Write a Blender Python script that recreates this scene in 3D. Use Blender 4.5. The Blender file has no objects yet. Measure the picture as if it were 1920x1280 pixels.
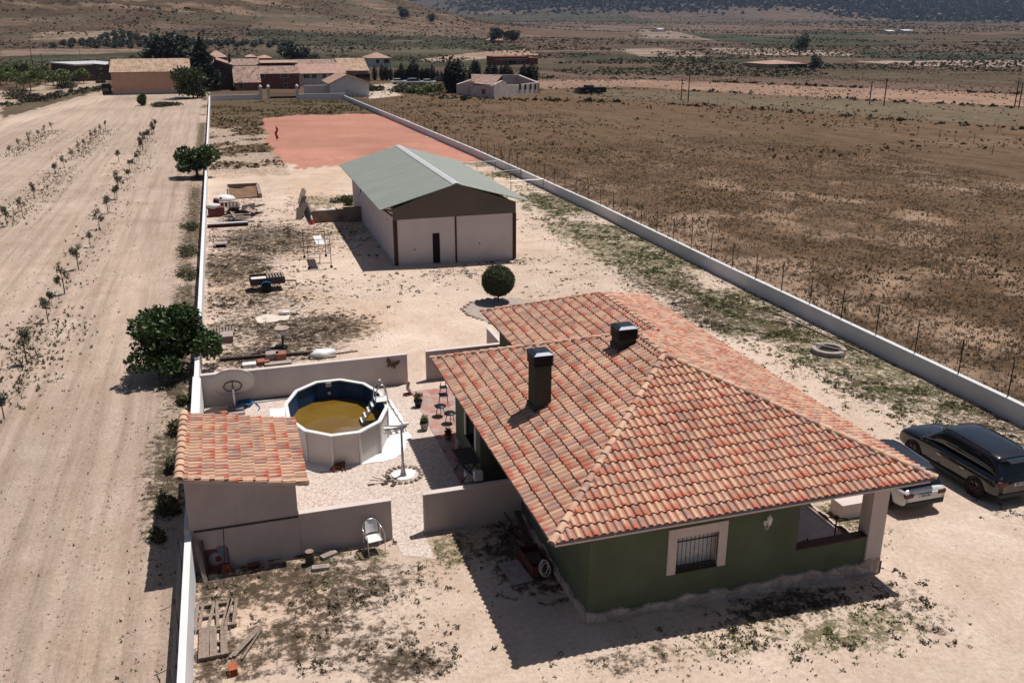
import bpy, bmesh, math, random
import numpy as np
from mathutils import Vector, Matrix
random.seed(7); rng = np.random.default_rng(7)
S = bpy.context.scene
# ------------------------------------------------------------------ camera, sky, sun
CH = 15.0; PITCH = math.radians(19.3); YAW = math.radians(17.3); FPX = 1700.0
cd = bpy.data.cameras.new('camera'); cam = bpy.data.objects.new('camera', cd)
S.collection.objects.link(cam); S.camera = cam
cd.sensor_width = 36; cd.lens = 36*FPX/1920; cd.clip_start = .5; cd.clip_end = 30000
cam.location = (0, 0, CH); cam.rotation_euler = (math.pi/2-PITCH, 0, -YAW)
SUN = Vector((.36, .165, 1)).normalized()
w = bpy.data.worlds.new('World'); S.world = w; w.use_nodes = True
nt = w.node_tree; bg = nt.nodes['Background']; sky = nt.nodes.new('ShaderNodeTexSky')
sky.sky_type = 'NISHITA'; sky.sun_disc = False
sky.sun_elevation = math.asin(SUN.z); sky.sun_rotation = math.atan2(SUN.x, SUN.y)
sky.air_density = 1.0; sky.dust_density = 1.5
nt.links.new(sky.outputs[0], bg.inputs[0]); bg.inputs[1].default_value = .05*.8
sd = bpy.data.lights.new('sun', 'SUN'); sd.energy = 4.7; sd.angle = math.radians(.5); sd.color = (1, .955, .9)
sun = bpy.data.objects.new('sun', sd); S.collection.objects.link(sun)
sun.rotation_euler = SUN.to_track_quat('Z', 'Y').to_euler(); sun.location = (20, 0, 60)
S.view_settings.view_transform = 'Standard'; S.view_settings.look = 'None'
S.view_settings.exposure = 0.22; S.view_settings.gamma = 1
S.cycles.max_bounces = 6; S.cycles.transparent_max_bounces = 12; S.cycles.volume_bounces = 0

# ------------------------------------------------------------------ camera maths for laying things out on the ground
Fw = np.array([math.sin(YAW)*math.cos(PITCH), math.cos(YAW)*math.cos(PITCH), -math.sin(PITCH)])
Rt = np.array([math.cos(YAW), -math.sin(YAW), 0.]); Up = np.cross(Rt, Fw)
def hash2(ix, iy, s):
    h = (ix.astype(np.int64)*374761393 + iy.astype(np.int64)*668265263 + s*1274126177) & 0x7fffffff
    h = ((h ^ (h >> 13))*1274126177) & 0x7fffffff
    return ((h ^ (h >> 16)) & 0xffff)/65535.
def vn(x, y, sc, s=0):
    x = np.asarray(x, float)/sc; y = np.asarray(y, float)/sc
    ix = np.floor(x); iy = np.floor(y); fx = x-ix; fy = y-iy
    fx = fx*fx*(3-2*fx); fy = fy*fy*(3-2*fy)
    a = hash2(ix, iy, s); b = hash2(ix+1, iy, s); c = hash2(ix, iy+1, s); d = hash2(ix+1, iy+1, s)
    return (a*(1-fx)+b*fx)*(1-fy)+(c*(1-fx)+d*fx)*fy
def fbm(x, y, sc, s=0, o=4):
    t = 0; a = .5
    for k in range(o): t = t+a*vn(x, y, sc/2**k, s+k*17); a *= .5
    return t/(1-.5**o)
def sstep(x, a, b):
    t = np.clip((np.asarray(x, float)-a)/(b-a), 0, 1); return t*t*(3-2*t)
def ter(x, y):
    x = np.asarray(x, float); y = np.asarray(y, float)
    z = -.025*np.clip(x-8, 0, 22)
    d = x*.297+y*.955
    z = z+.0122*np.clip(d-430, 0, 4200)+sstep(d, 230, 500)*(fbm(x, y, 160, 3)-.5)*3
    n = fbm(x, y, 260, 9, 6)
    hl = 150*np.exp(-((x+88)/172)**2/2)*np.exp(-((y-1180)/np.where(y < 1180, 190, 600))**2/2)
    hl = hl+150*np.exp(-((x+430)/230)**2/2)*np.exp(-((y-1400)/np.where(y < 1400, 260, 600))**2/2)
    ridge = 1-2*np.abs(fbm(x, y, 120, 31, 5)-.5)
    z = z+hl*(.72+.5*n)+np.clip(hl, 0, 30)*(ridge-.8)*.45
    az = np.degrees(np.arctan2(x, y))
    m = sstep(d, 2300, 5200)*(170+330*fbm(x, y, 1500, 5, 6))*sstep(az, 7, 24)
    m = m+sstep(d, 3600, 5200)*(100+60*n)*sstep(az, 3, 9)+sstep(d, 2500, 5000)*200*sstep(-az, -9, 2)
    z = z+m*(.75+.4*n)+sstep(d, 1300, 2600)*(fbm(x, y, 420, 77, 4)-.5)*30
    return z
def at(px, py, z=None, Y=None):
    d = Fw+Rt*(px-960)/FPX-Up*(py-640)/FPX
    if Y is not None:
        t = Y/d[1]; return Vector((d[0]*t, Y, CH+d[2]*t))
    if z is not None:
        t = (z-CH)/d[2]; return Vector((d[0]*t, d[1]*t, z))
    if d[2] < -.004:
        zz = 0.
        for _ in range(6):
            t = (zz-CH)/d[2]; zz = -.025*min(max(d[0]*t-8, 0), 22)
        if d[0]*t*.297+d[1]*t*.955 < 229: return Vector((d[0]*t, d[1]*t, zz))
    ts = 150*1.004**np.arange(1150)
    for _ in range(3):
        h = CH+d[2]*ts-ter(d[0]*ts, d[1]*ts); k = int(np.argmax(h < 0)) if (h < 0).any() else len(ts)-1
        ts = np.linspace(ts[max(k-1, 0)], ts[k], 30)
    t = ts[-1]
    return Vector((d[0]*t, d[1]*t, CH+d[2]*t))
def gz(x, y): return float(ter(x, y))
def inpoly(x, y, P):
    r = np.zeros(np.shape(x), bool); n = len(P)
    for i in range(n):
        x0, y0 = P[i][0], P[i][1]; x1, y1 = P[(i+1) % n][0], P[(i+1) % n][1]
        if y0 == y1: continue
        c = ((y0 > y) != (y1 > y)) & (x < (x1-x0)*(y-y0)/(y1-y0)+x0)
        r ^= c
    return r

# ------------------------------------------------------------------ objects
def tag(o, label=None, cat=None, group=None, kind=None):
    if label: o['label'] = label
    if cat: o['category'] = cat
    if group: o['group'] = group
    if kind: o['kind'] = kind
    return o
def thing(name, label, cat, loc=(0, 0, 0), rz=0, group=None):
    o = bpy.data.objects.new(name, None); S.collection.objects.link(o)
    o.location = loc; o.rotation_euler = (0, 0, rz); o.empty_display_size = .2
    return tag(o, label, cat, group)
def copy_tree(o, parent=None):
    c = o.copy(); S.collection.objects.link(c); c.parent = parent
    for ch in list(o.children): copy_tree(ch, c)
    return c
class MB:
    def __init__(s): s.v = []; s.f = []; s.sm = []
    def add(s, vs, fs, smooth=False):
        n = len(s.v); s.v += [tuple(map(float, p)) for p in vs]; s.f += [tuple(n+i for i in f) for f in fs]; s.sm += [smooth]*len(fs); return s
    def box(s, x0, y0, z0, x1, y1, z1, M=None):
        vs = [(x, y, z) for z in (z0, z1) for x, y in ((x0, y0), (x1, y0), (x1, y1), (x0, y1))]
        if M is not None: vs = [M @ Vector(p) for p in vs]
        return s.add(vs, [(3, 2, 1, 0), (4, 5, 6, 7), (0, 1, 5, 4), (1, 2, 6, 5), (2, 3, 7, 6), (3, 0, 4, 7)])
    def beam(s, a, b, w, h=None, up=(0, 0, 1)):
        a = Vector(a); b = Vector(b); h = h or w; d = (b-a).normalized(); u = Vector(up)
        if abs(d.dot(u)) > .95: u = Vector((1, 0, 0))
        r = d.cross(u).normalized(); u = r.cross(d)
        vs = [p+r*i*w/2+u*j*h/2 for p in (a, b) for i, j in ((-1, -1), (1, -1), (1, 1), (-1, 1))]
        return s.add(vs, [(3, 2, 1, 0), (4, 5, 6, 7), (0, 1, 5, 4), (1, 2, 6, 5), (2, 3, 7, 6), (3, 0, 4, 7)])
    def tube(s, pts, r, n=8, r1=None, cap=True):
        pts = [Vector(p) for p in pts]; m = len(pts); base = len(s.v); vs = []
        ref = None
        for i, p in enumerate(pts):
            d = (pts[min(i+1, m-1)]-pts[max(i-1, 0)]).normalized()
            if ref is None: ref = Vector((0, 0, 1)) if abs(d.z) < .9 else Vector((1, 0, 0))
            a = d.cross(ref).normalized(); b = a.cross(d); ref = b
            rr = r if r1 is None else r+(r1-r)*i/(m-1)
            for k in range(n):
                t = 2*math.pi*k/n; vs.append(p+a*math.cos(t)*rr+b*math.sin(t)*rr)
        fs = [(i*n+k, i*n+(k+1) % n, (i+1)*n+(k+1) % n, (i+1)*n+k) for i in range(m-1) for k in range(n)]
        s.add(vs, fs, True)
        if cap: s.add(vs[:n], [tuple(reversed(range(n)))]); s.add(vs[-n:], [tuple(range(n))])
        return s
    def lathe(s, prof, c=(0, 0, 0), n=16, M=None):
        vs = [Vector((c[0]+r*math.cos(2*math.pi*k/n), c[1]+r*math.sin(2*math.pi*k/n), c[2]+z)) for r, z in prof for k in range(n)]
        if M is not None: vs = [M @ p for p in vs]
        m = len(prof)
        return s.add(vs, [(i*n+k, i*n+(k+1) % n, (i+1)*n+(k+1) % n, (i+1)*n+k) for i in range(m-1) for k in range(n)], True)
    def prism(s, poly, z0, z1):
        n = len(poly)
        a = sum(poly[i][0]*poly[(i+1) % n][1]-poly[(i+1) % n][0]*poly[i][1] for i in range(n))
        if a < 0: poly = poly[::-1]
        vs = [(p[0], p[1], z0) for p in poly]+[(p[0], p[1], z1) for p in poly]
        return s.add(vs, [tuple(reversed(range(n))), tuple(range(n, 2*n))]+[(i, (i+1) % n, n+(i+1) % n, n+i) for i in range(n)])
    def blob(s, c, r, seed=0, j=.15, n=2):
        bm = bmesh.new(); bmesh.ops.create_icosphere(bm, subdivisions=n, radius=1)
        R = random.Random(seed); r = r if hasattr(r, '__len__') else (r, r, r)
        vs = []
        for v in bm.verts:
            k = 1+R.uniform(-j, j); vs.append((c[0]+v.co.x*r[0]*k, c[1]+v.co.y*r[1]*k, c[2]+v.co.z*r[2]*k))
        fs = [tuple(v.index for v in f.verts) for f in bm.faces]; bm.free()
        return s.add(vs, fs, True)
    def build(s, name, mat, parent=None, bevel=0):
        me = bpy.data.meshes.new(name); me.from_pydata(s.v, [], s.f)
        me.polygons.foreach_set('use_smooth', s.sm); me.materials.append(mat); me.update()
        o = bpy.data.objects.new(name, me); S.collection.objects.link(o)
        if parent: o.parent = parent
        if bevel:
            m = o.modifiers.new('bevel', 'BEVEL'); m.width = bevel; m.segments = 2; m.limit_method = 'ANGLE'
        return o
def npmesh(name, V, Fq, mat, parent=None, smooth=False):
    V = np.asarray(V, np.float32); Fq = np.asarray(Fq, np.int32); k = Fq.shape[1]
    me = bpy.data.meshes.new(name); me.vertices.add(len(V)); me.vertices.foreach_set('co', V.ravel())
    me.loops.add(Fq.size); me.loops.foreach_set('vertex_index', Fq.ravel())
    me.polygons.add(len(Fq)); me.polygons.foreach_set('loop_start', np.arange(0, Fq.size, k, dtype=np.int32))
    me.polygons.foreach_set('use_smooth', np.full(len(Fq), smooth))
    me.update(calc_edges=True); me.materials.append(mat)
    o = bpy.data.objects.new(name, me); S.collection.objects.link(o)
    if parent: o.parent = parent
    return o

# ------------------------------------------------------------------ materials
class NT:
    def __init__(s, name, rough=.8, metal=0, spec=.3):
        s.m = bpy.data.materials.new(name); s.m.use_nodes = True; s.t = s.m.node_tree
        s.b = s.t.nodes['Principled BSDF']; s.b.inputs['Roughness'].default_value = rough
        s.b.inputs['Metallic'].default_value = metal; s.b.inputs['Specular IOR Level'].default_value = spec
    def n(s, typ, **k):
        x = s.t.nodes.new(typ)
        for a, b in k.items(): setattr(x, a, b)
        return x
    def lk(s, a, b): s.t.links.new(a, b)
    def pos(s, obj=False):
        if obj: return s.n('ShaderNodeTexCoord').outputs['Object']
        return s.n('ShaderNodeNewGeometry').outputs['Position']
    def scaled(s, v, sc):
        x = s.n('ShaderNodeVectorMath', operation='MULTIPLY'); s.lk(v, x.inputs[0]); x.inputs[1].default_value = sc; return x.outputs[0]
    def noise(s, v, sc, det=4, rough=.55, out='Fac', dist=0):
        x = s.n('ShaderNodeTexNoise'); s.lk(v, x.inputs['Vector']); x.inputs['Scale'].default_value = sc
        x.inputs['Detail'].default_value = det; x.inputs['Roughness'].default_value = rough; x.inputs['Distortion'].default_value = dist
        return x.outputs[out]
    def vor(s, v, sc, out='Distance', feat='F1', rnd=1):
        x = s.n('ShaderNodeTexVoronoi', feature=feat); s.lk(v, x.inputs['Vector']); x.inputs['Scale'].default_value = sc
        x.inputs['Randomness'].default_value = rnd
        return x.outputs[out]
    def math(s, op, a, b=None, c=None, clamp=False):
        x = s.n('ShaderNodeMath', operation=op); x.use_clamp = clamp
        for i, v in enumerate((a, b, c)):
            if v is None: continue
            if isinstance(v, (int, float)): x.inputs[i].default_value = v
            else: s.lk(v, x.inputs[i])
        return x.outputs[0]
    def mr(s, v, a, b, c=0, d=1):
        x = s.n('ShaderNodeMapRange'); s.lk(v, x.inputs[0])
        for i, q in enumerate((a, b, c, d)): x.inputs[i+1].default_value = q
        return x.outputs[0]
    def mix(s, f, a, b, typ='MIX'):
        x = s.n('ShaderNodeMix', data_type='RGBA', blend_type=typ); x.clamp_factor = True
        for i, v in ((0, f), (6, a), (7, b)):
            if isinstance(v, (int, float)): x.inputs[i].default_value = v
            elif isinstance(v, tuple): x.inputs[i].default_value = (*v, 1) if len(v) == 3 else v
            else: s.lk(v, x.inputs[i])
        return x.outputs[2]
    def bump(s, h, st=.5, dist=.02):
        x = s.n('ShaderNodeBump'); s.lk(h, x.inputs['Height']); x.inputs['Strength'].default_value = st
        x.inputs['Distance'].default_value = dist; s.lk(x.outputs[0], s.b.inputs['Normal'])
    def col(s, c):
        if isinstance(c, tuple): s.b.inputs['Base Color'].default_value = (*c, 1)
        else: s.lk(c, s.b.inputs['Base Color'])
def simple(name, c, rough=.7, metal=0, var=.15, sc=6, bump=0, spec=.3, c2=None, obj=False, bd=.01):
    n = NT(name, rough, metal, spec); p = n.pos(obj)
    f = n.mr(n.noise(p, sc, 6, .65), .3, .7)
    c2 = c2 or tuple(x*(1-var) for x in c); c1 = tuple(min(1, x*(1+var*.5)) for x in c)
    n.col(n.mix(f, c2, c1))
    if bump: n.bump(n.noise(p, sc*6, 5, .7), bump, bd)
    return n.m
def plaster(name, c, stain=.12, grime=(.3, .26, .22)):
    n = NT(name, .9, 0, .15); p = n.pos()
    big = n.mr(n.noise(p, .9, 5, .6), .35, .65)
    a = n.mix(big, tuple(x*(1-stain) for x in c), c)
    streak = n.mr(n.noise(n.scaled(p, (3, 3, .35)), 1.6, 5, .7), .52, .8, 0, .35)
    a = n.mix(streak, a, tuple(x*g*1.6 for x, g in zip(c, grime)))
    n.col(a); n.bump(n.noise(p, 55, 4, .7), .25, .006); return n.m
M = {}
M['white'] = plaster('white_wall_paint', (.66, .655, .66), .08, (.5, .48, .45))
M['pinkwall'] = plaster('pink_plaster', (.46, .39, .37), .13, (.45, .42, .4))
M['trim'] = plaster('trim_plaster', (.58, .495, .465), .08)
M['green'] = plaster('green_plaster', (.108, .128, .082), .2, (.45, .5, .4))
M['hangwall'] = plaster('hangar_plaster', (.52, .44, .43), .06, (.5, .48, .45))
M['salmon'] = plaster('salmon_plaster', (.50, .315, .24), .12)
M['chim'] = plaster('chimney_plaster', (.060, .060, .048), .2)
M['vwhite'] = plaster('village_white', (.64, .59, .58), .15, (.35, .3, .28))
M['vred'] = plaster('red_render', (.24, .07, .055), .15)
M['oldwall'] = plaster('old_whitewash', (.60, .51, .49), .25, (.3, .25, .22))
M['steel'] = simple('galvanised_steel', (.42, .42, .43), .35, .8, .15)
M['alu'] = simple('aluminium', (.6, .6, .6), .3, .9, .1)
M['black'] = simple('black_metal', (.012, .013, .016), .4, .2, .3)
M['capblue'] = simple('dark_blue_cap', (.022, .028, .042), .35, .3, .3)
M['maroon'] = simple('maroon_steel', (.05, .012, .014), .5, .1, .3)
M['dark'] = simple('dark_opening', (.012, .010, .010), .9)
M['rubber'] = simple('rubber', (.018, .018, .018), .85)
M['concrete'] = simple('concrete', (.34, .29, .26), .9, 0, .3, 3, .4)
M['block'] = simple('concrete_blocks', (.27, .20, .17), .95, 0, .3, 4, .5)
M['wood'] = simple('weathered_wood', (.25, .19, .155), .85, 0, .45, 9, .4)
M['darkwood'] = simple('dark_old_wood', (.075, .055, .048), .9, 0, .5, 7, .4)
M['brick'] = simple('orange_brick', (.36, .10, .045), .85, 0, .35, 9, .3)
M['redbox'] = simple('faded_red_plastic', (.13, .035, .032), .6, 0, .4, 3)
M['pwhite'] = simple('white_plastic', (.66, .65, .64), .45, 0, .08, 3)
M['poolwall'] = simple('pool_panel', (.56, .515, .49), .45, 0, .12, 1.5)
M['liner'] = simple('blue_liner', (.008, .05, .14), .4, 0, .35, 2.2)
M['sheet'] = simple('white_groundsheet', (.74, .73, .72), .6, 0, .1, 5, .6, bd=.05)
M['bluehose'] = simple('blue_hose', (.015, .10, .27), .4)
M['bark'] = simple('bark', (.12, .09, .07), .95, 0, .4, 8, .6)
M['terracotta'] = simple('terracotta', (.30, .12, .08), .8, 0, .3, 9)
M['stone'] = simple('pinkish_stone', (.42, .33, .28), .95, 0, .35, 3, .6)
M['statue'] = simple('pinkish_statue', (.38, .27, .22), .9, 0, .4, 14, .5)
M['rock'] = simple('rock', (.42, .34, .28), .95, 0, .4, 5, .8)
M['carblack'] = simple('black_car_paint', (.006, .007, .010), .18, .2, .2, 2, 0, .6)
M['carblack'].node_tree.nodes['Principled BSDF'].inputs['Coat Weight'].default_value = .6
M['carwhite'] = simple('white_car_paint', (.60, .60, .59), .25, 0, .05, 2, 0, .5)
M['glass'] = simple('dark_glass', (.008, .010, .014), .08, 0, .1, 2, 0, .7)
M['taill'] = simple('tail_light', (.09, .018, .015), .25, 0, .1, 4)
M['plate'] = simple('number_plate', (.55, .55, .55), .4)
M['frost'] = simple('window_pane', (.50, .50, .54), .3, 0, .1, 4)
M['flag'] = simple('red_cloth', (.55, .03, .03), .8)
M['fur'] = simple('reddish_fur', (.10, .035, .02), .9, 0, .5, 25, .5)
M['bag'] = simple('white_woven_bag', (.62, .58, .55), .8, 0, .2, 9, .5)
M['roadgrey'] = simple('pale_asphalt', (.34, .32, .32), .95)

def roofing(name='clay_roof_tiles', t0=.58, amt=1.):
    n = NT(name, .75, 0, .25)
    uv = n.n('ShaderNodeUVMap').outputs[0]; fl = n.n('ShaderNodeVectorMath', operation='FLOOR'); n.lk(uv, fl.inputs[0])
    fr = n.n('ShaderNodeVectorMath', operation='FRACTION'); n.lk(uv, fr.inputs[0])
    sx = n.n('ShaderNodeSeparateXYZ'); n.lk(fr.outputs[0], sx.inputs[0])
    def rnd(off):
        a = n.n('ShaderNodeVectorMath', operation='ADD'); n.lk(fl.outputs[0], a.inputs[0]); a.inputs[1].default_value = (off, off*1.7, 0)
        wn = n.n('ShaderNodeTexWhiteNoise', noise_dimensions='2D'); n.lk(a.outputs[0], wn.inputs['Vector']); return wn.outputs['Value']
    r1, r2, r3 = rnd(3.3), rnd(51.1), rnd(97.7)
    p = n.pos()
    cr = n.n('ShaderNodeValToRGB'); n.lk(r1, cr.inputs[0]); e = cr.color_ramp.elements
    e[0].position = 0; e[0].color = (.62, .41, .285, 1); e[1].position = 1; e[1].color = (.44, .23, .165, 1)
    for q, c in ((.3, (.58, .36, .245, 1)), (.5, (.52, .34, .25, 1)), (.7, (.60, .37, .255, 1)), (.88, (.40, .26, .21, 1))):
        x = cr.color_ramp.elements.new(q); x.color = c
    wob = n.mr(n.noise(p, 9, 3), .3, .7, -.18, .18)
    vv = n.math('ADD', sx.outputs['Y'], wob)
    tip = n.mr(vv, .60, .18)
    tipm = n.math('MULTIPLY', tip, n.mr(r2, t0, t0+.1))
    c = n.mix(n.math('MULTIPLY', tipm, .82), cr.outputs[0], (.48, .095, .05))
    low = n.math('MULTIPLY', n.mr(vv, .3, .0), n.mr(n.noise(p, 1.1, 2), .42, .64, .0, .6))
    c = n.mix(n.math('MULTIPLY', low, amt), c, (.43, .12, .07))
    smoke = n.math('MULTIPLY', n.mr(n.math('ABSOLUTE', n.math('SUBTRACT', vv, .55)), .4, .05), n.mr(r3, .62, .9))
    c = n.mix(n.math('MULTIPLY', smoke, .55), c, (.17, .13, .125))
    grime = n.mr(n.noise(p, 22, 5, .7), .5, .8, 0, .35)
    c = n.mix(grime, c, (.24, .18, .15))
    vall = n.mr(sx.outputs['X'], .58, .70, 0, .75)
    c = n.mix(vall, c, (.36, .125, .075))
    c = n.mix(n.mr(n.noise(p, .7, 6, .65), .46, .68, 0, .55), c, n.mix(1., c, (.68, .66, .62), 'MULTIPLY')); c = n.mix(n.mr(n.noise(p, 3.4, 6, .75), .58, .72, 0, .6), c, (.20, .165, .12))
    n.col(c); n.bump(n.noise(p, 70, 3, .7), .2, .004); return n.m
M['tiles'] = roofing(); M['caps'] = roofing('clay_ridge_tiles', .9, .3)
def oldroof(name, c1, c2, c3):
    n = NT(name, .9, 0, .2); p = n.pos()
    col_ = n.noise(n.scaled(p, (4.6, .6, .6)), 1, 2, .6)
    a = n.mix(n.mr(col_, .42, .58), c1, c2); a = n.mix(n.mr(n.noise(n.scaled(p, (1, .5, .5)), 1.1, 7, .8), .46, .6), a, c3); a = n.mix(n.mr(n.noise(n.scaled(p, (3.1, .8, .8)), 1, 3, .6), .56, .64, 0, .7), a, tuple(min(1, x*1.25) for x in c2))
    wv = n.n('ShaderNodeTexWave', wave_type='BANDS', bands_direction='X'); n.lk(p, wv.inputs[0]); wv.inputs['Scale'].default_value = 1.4; wv.inputs['Distortion'].default_value = 0
    a = n.mix(n.mr(wv.outputs['Fac'], .3, 0, 0, .45), a, tuple(x*.5 for x in c3))
    n.col(a); n.bump(wv.outputs['Fac'], .5, .06); return n.m
M['roof_yellow'] = oldroof('village_tiles_yellow', (.38, .26, .18), (.47, .34, .24), (.22, .14, .10))
M['roof_pink'] = oldroof('village_tiles_pink', (.27, .165, .135), (.36, .25, .205), (.15, .10, .085))
M['roof_new'] = oldroof('village_tiles_new', (.38, .235, .19), (.43, .28, .225), (.30, .18, .145))
def brickwall(name, c1, c2, mort, sc=5):
    n = NT(name, .95, 0, .15); p = n.pos()
    s_ = n.n('ShaderNodeSeparateXYZ'); n.lk(p, s_.inputs[0]); cb = n.n('ShaderNodeCombineXYZ')
    n.lk(n.math('ADD', s_.outputs[0], s_.outputs[1]), cb.inputs[0]); n.lk(s_.outputs[2], cb.inputs[1])
    b = n.n('ShaderNodeTexBrick'); n.lk(cb.outputs[0], b.inputs['Vector']); b.inputs['Scale'].default_value = 1
    b.inputs['Brick Width'].default_value = .42; b.inputs['Row Height'].default_value = .21; b.inputs['Mortar Size'].default_value = .012
    b.inputs['Color1'].default_value = (*c1, 1); b.inputs['Color2'].default_value = (*c2, 1); b.inputs['Mortar'].default_value = (*mort, 1)
    c = n.mix(n.mr(n.noise(p, 1.3, 6, .7), .45, .75), b.outputs[0], tuple(x*.6 for x in c2)); n.col(c); n.bump(b.outputs['Fac'], -.3, .01); return n.m
M['blocks'] = brickwall('grey_blockwork', (.29, .215, .18), (.23, .17, .145), (.20, .15, .13))
M['hangblocks'] = plaster('painted_blockwork', (.60, .53, .525), .09, (.58, .55, .54))
M['vbrick'] = brickwall('old_village_brick', (.22, .085, .06), (.17, .075, .06), (.2, .14, .11))
M['vmud'] = simple('old_mud_wall', (.24, .13, .10), .95, 0, .45, 1.2, .4)
M['darkbarn'] = simple('dark_barn_wall', (.075, .052, .047), .95, 0, .3, .7)
def metal_roof(name, c, freq, axis='Y', c2=None):
    n = NT(name, .55, .1, .4); p = n.pos()
    wv = n.n('ShaderNodeTexWave', wave_type='BANDS', bands_direction=axis); n.lk(p, wv.inputs[0]); wv.inputs['Scale'].default_value = freq; wv.inputs['Distortion'].default_value = 0
    a = n.mix(n.mr(n.noise(n.scaled(p, (.25, 2.2, .25)), 1, 5, .7), .35, .7), tuple(x*.78 for x in c), c)
    a = n.mix(n.mr(n.noise(p, 1.6, 6, .7), .55, .8, 0, .3), a, c2 or (.16, .17, .13))
    n.col(a); n.bump(wv.outputs['Fac'], .35, .02); return n.m
M['hroof'] = metal_roof('green_sheet_roof', (.265, .285, .25), 6)
M['gable'] = metal_roof('grey_ribbed_cladding', (.12, .10, .09), 7, 'X', (.09, .08, .07))
M['wroof'] = metal_roof('pale_sheet_roof', (.55, .55, .55), 2, 'X', (.4, .4, .4))
def leaf(name, c1, c2, rough=.55, tr=.15):
    n = NT(name, rough, 0, .35); r = n.n('ShaderNodeNewGeometry')
    a = n.mix(r.outputs['Random Per Island'], c1, c2); n.col(a)
    n.b.inputs['Subsurface Weight'].default_value = 0
    t = n.n('ShaderNodeBsdfTranslucent'); n.lk(a, t.inputs[0]); ms = n.n('ShaderNodeMixShader'); ms.inputs[0].default_value = tr
    n.lk(n.b.outputs[0], ms.inputs[1]); n.lk(t.outputs[0], ms.inputs[2]); n.lk(ms.outputs[0], n.t.nodes['Material Output'].inputs[0]); return n.m
M['figleaf'] = leaf('fig_leaves', (.022, .042, .010), (.065, .105, .028), .45)
M['olive'] = leaf('olive_leaves', (.11, .115, .075), (.20, .19, .13), .8)
M['oliveD'] = leaf('dark_olive_leaves', (.040, .050, .036), (.075, .085, .06), .7); M['oliveM'] = leaf('sapling_leaves', (.07, .08, .05), (.14, .145, .09), .8)
M['boxleaf'] = leaf('clipped_leaves', (.028, .040, .012), (.075, .09, .030))
M['cypress'] = leaf('cypress_leaves', (.008, .013, .007), (.022, .030, .014))
M['pine'] = leaf('pine_needles', (.030, .045, .014), (.075, .09, .030))
M['almond'] = leaf('almond_leaves', (.045, .065, .018), (.13, .16, .04))
M['scrub'] = leaf('scrub_leaves', (.045, .048, .025), (.10, .09, .05), .9, .05)
M['weedbush'] = leaf('weed_leaves', (.06, .065, .03), (.13, .12, .06), .9)
M['straw'] = leaf('dry_grass_blades', (.14, .095, .060), (.26, .18, .115), .9, .3)
M['dryweed'] = leaf('dry_weed_blades', (.10, .075, .05), (.20, .15, .105), .9, .25)
M['grassb'] = leaf('green_grass_blades', (.08, .10, .03), (.17, .18, .07), .9, .3)
M['fclump'] = leaf('field_clumps', (.09, .07, .035), (.17, .125, .07), .95, .1)
M['clump'] = leaf('dead_weed_clumps', (.055, .042, .026), (.13, .098, .065), .95, .1)
M['flower'] = leaf('flower_leaves', (.08, .02, .02), (.10, .12, .04))
def stonework():
    n = NT('rubble_stone', .95, 0, .15); p = n.pos()
    d = n.vor(p, 3.2, 'Distance', 'DISTANCE_TO_EDGE'); cc = n.vor(p, 3.2, 'Color')
    a = n.mix(n.n('ShaderNodeSeparateColor').outputs[0], (.3, .23, .2), (.42, .33, .28))
    sp = n.n('ShaderNodeSeparateColor'); n.lk(cc, sp.inputs[0]); a = n.mix(sp.outputs[0], (.36, .28, .24), (.56, .46, .40))
    a = n.mix(n.mr(d, .0, .05, 1, 0), a, (.44, .37, .33)); n.col(a); n.bump(n.mr(d, 0, .12), .8, .03); return n.m
M['plinth'] = stonework()
def patio():
    n = NT('stamped_patio', .8, 0, .3); p = n.pos()
    wob = n.noise(p, 2.2, 2, .5, 'Color'); ad = n.n('ShaderNodeVectorMath', operation='ADD'); n.lk(p, ad.inputs[0]); n.lk(n.scaled(wob, (.5, .5, 0)), ad.inputs[1])
    d = n.vor(ad.outputs[0], 3.6, 'Distance', 'DISTANCE_TO_EDGE'); cc = n.vor(ad.outputs[0], 3.6, 'Color')
    sp = n.n('ShaderNodeSeparateColor'); n.lk(cc, sp.inputs[0])
    cr = n.n('ShaderNodeValToRGB'); n.lk(sp.outputs[0], cr.inputs[0]); e = cr.color_ramp.elements
    e[0].color = (.30, .085, .07, 1); e[1].color = (.24, .21, .20, 1); x = e.new(.5); x.color = (.36, .19, .16, 1); x = e.new(.75); x.color = (.40, .27, .23, 1)
    a = n.mix(n.mr(n.noise(p, 9, 5, .7), .4, .75, 0, .5), cr.outputs[0], (.36, .26, .23))
    n.col(n.mix(n.mr(d, 0, .05, .9, 0), a, (.40, .32, .28))); n.bump(n.mr(d, 0, .05), .3, .01); return n.m
M['patio'] = patio()
def gravel():
    n = NT('white_gravel', .95, 0, .15); p = n.pos(); cc = n.vor(p, 24, 'Color'); d = n.vor(p, 24)
    sp = n.n('ShaderNodeSeparateColor'); n.lk(cc, sp.inputs[0])
    cr = n.n('ShaderNodeValToRGB'); n.lk(sp.outputs[0], cr.inputs[0]); e = cr.color_ramp.elements
    e[0].color = (.33, .235, .19, 1); e[1].color = (.66, .58, .52, 1); x = e.new(.4); x.color = (.50, .405, .35, 1)
    a = n.mix(n.mr(n.noise(p, .8, 5), .4, .7, 0, .35), cr.outputs[0], (.52, .42, .36))
    n.col(a); n.bump(n.math('SUBTRACT', 1, d), .6, .03); return n.m
M['gravel'] = gravel()
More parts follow.
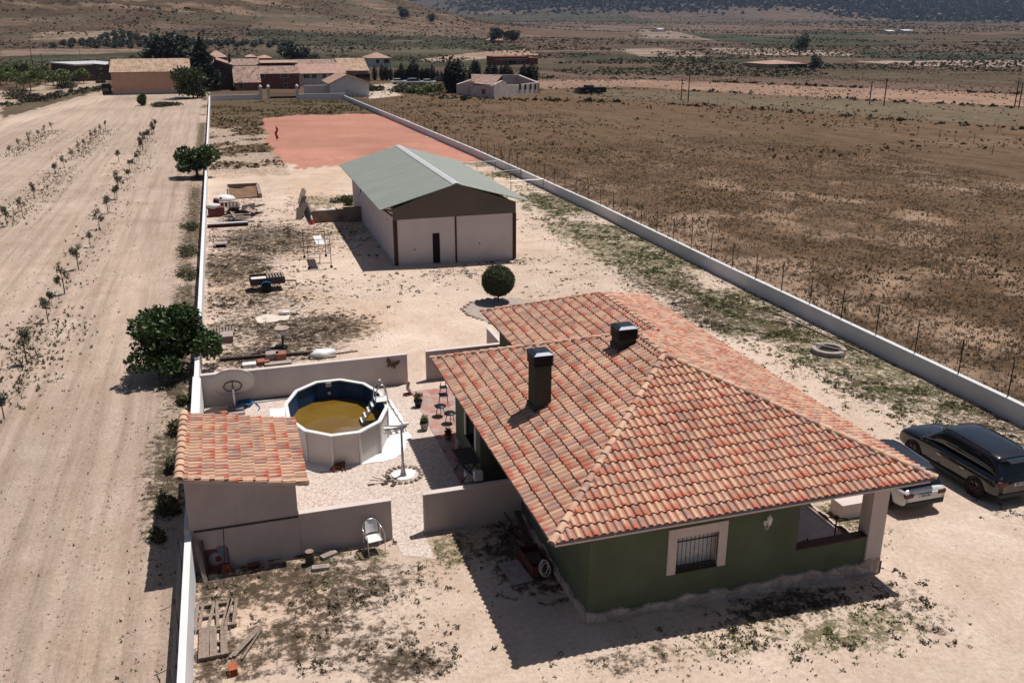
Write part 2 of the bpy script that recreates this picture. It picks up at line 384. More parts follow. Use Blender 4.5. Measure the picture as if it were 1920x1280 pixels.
def porchfloor():
    n = NT('porch_tiles', .35, 0, .4); p = n.pos(); b = n.n('ShaderNodeTexBrick'); n.lk(p, b.inputs['Vector']); b.offset = 0
    b.inputs['Scale'].default_value = 1; b.inputs['Brick Width'].default_value = .4; b.inputs['Row Height'].default_value = .4; b.inputs['Mortar Size'].default_value = .008
    b.inputs['Color1'].default_value = (.36, .28, .26, 1); b.inputs['Color2'].default_value = (.33, .26, .24, 1); b.inputs['Mortar'].default_value = (.2, .16, .15, 1)
    n.col(b.outputs[0]); return n.m
M['porch'] = porchfloor()
def water():
    n = NT('murky_water', .06, 0, .5); p = n.pos()
    n.col(n.mix(n.mr(n.noise(p, .8, 4, .5), .4, .62), (.15, .080, .010), (.18, .11, .03)))
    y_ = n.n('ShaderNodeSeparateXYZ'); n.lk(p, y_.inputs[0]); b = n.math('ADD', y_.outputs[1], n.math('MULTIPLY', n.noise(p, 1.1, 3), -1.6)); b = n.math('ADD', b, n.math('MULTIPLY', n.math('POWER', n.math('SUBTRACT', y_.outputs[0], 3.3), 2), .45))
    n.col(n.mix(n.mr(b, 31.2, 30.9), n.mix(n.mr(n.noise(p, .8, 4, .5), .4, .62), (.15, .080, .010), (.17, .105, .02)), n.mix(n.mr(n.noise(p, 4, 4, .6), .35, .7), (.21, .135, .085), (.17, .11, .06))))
    n.bump(n.noise(p, 3, 2), .05, .01); return n.m
M['water'] = water()

# ------------------------------------------------------------------ ground
def W(pts): return [tuple(at(a, b))[:2] for a, b in pts]
VEG = []   # (px, py, rx, ry, dry, green)
for q in [(440,385,4,9,.5,.0),(500,450,5,7,.8,.05),(440,500,3.4,6,.8,.05),(470,560,4,4.5,.65,0),(560,560,4,4,.45,0),(580,620,3.5,3,.95,0),(480,610,3.5,3,.7,0),
          (420,640,2.5,2.5,.6,.1),(500,665,3.2,2.2,.8,0),(600,650,2,1.8,.6,0),(450,1100,2.2,1.6,.75,.1),(560,1080,2,1.6,.8,.25),(640,1100,2,1.8,.75,0),(740,1090,1.5,1.4,.55,0),
          (560,1190,2.2,1.6,.7,0),(680,1210,2,1.4,.62,0),(420,1240,1.6,1.2,.7,0),(760,1250,1.4,.9,.75,0),(700,1040,.6,.5,.1,.8),(640,1040,1.2,.4,.3,.6),(450,1060,1.5,.4,.1,.5),
          (850,1030,1.0,1.3,.25,.75),(1000,1040,1.5,2.4,.95,.2),(1080,1100,1.6,1,.55,0),(1250,1130,2,.5,.5,.1),(1480,1130,2.2,.8,.75,.35),(1600,1180,2.4,1.0,.3,.75),(1400,1200,2,.9,.45,.6),
          (1200,1235,1.8,.7,.6,.35),(1700,1130,1.0,2.0,.5,.1),(1850,1230,1,1,.2,.2),(1590,970,.9,1.2,.1,.9),(1570,1000,.7,.8,.2,.6),(1890,965,.9,.6,.4,.2),
          (1180,480,3,9,.2,.95),(1100,440,3,8,.1,.8),(1050,385,2.6,8,.2,.8),(960,330,2.6,10,.5,.4),(1260,540,3,5,.7,.4),(1350,590,2.8,5,.85,.1),(1420,600,3,5,.8,.1),(1500,640,2.4,3.5,.3,.8),
          (1380,620,1.6,3,.3,.6),(1560,665,2.5,3,.1,.95),(1660,700,2.5,3,.2,.9),(1760,745,2.4,3,.3,.8),(1850,790,2.4,2.6,.7,.4),(1640,730,2.6,2.2,.65,.0),(1500,690,2.5,2.5,.35,0),
          (1800,790,2.4,2,.5,0),(880,510,3,1.6,.45,.1),(960,490,3,1.2,.4,.3),(1080,520,3,2.5,.35,0),(760,530,5,2.5,.3,0),(1100,560,4,3,.25,0),(640,440,1.8,5,.3,.5),(600,380,2.4,5,.0,.7),
          (420,215,2,40,.5,.1),(450,270,2,18,.55,.1),(520,300,4,8,.5,.1),(600,310,6,4,.4,.1),(420,330,2,10,.3,.05),(690,385,5,3,.1,.4)]:
    g = at(q[0], q[1]); VEG.append((g.x, g.y, *q[2:]))
def veg(x, y):
    a = np.zeros(np.shape(x)); b = np.zeros(np.shape(x))
    for cx, cy, rx, ry, d, g in VEG:
        e = 1.3*np.exp(-(((x-cx)/rx)**2+((y-cy)/ry)**2)**1.4*.7)
        a = np.maximum(a, d*e); b = np.maximum(b, g*e)
    return a, b
RED = W([(492,222),(560,216),(700,213),(736,222),(800,254),(912,300),(870,305),(700,312),(560,312),(524,302),(500,262)])
COURT = [(-1.9, 24.5), (6.65, 24.5), (6.65, 36.9), (-1.9, 36.9)]
ROAD = W([(0,228),(90,204),(150,188),(196,172),(209,176),(215,184),(150,199),(60,224),(0,246)])
POLY = [ # (polygon in world, colour, dry, green)
 (W([(860,128),(1200,138),(1560,150),(1920,166),(1920,178),(1560,163),(1200,149),(1000,148)]), (.20,.135,.105), .2, 0),
 (W([(1000,150),(1200,150),(1560,163),(1920,177),(1920,200),(1700,190),(1400,176),(1200,163),(1010,166)]), (.31,.205,.155), .25, 0),
 (W([(1080,166),(1400,177),(1920,201),(1920,236),(1500,208),(1300,192),(1080,182)]), (.15,.118,.082), .5, .3),
 (W([(1000,120),(1200,126),(1500,128),(1920,140),(1920,165),(1560,149),(1200,137),(1000,127)]), (.13,.10,.065), .4, .3),
 (W([(1600,115),(1920,112),(1920,126),(1700,124)]), (.40,.31,.27), .1, 0),
 (W([(1050,102),(1250,104),(1450,112),(1450,120),(1250,118),(1060,114)]), (.08,.085,.05), .2, .5),
 (W([(1200,52),(1300,62),(1560,70),(1640,78),(1440,82),(1330,76),(1200,62)]), (.075,.085,.05), .3, .5),
 (W([(1330,90),(1480,92),(1600,100),(1590,106),(1400,103),(1340,99)]), (.42,.32,.27), 0, 0),
 (W([(1610,95),(1750,96),(1920,98),(1920,113),(1700,115),(1620,108)]), (.065,.075,.045), .3, .6),
 (W([(1150,92),(1230,90),(1330,100),(1310,108),(1200,106)]), (.38,.29,.24), 0, 0),
 (W([(1500,60),(1640,62),(1640,72),(1520,70)]), (.07,.085,.05), .3, .5),
 (W([(1200,55),(1260,58),(1340,76),(1200,72)]), (.34,.26,.22), .1, 0),
 (W([(780,112),(920,96),(990,92),(1010,104),(930,108),(830,118)]), (.44,.33,.26), 0, 0),
 (W([(0,95),(90,92),(250,92),(280,95),(150,104),(0,108)]), (.30,.22,.18), .1, 0),
 (W([(0,106),(240,100),(300,102),(290,118),(60,120),(0,122)]), (.085,.09,.05), .3, .6),
 (W([(60,62),(200,58),(300,68),(430,74),(300,74),(60,74)]), (.36,.28,.22), .3, .1),
 (W([(430,78),(640,86),(900,92),(880,100),(640,98),(430,90)]), (.20,.17,.125), .4, .1),
 (W([(0,190),(100,180),(190,160),(205,166),(120,190),(0,222)]), (.15,.12,.08), .8, .2),
 (W([(120,150),(200,150),(200,160),(100,180),(0,200),(0,180)]), (.42,.33,.26), .15, .0),
 (W([(695,160),(735,155),(748,180),(690,186)]), (.55,.46,.39), 0, 0),
]
def ground_paint(x, y):
    n1 = fbm(x, y, 9, 40); n2 = fbm(x, y, 60, 50); n3 = fbm(x, y, 2.2, 60, 3)
    C = np.zeros((len(x), 3)); dv, gv = veg(x, y)
    d = x*.297+y*.955
    # far country: patchwork
    C[:] = (.16, .118, .086); C *= (.8+.45*n2)[:, None]
    warp = (fbm(x, y, 300, 12)-.5)*160
    cx = np.floor((x+warp)/(90+d*.10)); cy = np.floor((y-warp+x*.2)/(60+d*.07)); r = hash2(cx, cy, 5); r2 = hash2(cx, cy, 6)
    m = (d > 300)
    pal = np.array([(.20,.15,.115),(.26,.185,.145),(.15,.125,.085),(.085,.095,.055),(.31,.235,.19),(.18,.14,.115),(.22,.17,.13)])
    pal = pal*.85
    C[m] = (pal[(r*7).astype(int) % 7]*(.75+.5*n2)[:, None])[m]
    dv = np.where(m, .25+.3*r2, dv)
    az = np.degrees(np.arctan2(x, y))
    hill = sstep(ter(x, y)-.0122*np.clip(d-430, 0, 4200), 6, 20)*(d < 2300)*(d > 500)
    hc = np.array((.150,.115,.082))*(.7+.6*fbm(x, y, 40, 71))[:, None]
    hc = np.where((fbm(x+y*.3, y*3, 60, 72) > .60)[:, None], np.array((.33,.26,.20)), hc)
    C = C*(1-hill[:, None])+hc*hill[:, None]; dv = dv*(1-hill)+.5*hill
    mt = sstep(d, 2900, 3600)*sstep(az, 8, 16)*sstep(fbm(x, y, 400, 83)+sstep(az, 20, 30)*.12+sstep(d, 3300, 4500)*.3, .56, .70)
    mt = np.maximum(mt, sstep(d+(fbm(x, y, 300, 84)-.5)*500, 2650, 2950)*sstep(az, 9, 20)+sstep(d, 3800, 4400))*1.0; mt = np.clip(mt, 0, 1)
    C = C*(1-mt[:, None])+np.array((.022,.027,.026))*mt[:, None]
    C = C*np.array((.76, .68, .645))
    # right field
    f = (x > 30) & (d < 290); k = sstep(fbm(x+y*.12, y*.22, 12, 91)+.9*(fbm(x, y, 4, 92, 5)-.5), .44, .80)*(.06+.94*np.exp(-((y-50)/40)**2))
    fc = np.array((.150,.096,.057))*(1-k[:, None])+np.array((.36,.26,.19))*k[:, None]
    C[f] = fc[f]; dv = np.where(f, .66-.35*k, dv); gv = np.where(f, .30*sstep(n1, .5, .7)+.3*sstep(d, 150, 190), gv)
    # left field
    lf = (x < -2.3) & (d < 222)
    s = fbm(x+y*.03, y*.06, 1.5, 101, 3)
    lc = np.array((.455,.365,.302))*(.86+.2*n2+.12*(s-.5))[:, None]; C[lf] = lc[lf]
    rows = np.zeros(len(x))
    for (ax, ay), (bx, by) in TREE_LINES:
        t = np.clip(((x-ax)*(bx-ax)+(y-ay)*(by-ay))/((bx-ax)**2+(by-ay)**2), 0, 1)
        dd = np.hypot(x-ax-t*(bx-ax), y-ay-t*(by-ay)); rows = np.maximum(rows, np.exp(-(dd/2.0)**2))
    edge = np.exp(-((x+3.1)/1.1)**2)*(.35+.65*sstep(fbm(x, y, 9, 15), .35, .5))*sstep(y, 20, 30)
    dv = np.where(lf, np.maximum.reduce([.22+.1*(n1-.5), rows*.42, edge*1.0]), dv); gv = np.where(lf, np.maximum(rows*.25, edge*.7), gv)
    # plot
    p = (x > -2.3) & (x < 30) & (y < 203)
    pc = np.array((.60,.49,.41))*(.85+.28*n1)[:, None]
    o = sstep(fbm(x, y, 7, 33), .56, .72)[:, None]; pc = pc*(1-o)+np.array((.56,.43,.335))*o
    C[p] = pc[p]; dv = np.where(p, np.maximum(dv, .14), dv)
    strip = p & (x > 20) & (y < 140); gt = sstep(x, 22.5, 27.5)*sstep(fbm(x, y, 5, 19), .34, .52)*sstep(y, 24, 30); gv = np.where(strip, np.maximum(gv, 1.0*gt), gv); dv = np.where(strip, np.maximum(dv, .6*gt), dv)
    b = p & (y > 160); bl = sstep(y, 150, 168)[:, None]; C[b] = (np.array((.105,.076,.044))*(.8+.4*n1)[:, None])[b]; dv = np.where(b, .5, dv); gv = np.where(b, .25, gv)
    b2 = p & (y > 98) & (y < 170) & (x < 6.3); bk = (sstep(y, 98, 112)*(.35+.65*sstep(fbm(x, y, 4, 18), .4, .55)))[:, None]; C = np.where(b2[:, None], C*(1-bk)+np.array((.14,.10,.062))*bk, C); dv = np.where(b2, .65, dv)
    rm = inpoly(x+(n3-.5)*2, y+(n3-.5)*6, RED); C[rm] = (np.array((.43,.215,.165))*(.75+.5*n1)[:, None])[rm]; dv = np.where(rm, .22, dv); gv = np.where(rm, 0, gv)
    for P, c, a1, a2 in POLY:
        xs = [q[0] for q in P]; ys = [q[1] for q in P]
        bb = (x > min(xs)-5) & (x < max(xs)+5) & (y > min(ys)-5) & (y < max(ys)+5)
        idx = np.nonzero(bb)[0]
        if len(idx) == 0: continue
        jit = (n3[idx]-.5)*np.clip(d[idx]*.02, 1, 20)
        k = idx[inpoly(x[idx]+jit, y[idx]+jit, P)]
        C[k] = np.array(c)*((.85+.3*n1[k])*(1.0 if c[0] >= .3 else .72 if ys[0] > 230 else 1))[:, None]; dv[k] = a1; gv[k] = a2*(.12 if ys[0] > 230 else 1)
    rd = inpoly(x, y, ROAD); C[rd] = (.52, .42, .35); dv[rd] = .03; gv[rd] = 0
    return C, np.clip(dv, 0, 1), np.clip(gv, 0, 1)
def c5(a, b): return (a/2.7825, 180+b/2.7825)
ROWS = [[(50,315),(103,280),(155,255),(203,228),(272,182)],
        [(375,335),(412,298),(447,278),(497,220),(525,200),(551,175)],
        [(38,680),(115,605),(180,535),(290,405),(336,375)],
        [(252,1180),(338,1030),(410,905),(472,790),(520,697),(565,615),(600,540),(635,485),(662,435),(690,385),(712,340),(735,290),(770,240),(795,200),(808,165)]]
TREE_LINES = []
for r in ROWS:
    a = at(*c5(*r[0])); b = at(*c5(*r[-1])); TREE_LINES.append(((a.x, a.y), (b.x, b.y)))
a = at(*c5(252,1180)); b = at(5, 760); TREE_LINES.append(((a.x, a.y), (b.x, b.y)))
def ground_mat():
    n = NT('ground', .97, 0, .1); p = n.pos()
    col = n.n('ShaderNodeAttribute', attribute_name='gcol').outputs['Color']; v = n.n('ShaderNodeAttribute', attribute_name='gveg')
    sp = n.n('ShaderNodeSeparateColor'); n.lk(v.outputs['Color'], sp.inputs[0])
    fine = n.noise(p, 7, 6, .72); mid = n.noise(p, 1.1, 5, .6); big = n.noise(p, .12, 4, .6); far = n.noise(p, .02, 5, .65)
    c = n.mix(n.mr(fine, .3, .7), n.mix(1., col, (.80, .76, .73), 'MULTIPLY'), n.mix(1., col, (1.24, 1.21, 1.18), 'MULTIPLY'))
    fs = n.noise(n.scaled(p, (.012, .05, .05)), 1, 7, .7); cd_ = n.n('ShaderNodeVectorMath', operation='LENGTH'); n.lk(n.scaled(p, (.297, .955, 0)), cd_.inputs[0])
    farm = n.mr(cd_.outputs['Value'], 170, 420); c = n.mix(n.mr(fs, .35, .65, .0, .5), c, n.mix(1., c, (.62, .60, .58), 'MULTIPLY'))
    pl = n.mr(cd_.outputs['Value'], 200, 90); q1 = n.noise(p, .33, 7, .68, dist=.5); q2 = n.noise(n.scaled(p, (.9, .16, 1)), .7, 6, .7)
    c = n.mix(n.math('MULTIPLY', pl, n.mr(q1, .52, .66, 0, .55)), c, n.mix(1., c, (1.22, 1.25, 1.30), 'MULTIPLY')); c = n.mix(n.math('MULTIPLY', pl, n.mr(q1, .48, .36, 0, .6)), c, n.mix(1., c, (.80, .74, .68), 'MULTIPLY')); c = n.mix(n.math('MULTIPLY', pl, n.mr(q2, .54, .68, 0, .5)), c, n.mix(1., c, (.78, .75, .73), 'MULTIPLY'))
    s1 = n.noise(n.scaled(p, (.035, .075, .09)), 1, 9, .78); s2 = n.noise(n.scaled(p, (.008, .03, .03)), 1, 8, .7, dist=.6); s3 = n.noise(p, .22, 9, .82); s4 = n.noise(n.scaled(p, (.02, .02, .45)), 1, 7, .75)
    c = n.mix(n.math('MULTIPLY', farm, n.mr(s3, .44, .56, 0, .75)), c, n.mix(1., c, (.42, .42, .38), 'MULTIPLY')); c = n.mix(n.math('MULTIPLY', farm, n.mr(s4, .57, .66, 0, .55)), c, (.27, .21, .165)); c = n.mix(n.math('MULTIPLY', farm, n.mr(s4, .42, .36, 0, .6)), c, (.06, .052, .036))
    c = n.mix(n.math('MULTIPLY', farm, n.mr(s1, .47, .60, 0, .9)), c, n.mix(1., c, (.36, .37, .33), 'MULTIPLY'))
    c = n.mix(n.math('MULTIPLY', farm, n.mr(s2, .51, .58, 0, .85)), c, (.075, .068, .045))
    c = n.mix(n.math('MULTIPLY', farm, n.mr(s2, .40, .34, 0, .6)), c, (.27, .205, .16))
    sx_ = n.n('ShaderNodeSeparateXYZ'); n.lk(p, sx_.inputs[0])
    rfm = n.math('MULTIPLY', n.mr(sx_.outputs[0], 30.2, 31), n.mr(cd_.outputs['Value'], 420, 240))
    rot = n.n('ShaderNodeVectorRotate', rotation_type='Z_AXIS'); n.lk(p, rot.inputs['Vector']); rot.inputs['Angle'].default_value = -.12
    lfm = n.mr(sx_.outputs[0], -2.4, -3.2); l1 = n.noise(n.scaled(p, (1.7, .045, 1)), 1, 5, .7); c = n.mix(n.math('MULTIPLY', lfm, n.mr(l1, .46, .60, 0, .65)), c, n.mix(1., c, (.66, .62, .60), 'MULTIPLY')); l2 = n.noise(n.scaled(p, (.35, .03, 1)), 1, 4, .6); c = n.mix(n.math('MULTIPLY', lfm, n.mr(l2, .5, .62, 0, .5)), c, n.mix(1., c, (1.2, 1.18, 1.16), 'MULTIPLY'))
    r1 = n.noise(n.scaled(rot.outputs[0], (.70, .13, .3)), 1, 8, .74); c = n.mix(n.math('MULTIPLY', rfm, n.mr(r1, .50, .58, 0, .75)), c, n.mix(1., c, (.50, .48, .44), 'MULTIPLY'))
    r2 = n.noise(n.scaled(rot.outputs[0], (.24, .03, .2)), 1, 7, .66); c = n.mix(n.math('MULTIPLY', rfm, n.mr(r2, .55, .66, 0, .45)), c, (.20, .14, .092))
    c = n.mix(n.mr(mid, .35, .7, 0, .4), c, n.mix(1., col, (.78, .72, .68), 'MULTIPLY'))
    # pebbles, pale
    peb = n.vor(p, 9); pm = n.math('MULTIPLY', n.mr(peb, .16, .08), n.mr(n.noise(p, 2.5, 3), .52, .62))
    c = n.mix(n.math('MULTIPLY', pm, n.mr(sp.outputs[2], 0, 1, 0, .6)), c, (.66, .58, .52))
    # vegetation
    f2 = n.noise(p, 3.2, 9, .80); mixn = n.math('ADD', n.math('MULTIPLY', f2, .85), n.math('MULTIPLY', mid, .15))
    thr = n.mr(sp.outputs[0], 0, 1, .67, .42); m1 = n.math('MULTIPLY', n.math('SUBTRACT', mixn, thr), 13, None, True)
    dryc = n.mix(n.mr(n.noise(p, 13, 4, .7), .35, .65), (.06, .043, .030), (.17, .12, .085)); dryc = n.mix(n.mr(n.math('SUBTRACT', mixn, thr), .02, .12), n.mix(1., dryc, (1, .95, .9), 'MULTIPLY'), (.05, .038, .024))
    c = n.mix(n.math('MULTIPLY', m1, .95), c, dryc)
    thr2 = n.mr(sp.outputs[1], 0, 1, .67, .42); f3 = n.noise(n.scaled(p, (1, 1, 1)), 2.9, 9, .82)
    m2 = n.math('MULTIPLY', n.math('SUBTRACT', f3, thr2), 12, None, True)
    grc = n.mix(n.mr(n.noise(p, 11, 4, .7), .35, .65), (.05, .052, .020), (.125, .115, .048))
    c = n.mix(n.math('MULTIPLY', m2, .85), c, grc)
    n.col(c)
    h = n.math('ADD', n.math('MULTIPLY', fine, 1), n.math('MULTIPLY', n.noise(p, 26, 4, .7), .35))
    h = n.math('ADD', h, n.math('MULTIPLY', m1, .5)); n.bump(h, .75, .07)
    return n.m
GM = ground_mat()
def make_ground():
    NA = 760; ang = np.radians(np.linspace(-46, 46, NA)); dd = [24.]
    while dd[-1] < 11000: dd.append(dd[-1]*(1.0062 if dd[-1] < 1500 else 1.012))
    dd = np.array(dd); A, D = np.meshgrid(ang, dd)
    fx, fy = math.sin(YAW), math.cos(YAW)
    ox, oy = -25*fx, -25*fy; L = np.tan(A)*D
    X = ox+fx*D+fy*L; Y = oy+fy*D-fx*L
    X = X.ravel(); Y = Y.ravel(); Z = ter(X, Y)
    nr, nc = len(dd), NA
    # fine relief of tilled soil and tufty ground near the camera
    near = sstep(-np.hypot(X, Y), -170, -60)
    incourt = ((X > -2.4) & (X < 19) & (Y > 17.8) & (Y < 38)) | ((X > 8.5) & (X < 19.5) & (Y > 56) & (Y < 79))
    rel = (fbm(X, Y, 1.6, 201, 3)-.5)*.07*near*np.where(incourt, 0, 1)
    lf = X < -2.5
    rel = rel+np.where(lf, .035*np.sin((X+Y*.035)*2*math.pi/.9)*vn(X, Y*.1, 2, 9)*near, 0)
    Z = Z+rel
    i = np.arange((nr-1)*nc).reshape(nr-1, nc)[:, :-1].ravel()
    Fq = np.stack([i, i+1, i+nc+1, i+nc], 1)
    o = npmesh('ground', np.stack([X, Y, Z], 1), Fq, GM, smooth=True)
    C, dv, gv = ground_paint(X, Y)
    a = o.data.color_attributes.new('gcol', 'FLOAT_COLOR', 'POINT'); a.data.foreach_set('color', np.concatenate([C, np.ones((len(X), 1))], 1).astype(np.float32).ravel())
    a = o.data.color_attributes.new('gveg', 'FLOAT_COLOR', 'POINT')
    peb = np.where((X < -2.3), 1, .4)
    a.data.foreach_set('color', np.stack([dv, gv, peb, np.ones(len(X))], 1).astype(np.float32).ravel())
    tag(o, kind='structure'); return o
make_ground()

# ------------------------------------------------------------------ tiled roofs
TW, TL = .215, .37
def tile_plane(poly, e0, e1, mat, name, parent, zoff=0.0):
    """poly: 3D points in one plane (CCW from above); e0->e1 is the eave, the slope rises to its left side"""
    P = [Vector(p) for p in poly]; nrm = Vector((0, 0, 0))
    for i in range(len(P)): nrm += P[i].cross(P[(i+1) % len(P)])
    nrm.normalize()
    if nrm.z < 0: nrm = -nrm; P = P[::-1]
    u = (Vector(e1)-Vector(e0)).normalized(); v = nrm.cross(u).normalized()
    if v.z < 0: v = -v; u = -u
    O = Vector(e0); us = [(p-O).dot(u) for p in P]; vs = [(p-O).dot(v) for p in P]
    u0 = math.floor(min(us)/TW)-1; u1 = math.ceil(max(us)/TW)+1; nv = math.ceil(max(vs)/TL)+1
    prof = [(0, .006), (.05, .034), (.15, .058), (.30, .068), (.45, .058), (.56, .032), (.63, .008), (.82, -.004), (1.0, .006)]
    V = []; UV = []; F = []
    ush = np.array([q[0] for q in prof]); hsh = np.array([q[1] for q in prof]); K = len(prof)
    nt_ = u1-u0; tix = np.arange(u0, u1)
    for k in range(0, nv):
        for (dv_, ho, vv) in ((0, -.012, .001), (0, .030, .002), (TL*.55, .016, .55), (TL+.005, .000, .999)):
            pass
    R = np.random.default_rng(len(poly)*7+int(abs(O.x*10)))
    un, vn_, nn = np.array(u), np.array(v), np.array(nrm); On = np.array(O)
    allV, allF, allUV = [], [], []; base = 0
    rows = ((.004, .018, .001), (0, .044, .002), (0, .044, .002), (TL*.5, .024, .5), (TL+.06, .0, .999))
    for k in range(-0, nv):
        jit = R.normal(0, .004, nt_); jv = R.normal(0, .006, nt_)
        for ri, (dv_, ho, vv) in enumerate(rows):
            U = ((tix[:, None]+ush[None, :])*TW); Hh = hsh[None, :]*np.ones((nt_, 1))
            hh = Hh+ho+jit[:, None]+zoff
            vv_ = k*TL+dv_+jv[:, None]*(1 if ri < 3 else 0)+0*U
            allV.append((On+U[..., None]*un+vv_[..., None]*vn_+hh[..., None]*nn).reshape(-1, 3))
            allUV.append(np.stack([tix[:, None]-u0+np.clip(ush, .002, .998)[None, :]+0*U, k+vv+0*U], -1).reshape(-1, 2))
        n = nt_*K
        for ri in (0, 2, 3):
            a = base+ri*n; t = (np.arange(nt_)[:, None]*K+np.arange(K-1)[None, :]).ravel()
            allF.append(np.stack([a+t, a+t+1, a+n+t+1, a+n+t], 1))
        base += 5*n
    V = np.concatenate(allV); F = np.concatenate(allF); UV = np.concatenate(allUV)
    me = bpy.data.meshes.new(name); me.from_pydata(V.tolist(), [], F.tolist())
    uvl = me.uv_layers.new(name='UVMap'); li = np.zeros(len(me.loops), np.int32); me.loops.foreach_get('vertex_index', li)
    uvl.data.foreach_set('uv', UV[li].astype(np.float32).ravel())
    bm = bmesh.new(); bm.from_mesh(me)
    Pc = sum(P, Vector((0, 0, 0)))/len(P)
    for i in range(len(P)):
        a, b = P[i], P[(i+1) % len(P)]
        if abs((b-a).normalized().dot(u)) > .999 and abs((a-O).dot(v)) < .01: continue   # keep the eave whole
        ed = (b-a); no = Vector((ed.y, -ed.x, 0)).normalized()
        if (Pc-a).dot(no) > 0: no = -no
        g = bm.verts[:]+bm.edges[:]+bm.faces[:]
        bmesh.ops.bisect_plane(bm, geom=g, dist=1e-5, plane_co=a, plane_no=no, clear_outer=True)
    bm.to_mesh(me); bm.free(); me.materials.append(mat)
    for q in me.polygons: q.use_smooth = True
    me.update(); return me
def join_meshes(meshes, name, mat, parent):
    bm = bmesh.new()
    for m in meshes: bm.from_mesh(m)
    me = bpy.data.meshes.new(name); bm.to_mesh(me); bm.free(); me.materials.append(mat)
    o = bpy.data.objects.new(name, me); S.collection.objects.link(o); o.parent = parent
    for m in meshes: bpy.data.meshes.remove(m)
    return o
def caps(a, b, name, parent, r=.105, L=.38, lift=.05, seed=0):
    a = Vector(a); b = Vector(b); d = (b-a); n = max(1, int(d.length/L)); d.normalize(); s = d.cross(Vector((0, 0, 1))).normalized(); up = s.cross(d)
    if up.z < 0: up = -up
    me = bpy.data.meshes.new(name); V = []; F = []; UV = []; R = random.Random(seed); st = (b-a).length/n
    for i in range(n):
        p0 = a+d*(i*st-.02); p1 = a+d*(i*st+st+.03); o0 = lift+.03; o1 = lift; base = len(V); K = 8
        jj = R.uniform(-.01, .01)
        for (p, rr, oo, vv) in ((p0, r*.85, o0-.01, .0), (p0, r*1.05, o0, .01), (p0, r*1.05, o0, .01), (p1, r*.88, o1, .99)):
            for k in range(K+1):
                t = math.pi*(k/K)*1.16-.25; V.append(p+s*(math.cos(t)*rr+jj)+up*(math.sin(t)*rr*.8+oo-.03)); UV.append((i+.3+seed*31, vv+R.randint(0, 0)+seed*13))
        for r_ in (0, 2):
            for k in range(K): F.append((base+r_*(K+1)+k, base+r_*(K+1)+k+1, base+(r_+1)*(K+1)+k+1, base+(r_+1)*(K+1)+k))
    me.from_pydata([tuple(q) for q in V], [], F); uvl = me.uv_layers.new(name='UVMap')
    for l in me.loops: uvl.data[l.index].uv = UV[l.vertex_index]
    for q in me.polygons: q.use_smooth = True
    me.materials.append(M['caps']); o = bpy.data.objects.new(name, me); S.collection.objects.link(o); o.parent = parent; return o
#--PART2--
# ------------------------------------------------------------------ the yard surfaces
MB().prism([(-1.88, 24.6), (6.60, 24.6), (6.60, 36.8), (-1.88, 36.8)], -.3, .012).build('gravel_yard', M['gravel'])
bpy.data.objects['gravel_yard']['kind'] = 'structure'
tag(MB().prism([(4.75, 22.9), (4.72, 24.6), (3.76, 24.6), (3.85, 23.4)], -.3, .008).build('gravel_path', M['gravel']), kind='structure')
tag(MB().prism([(6.60, 27.1), (9.2, 27.1), (9.2, 35.9), (6.60, 35.9)], -.3, .03).build('patio', M['patio']), kind='structure')
tag(MB().prism([(6.61, 24.55), (9.2, 24.55), (9.2, 27.09), (6.61, 27.09)], -.3, .012).build('gravel_bed', M['gravel']), kind='structure')

# ------------------------------------------------------------------ the house
E0 = 3.0; SL = .404
def zr(x): return E0+SL*x
xl, xr, yf, yb, yb2, xw = 6.67, 18.05, 18.12, 31.69, 36.87, 10.07
hw = (xr-xl)/2; xm = (xl+xr)/2; zp = E0+SL*hw
P1 = (xm, yf+hw, zp); P2 = (xm, yb-hw, zp); ww = (xr-xw)/2; xwm = (xr+xw)/2; zw = E0+SL*ww
W1 = (xwm, yb2-ww, zw); V1 = (xwm, yb-ww, zw)
A = (xl, yf, E0); B = (xr, yf, E0); D = (xl, yb, E0); I = (xw, yb, E0); E_ = (xw, yb2, E0); G = (xr, yb2, E0)
house = thing('house', 'green single-storey house with hipped clay tile roof and corner porch', 'house', (12.4, 24, 0))
def hp(mb, name, mat, bevel=0, parent=None):
    o = mb.build(name, mat, None, bevel); par = parent or house
    o.parent = par
    off = Vector((0, 0, 0)); q = par
    while q: off += q.location; q = q.parent
    me = o.data; me.transform(Matrix.Translation(-off)); return o
def reparent(o, par):
    off = Vector((0, 0, 0)); q = par
    while q: off += q.location; q = q.parent
    o.data.transform(Matrix.Translation(-off)); o.parent = par; return o
walls = MB()
walls.box(7.93, 18.75, -.6, 14.2, 24.4, 2.88); walls.box(8.9, 24.4, -.6, 16.9, 27.1, 2.88)
walls.box(7.3, 27.1, -.6, 16.9, 30.6, 2.88); walls.box(8.9, 30.6, -.6, 16.9, 31.4, 2.88); walls.box(10.7, 31.4, -.6, 17.3, 36.2, 2.88)
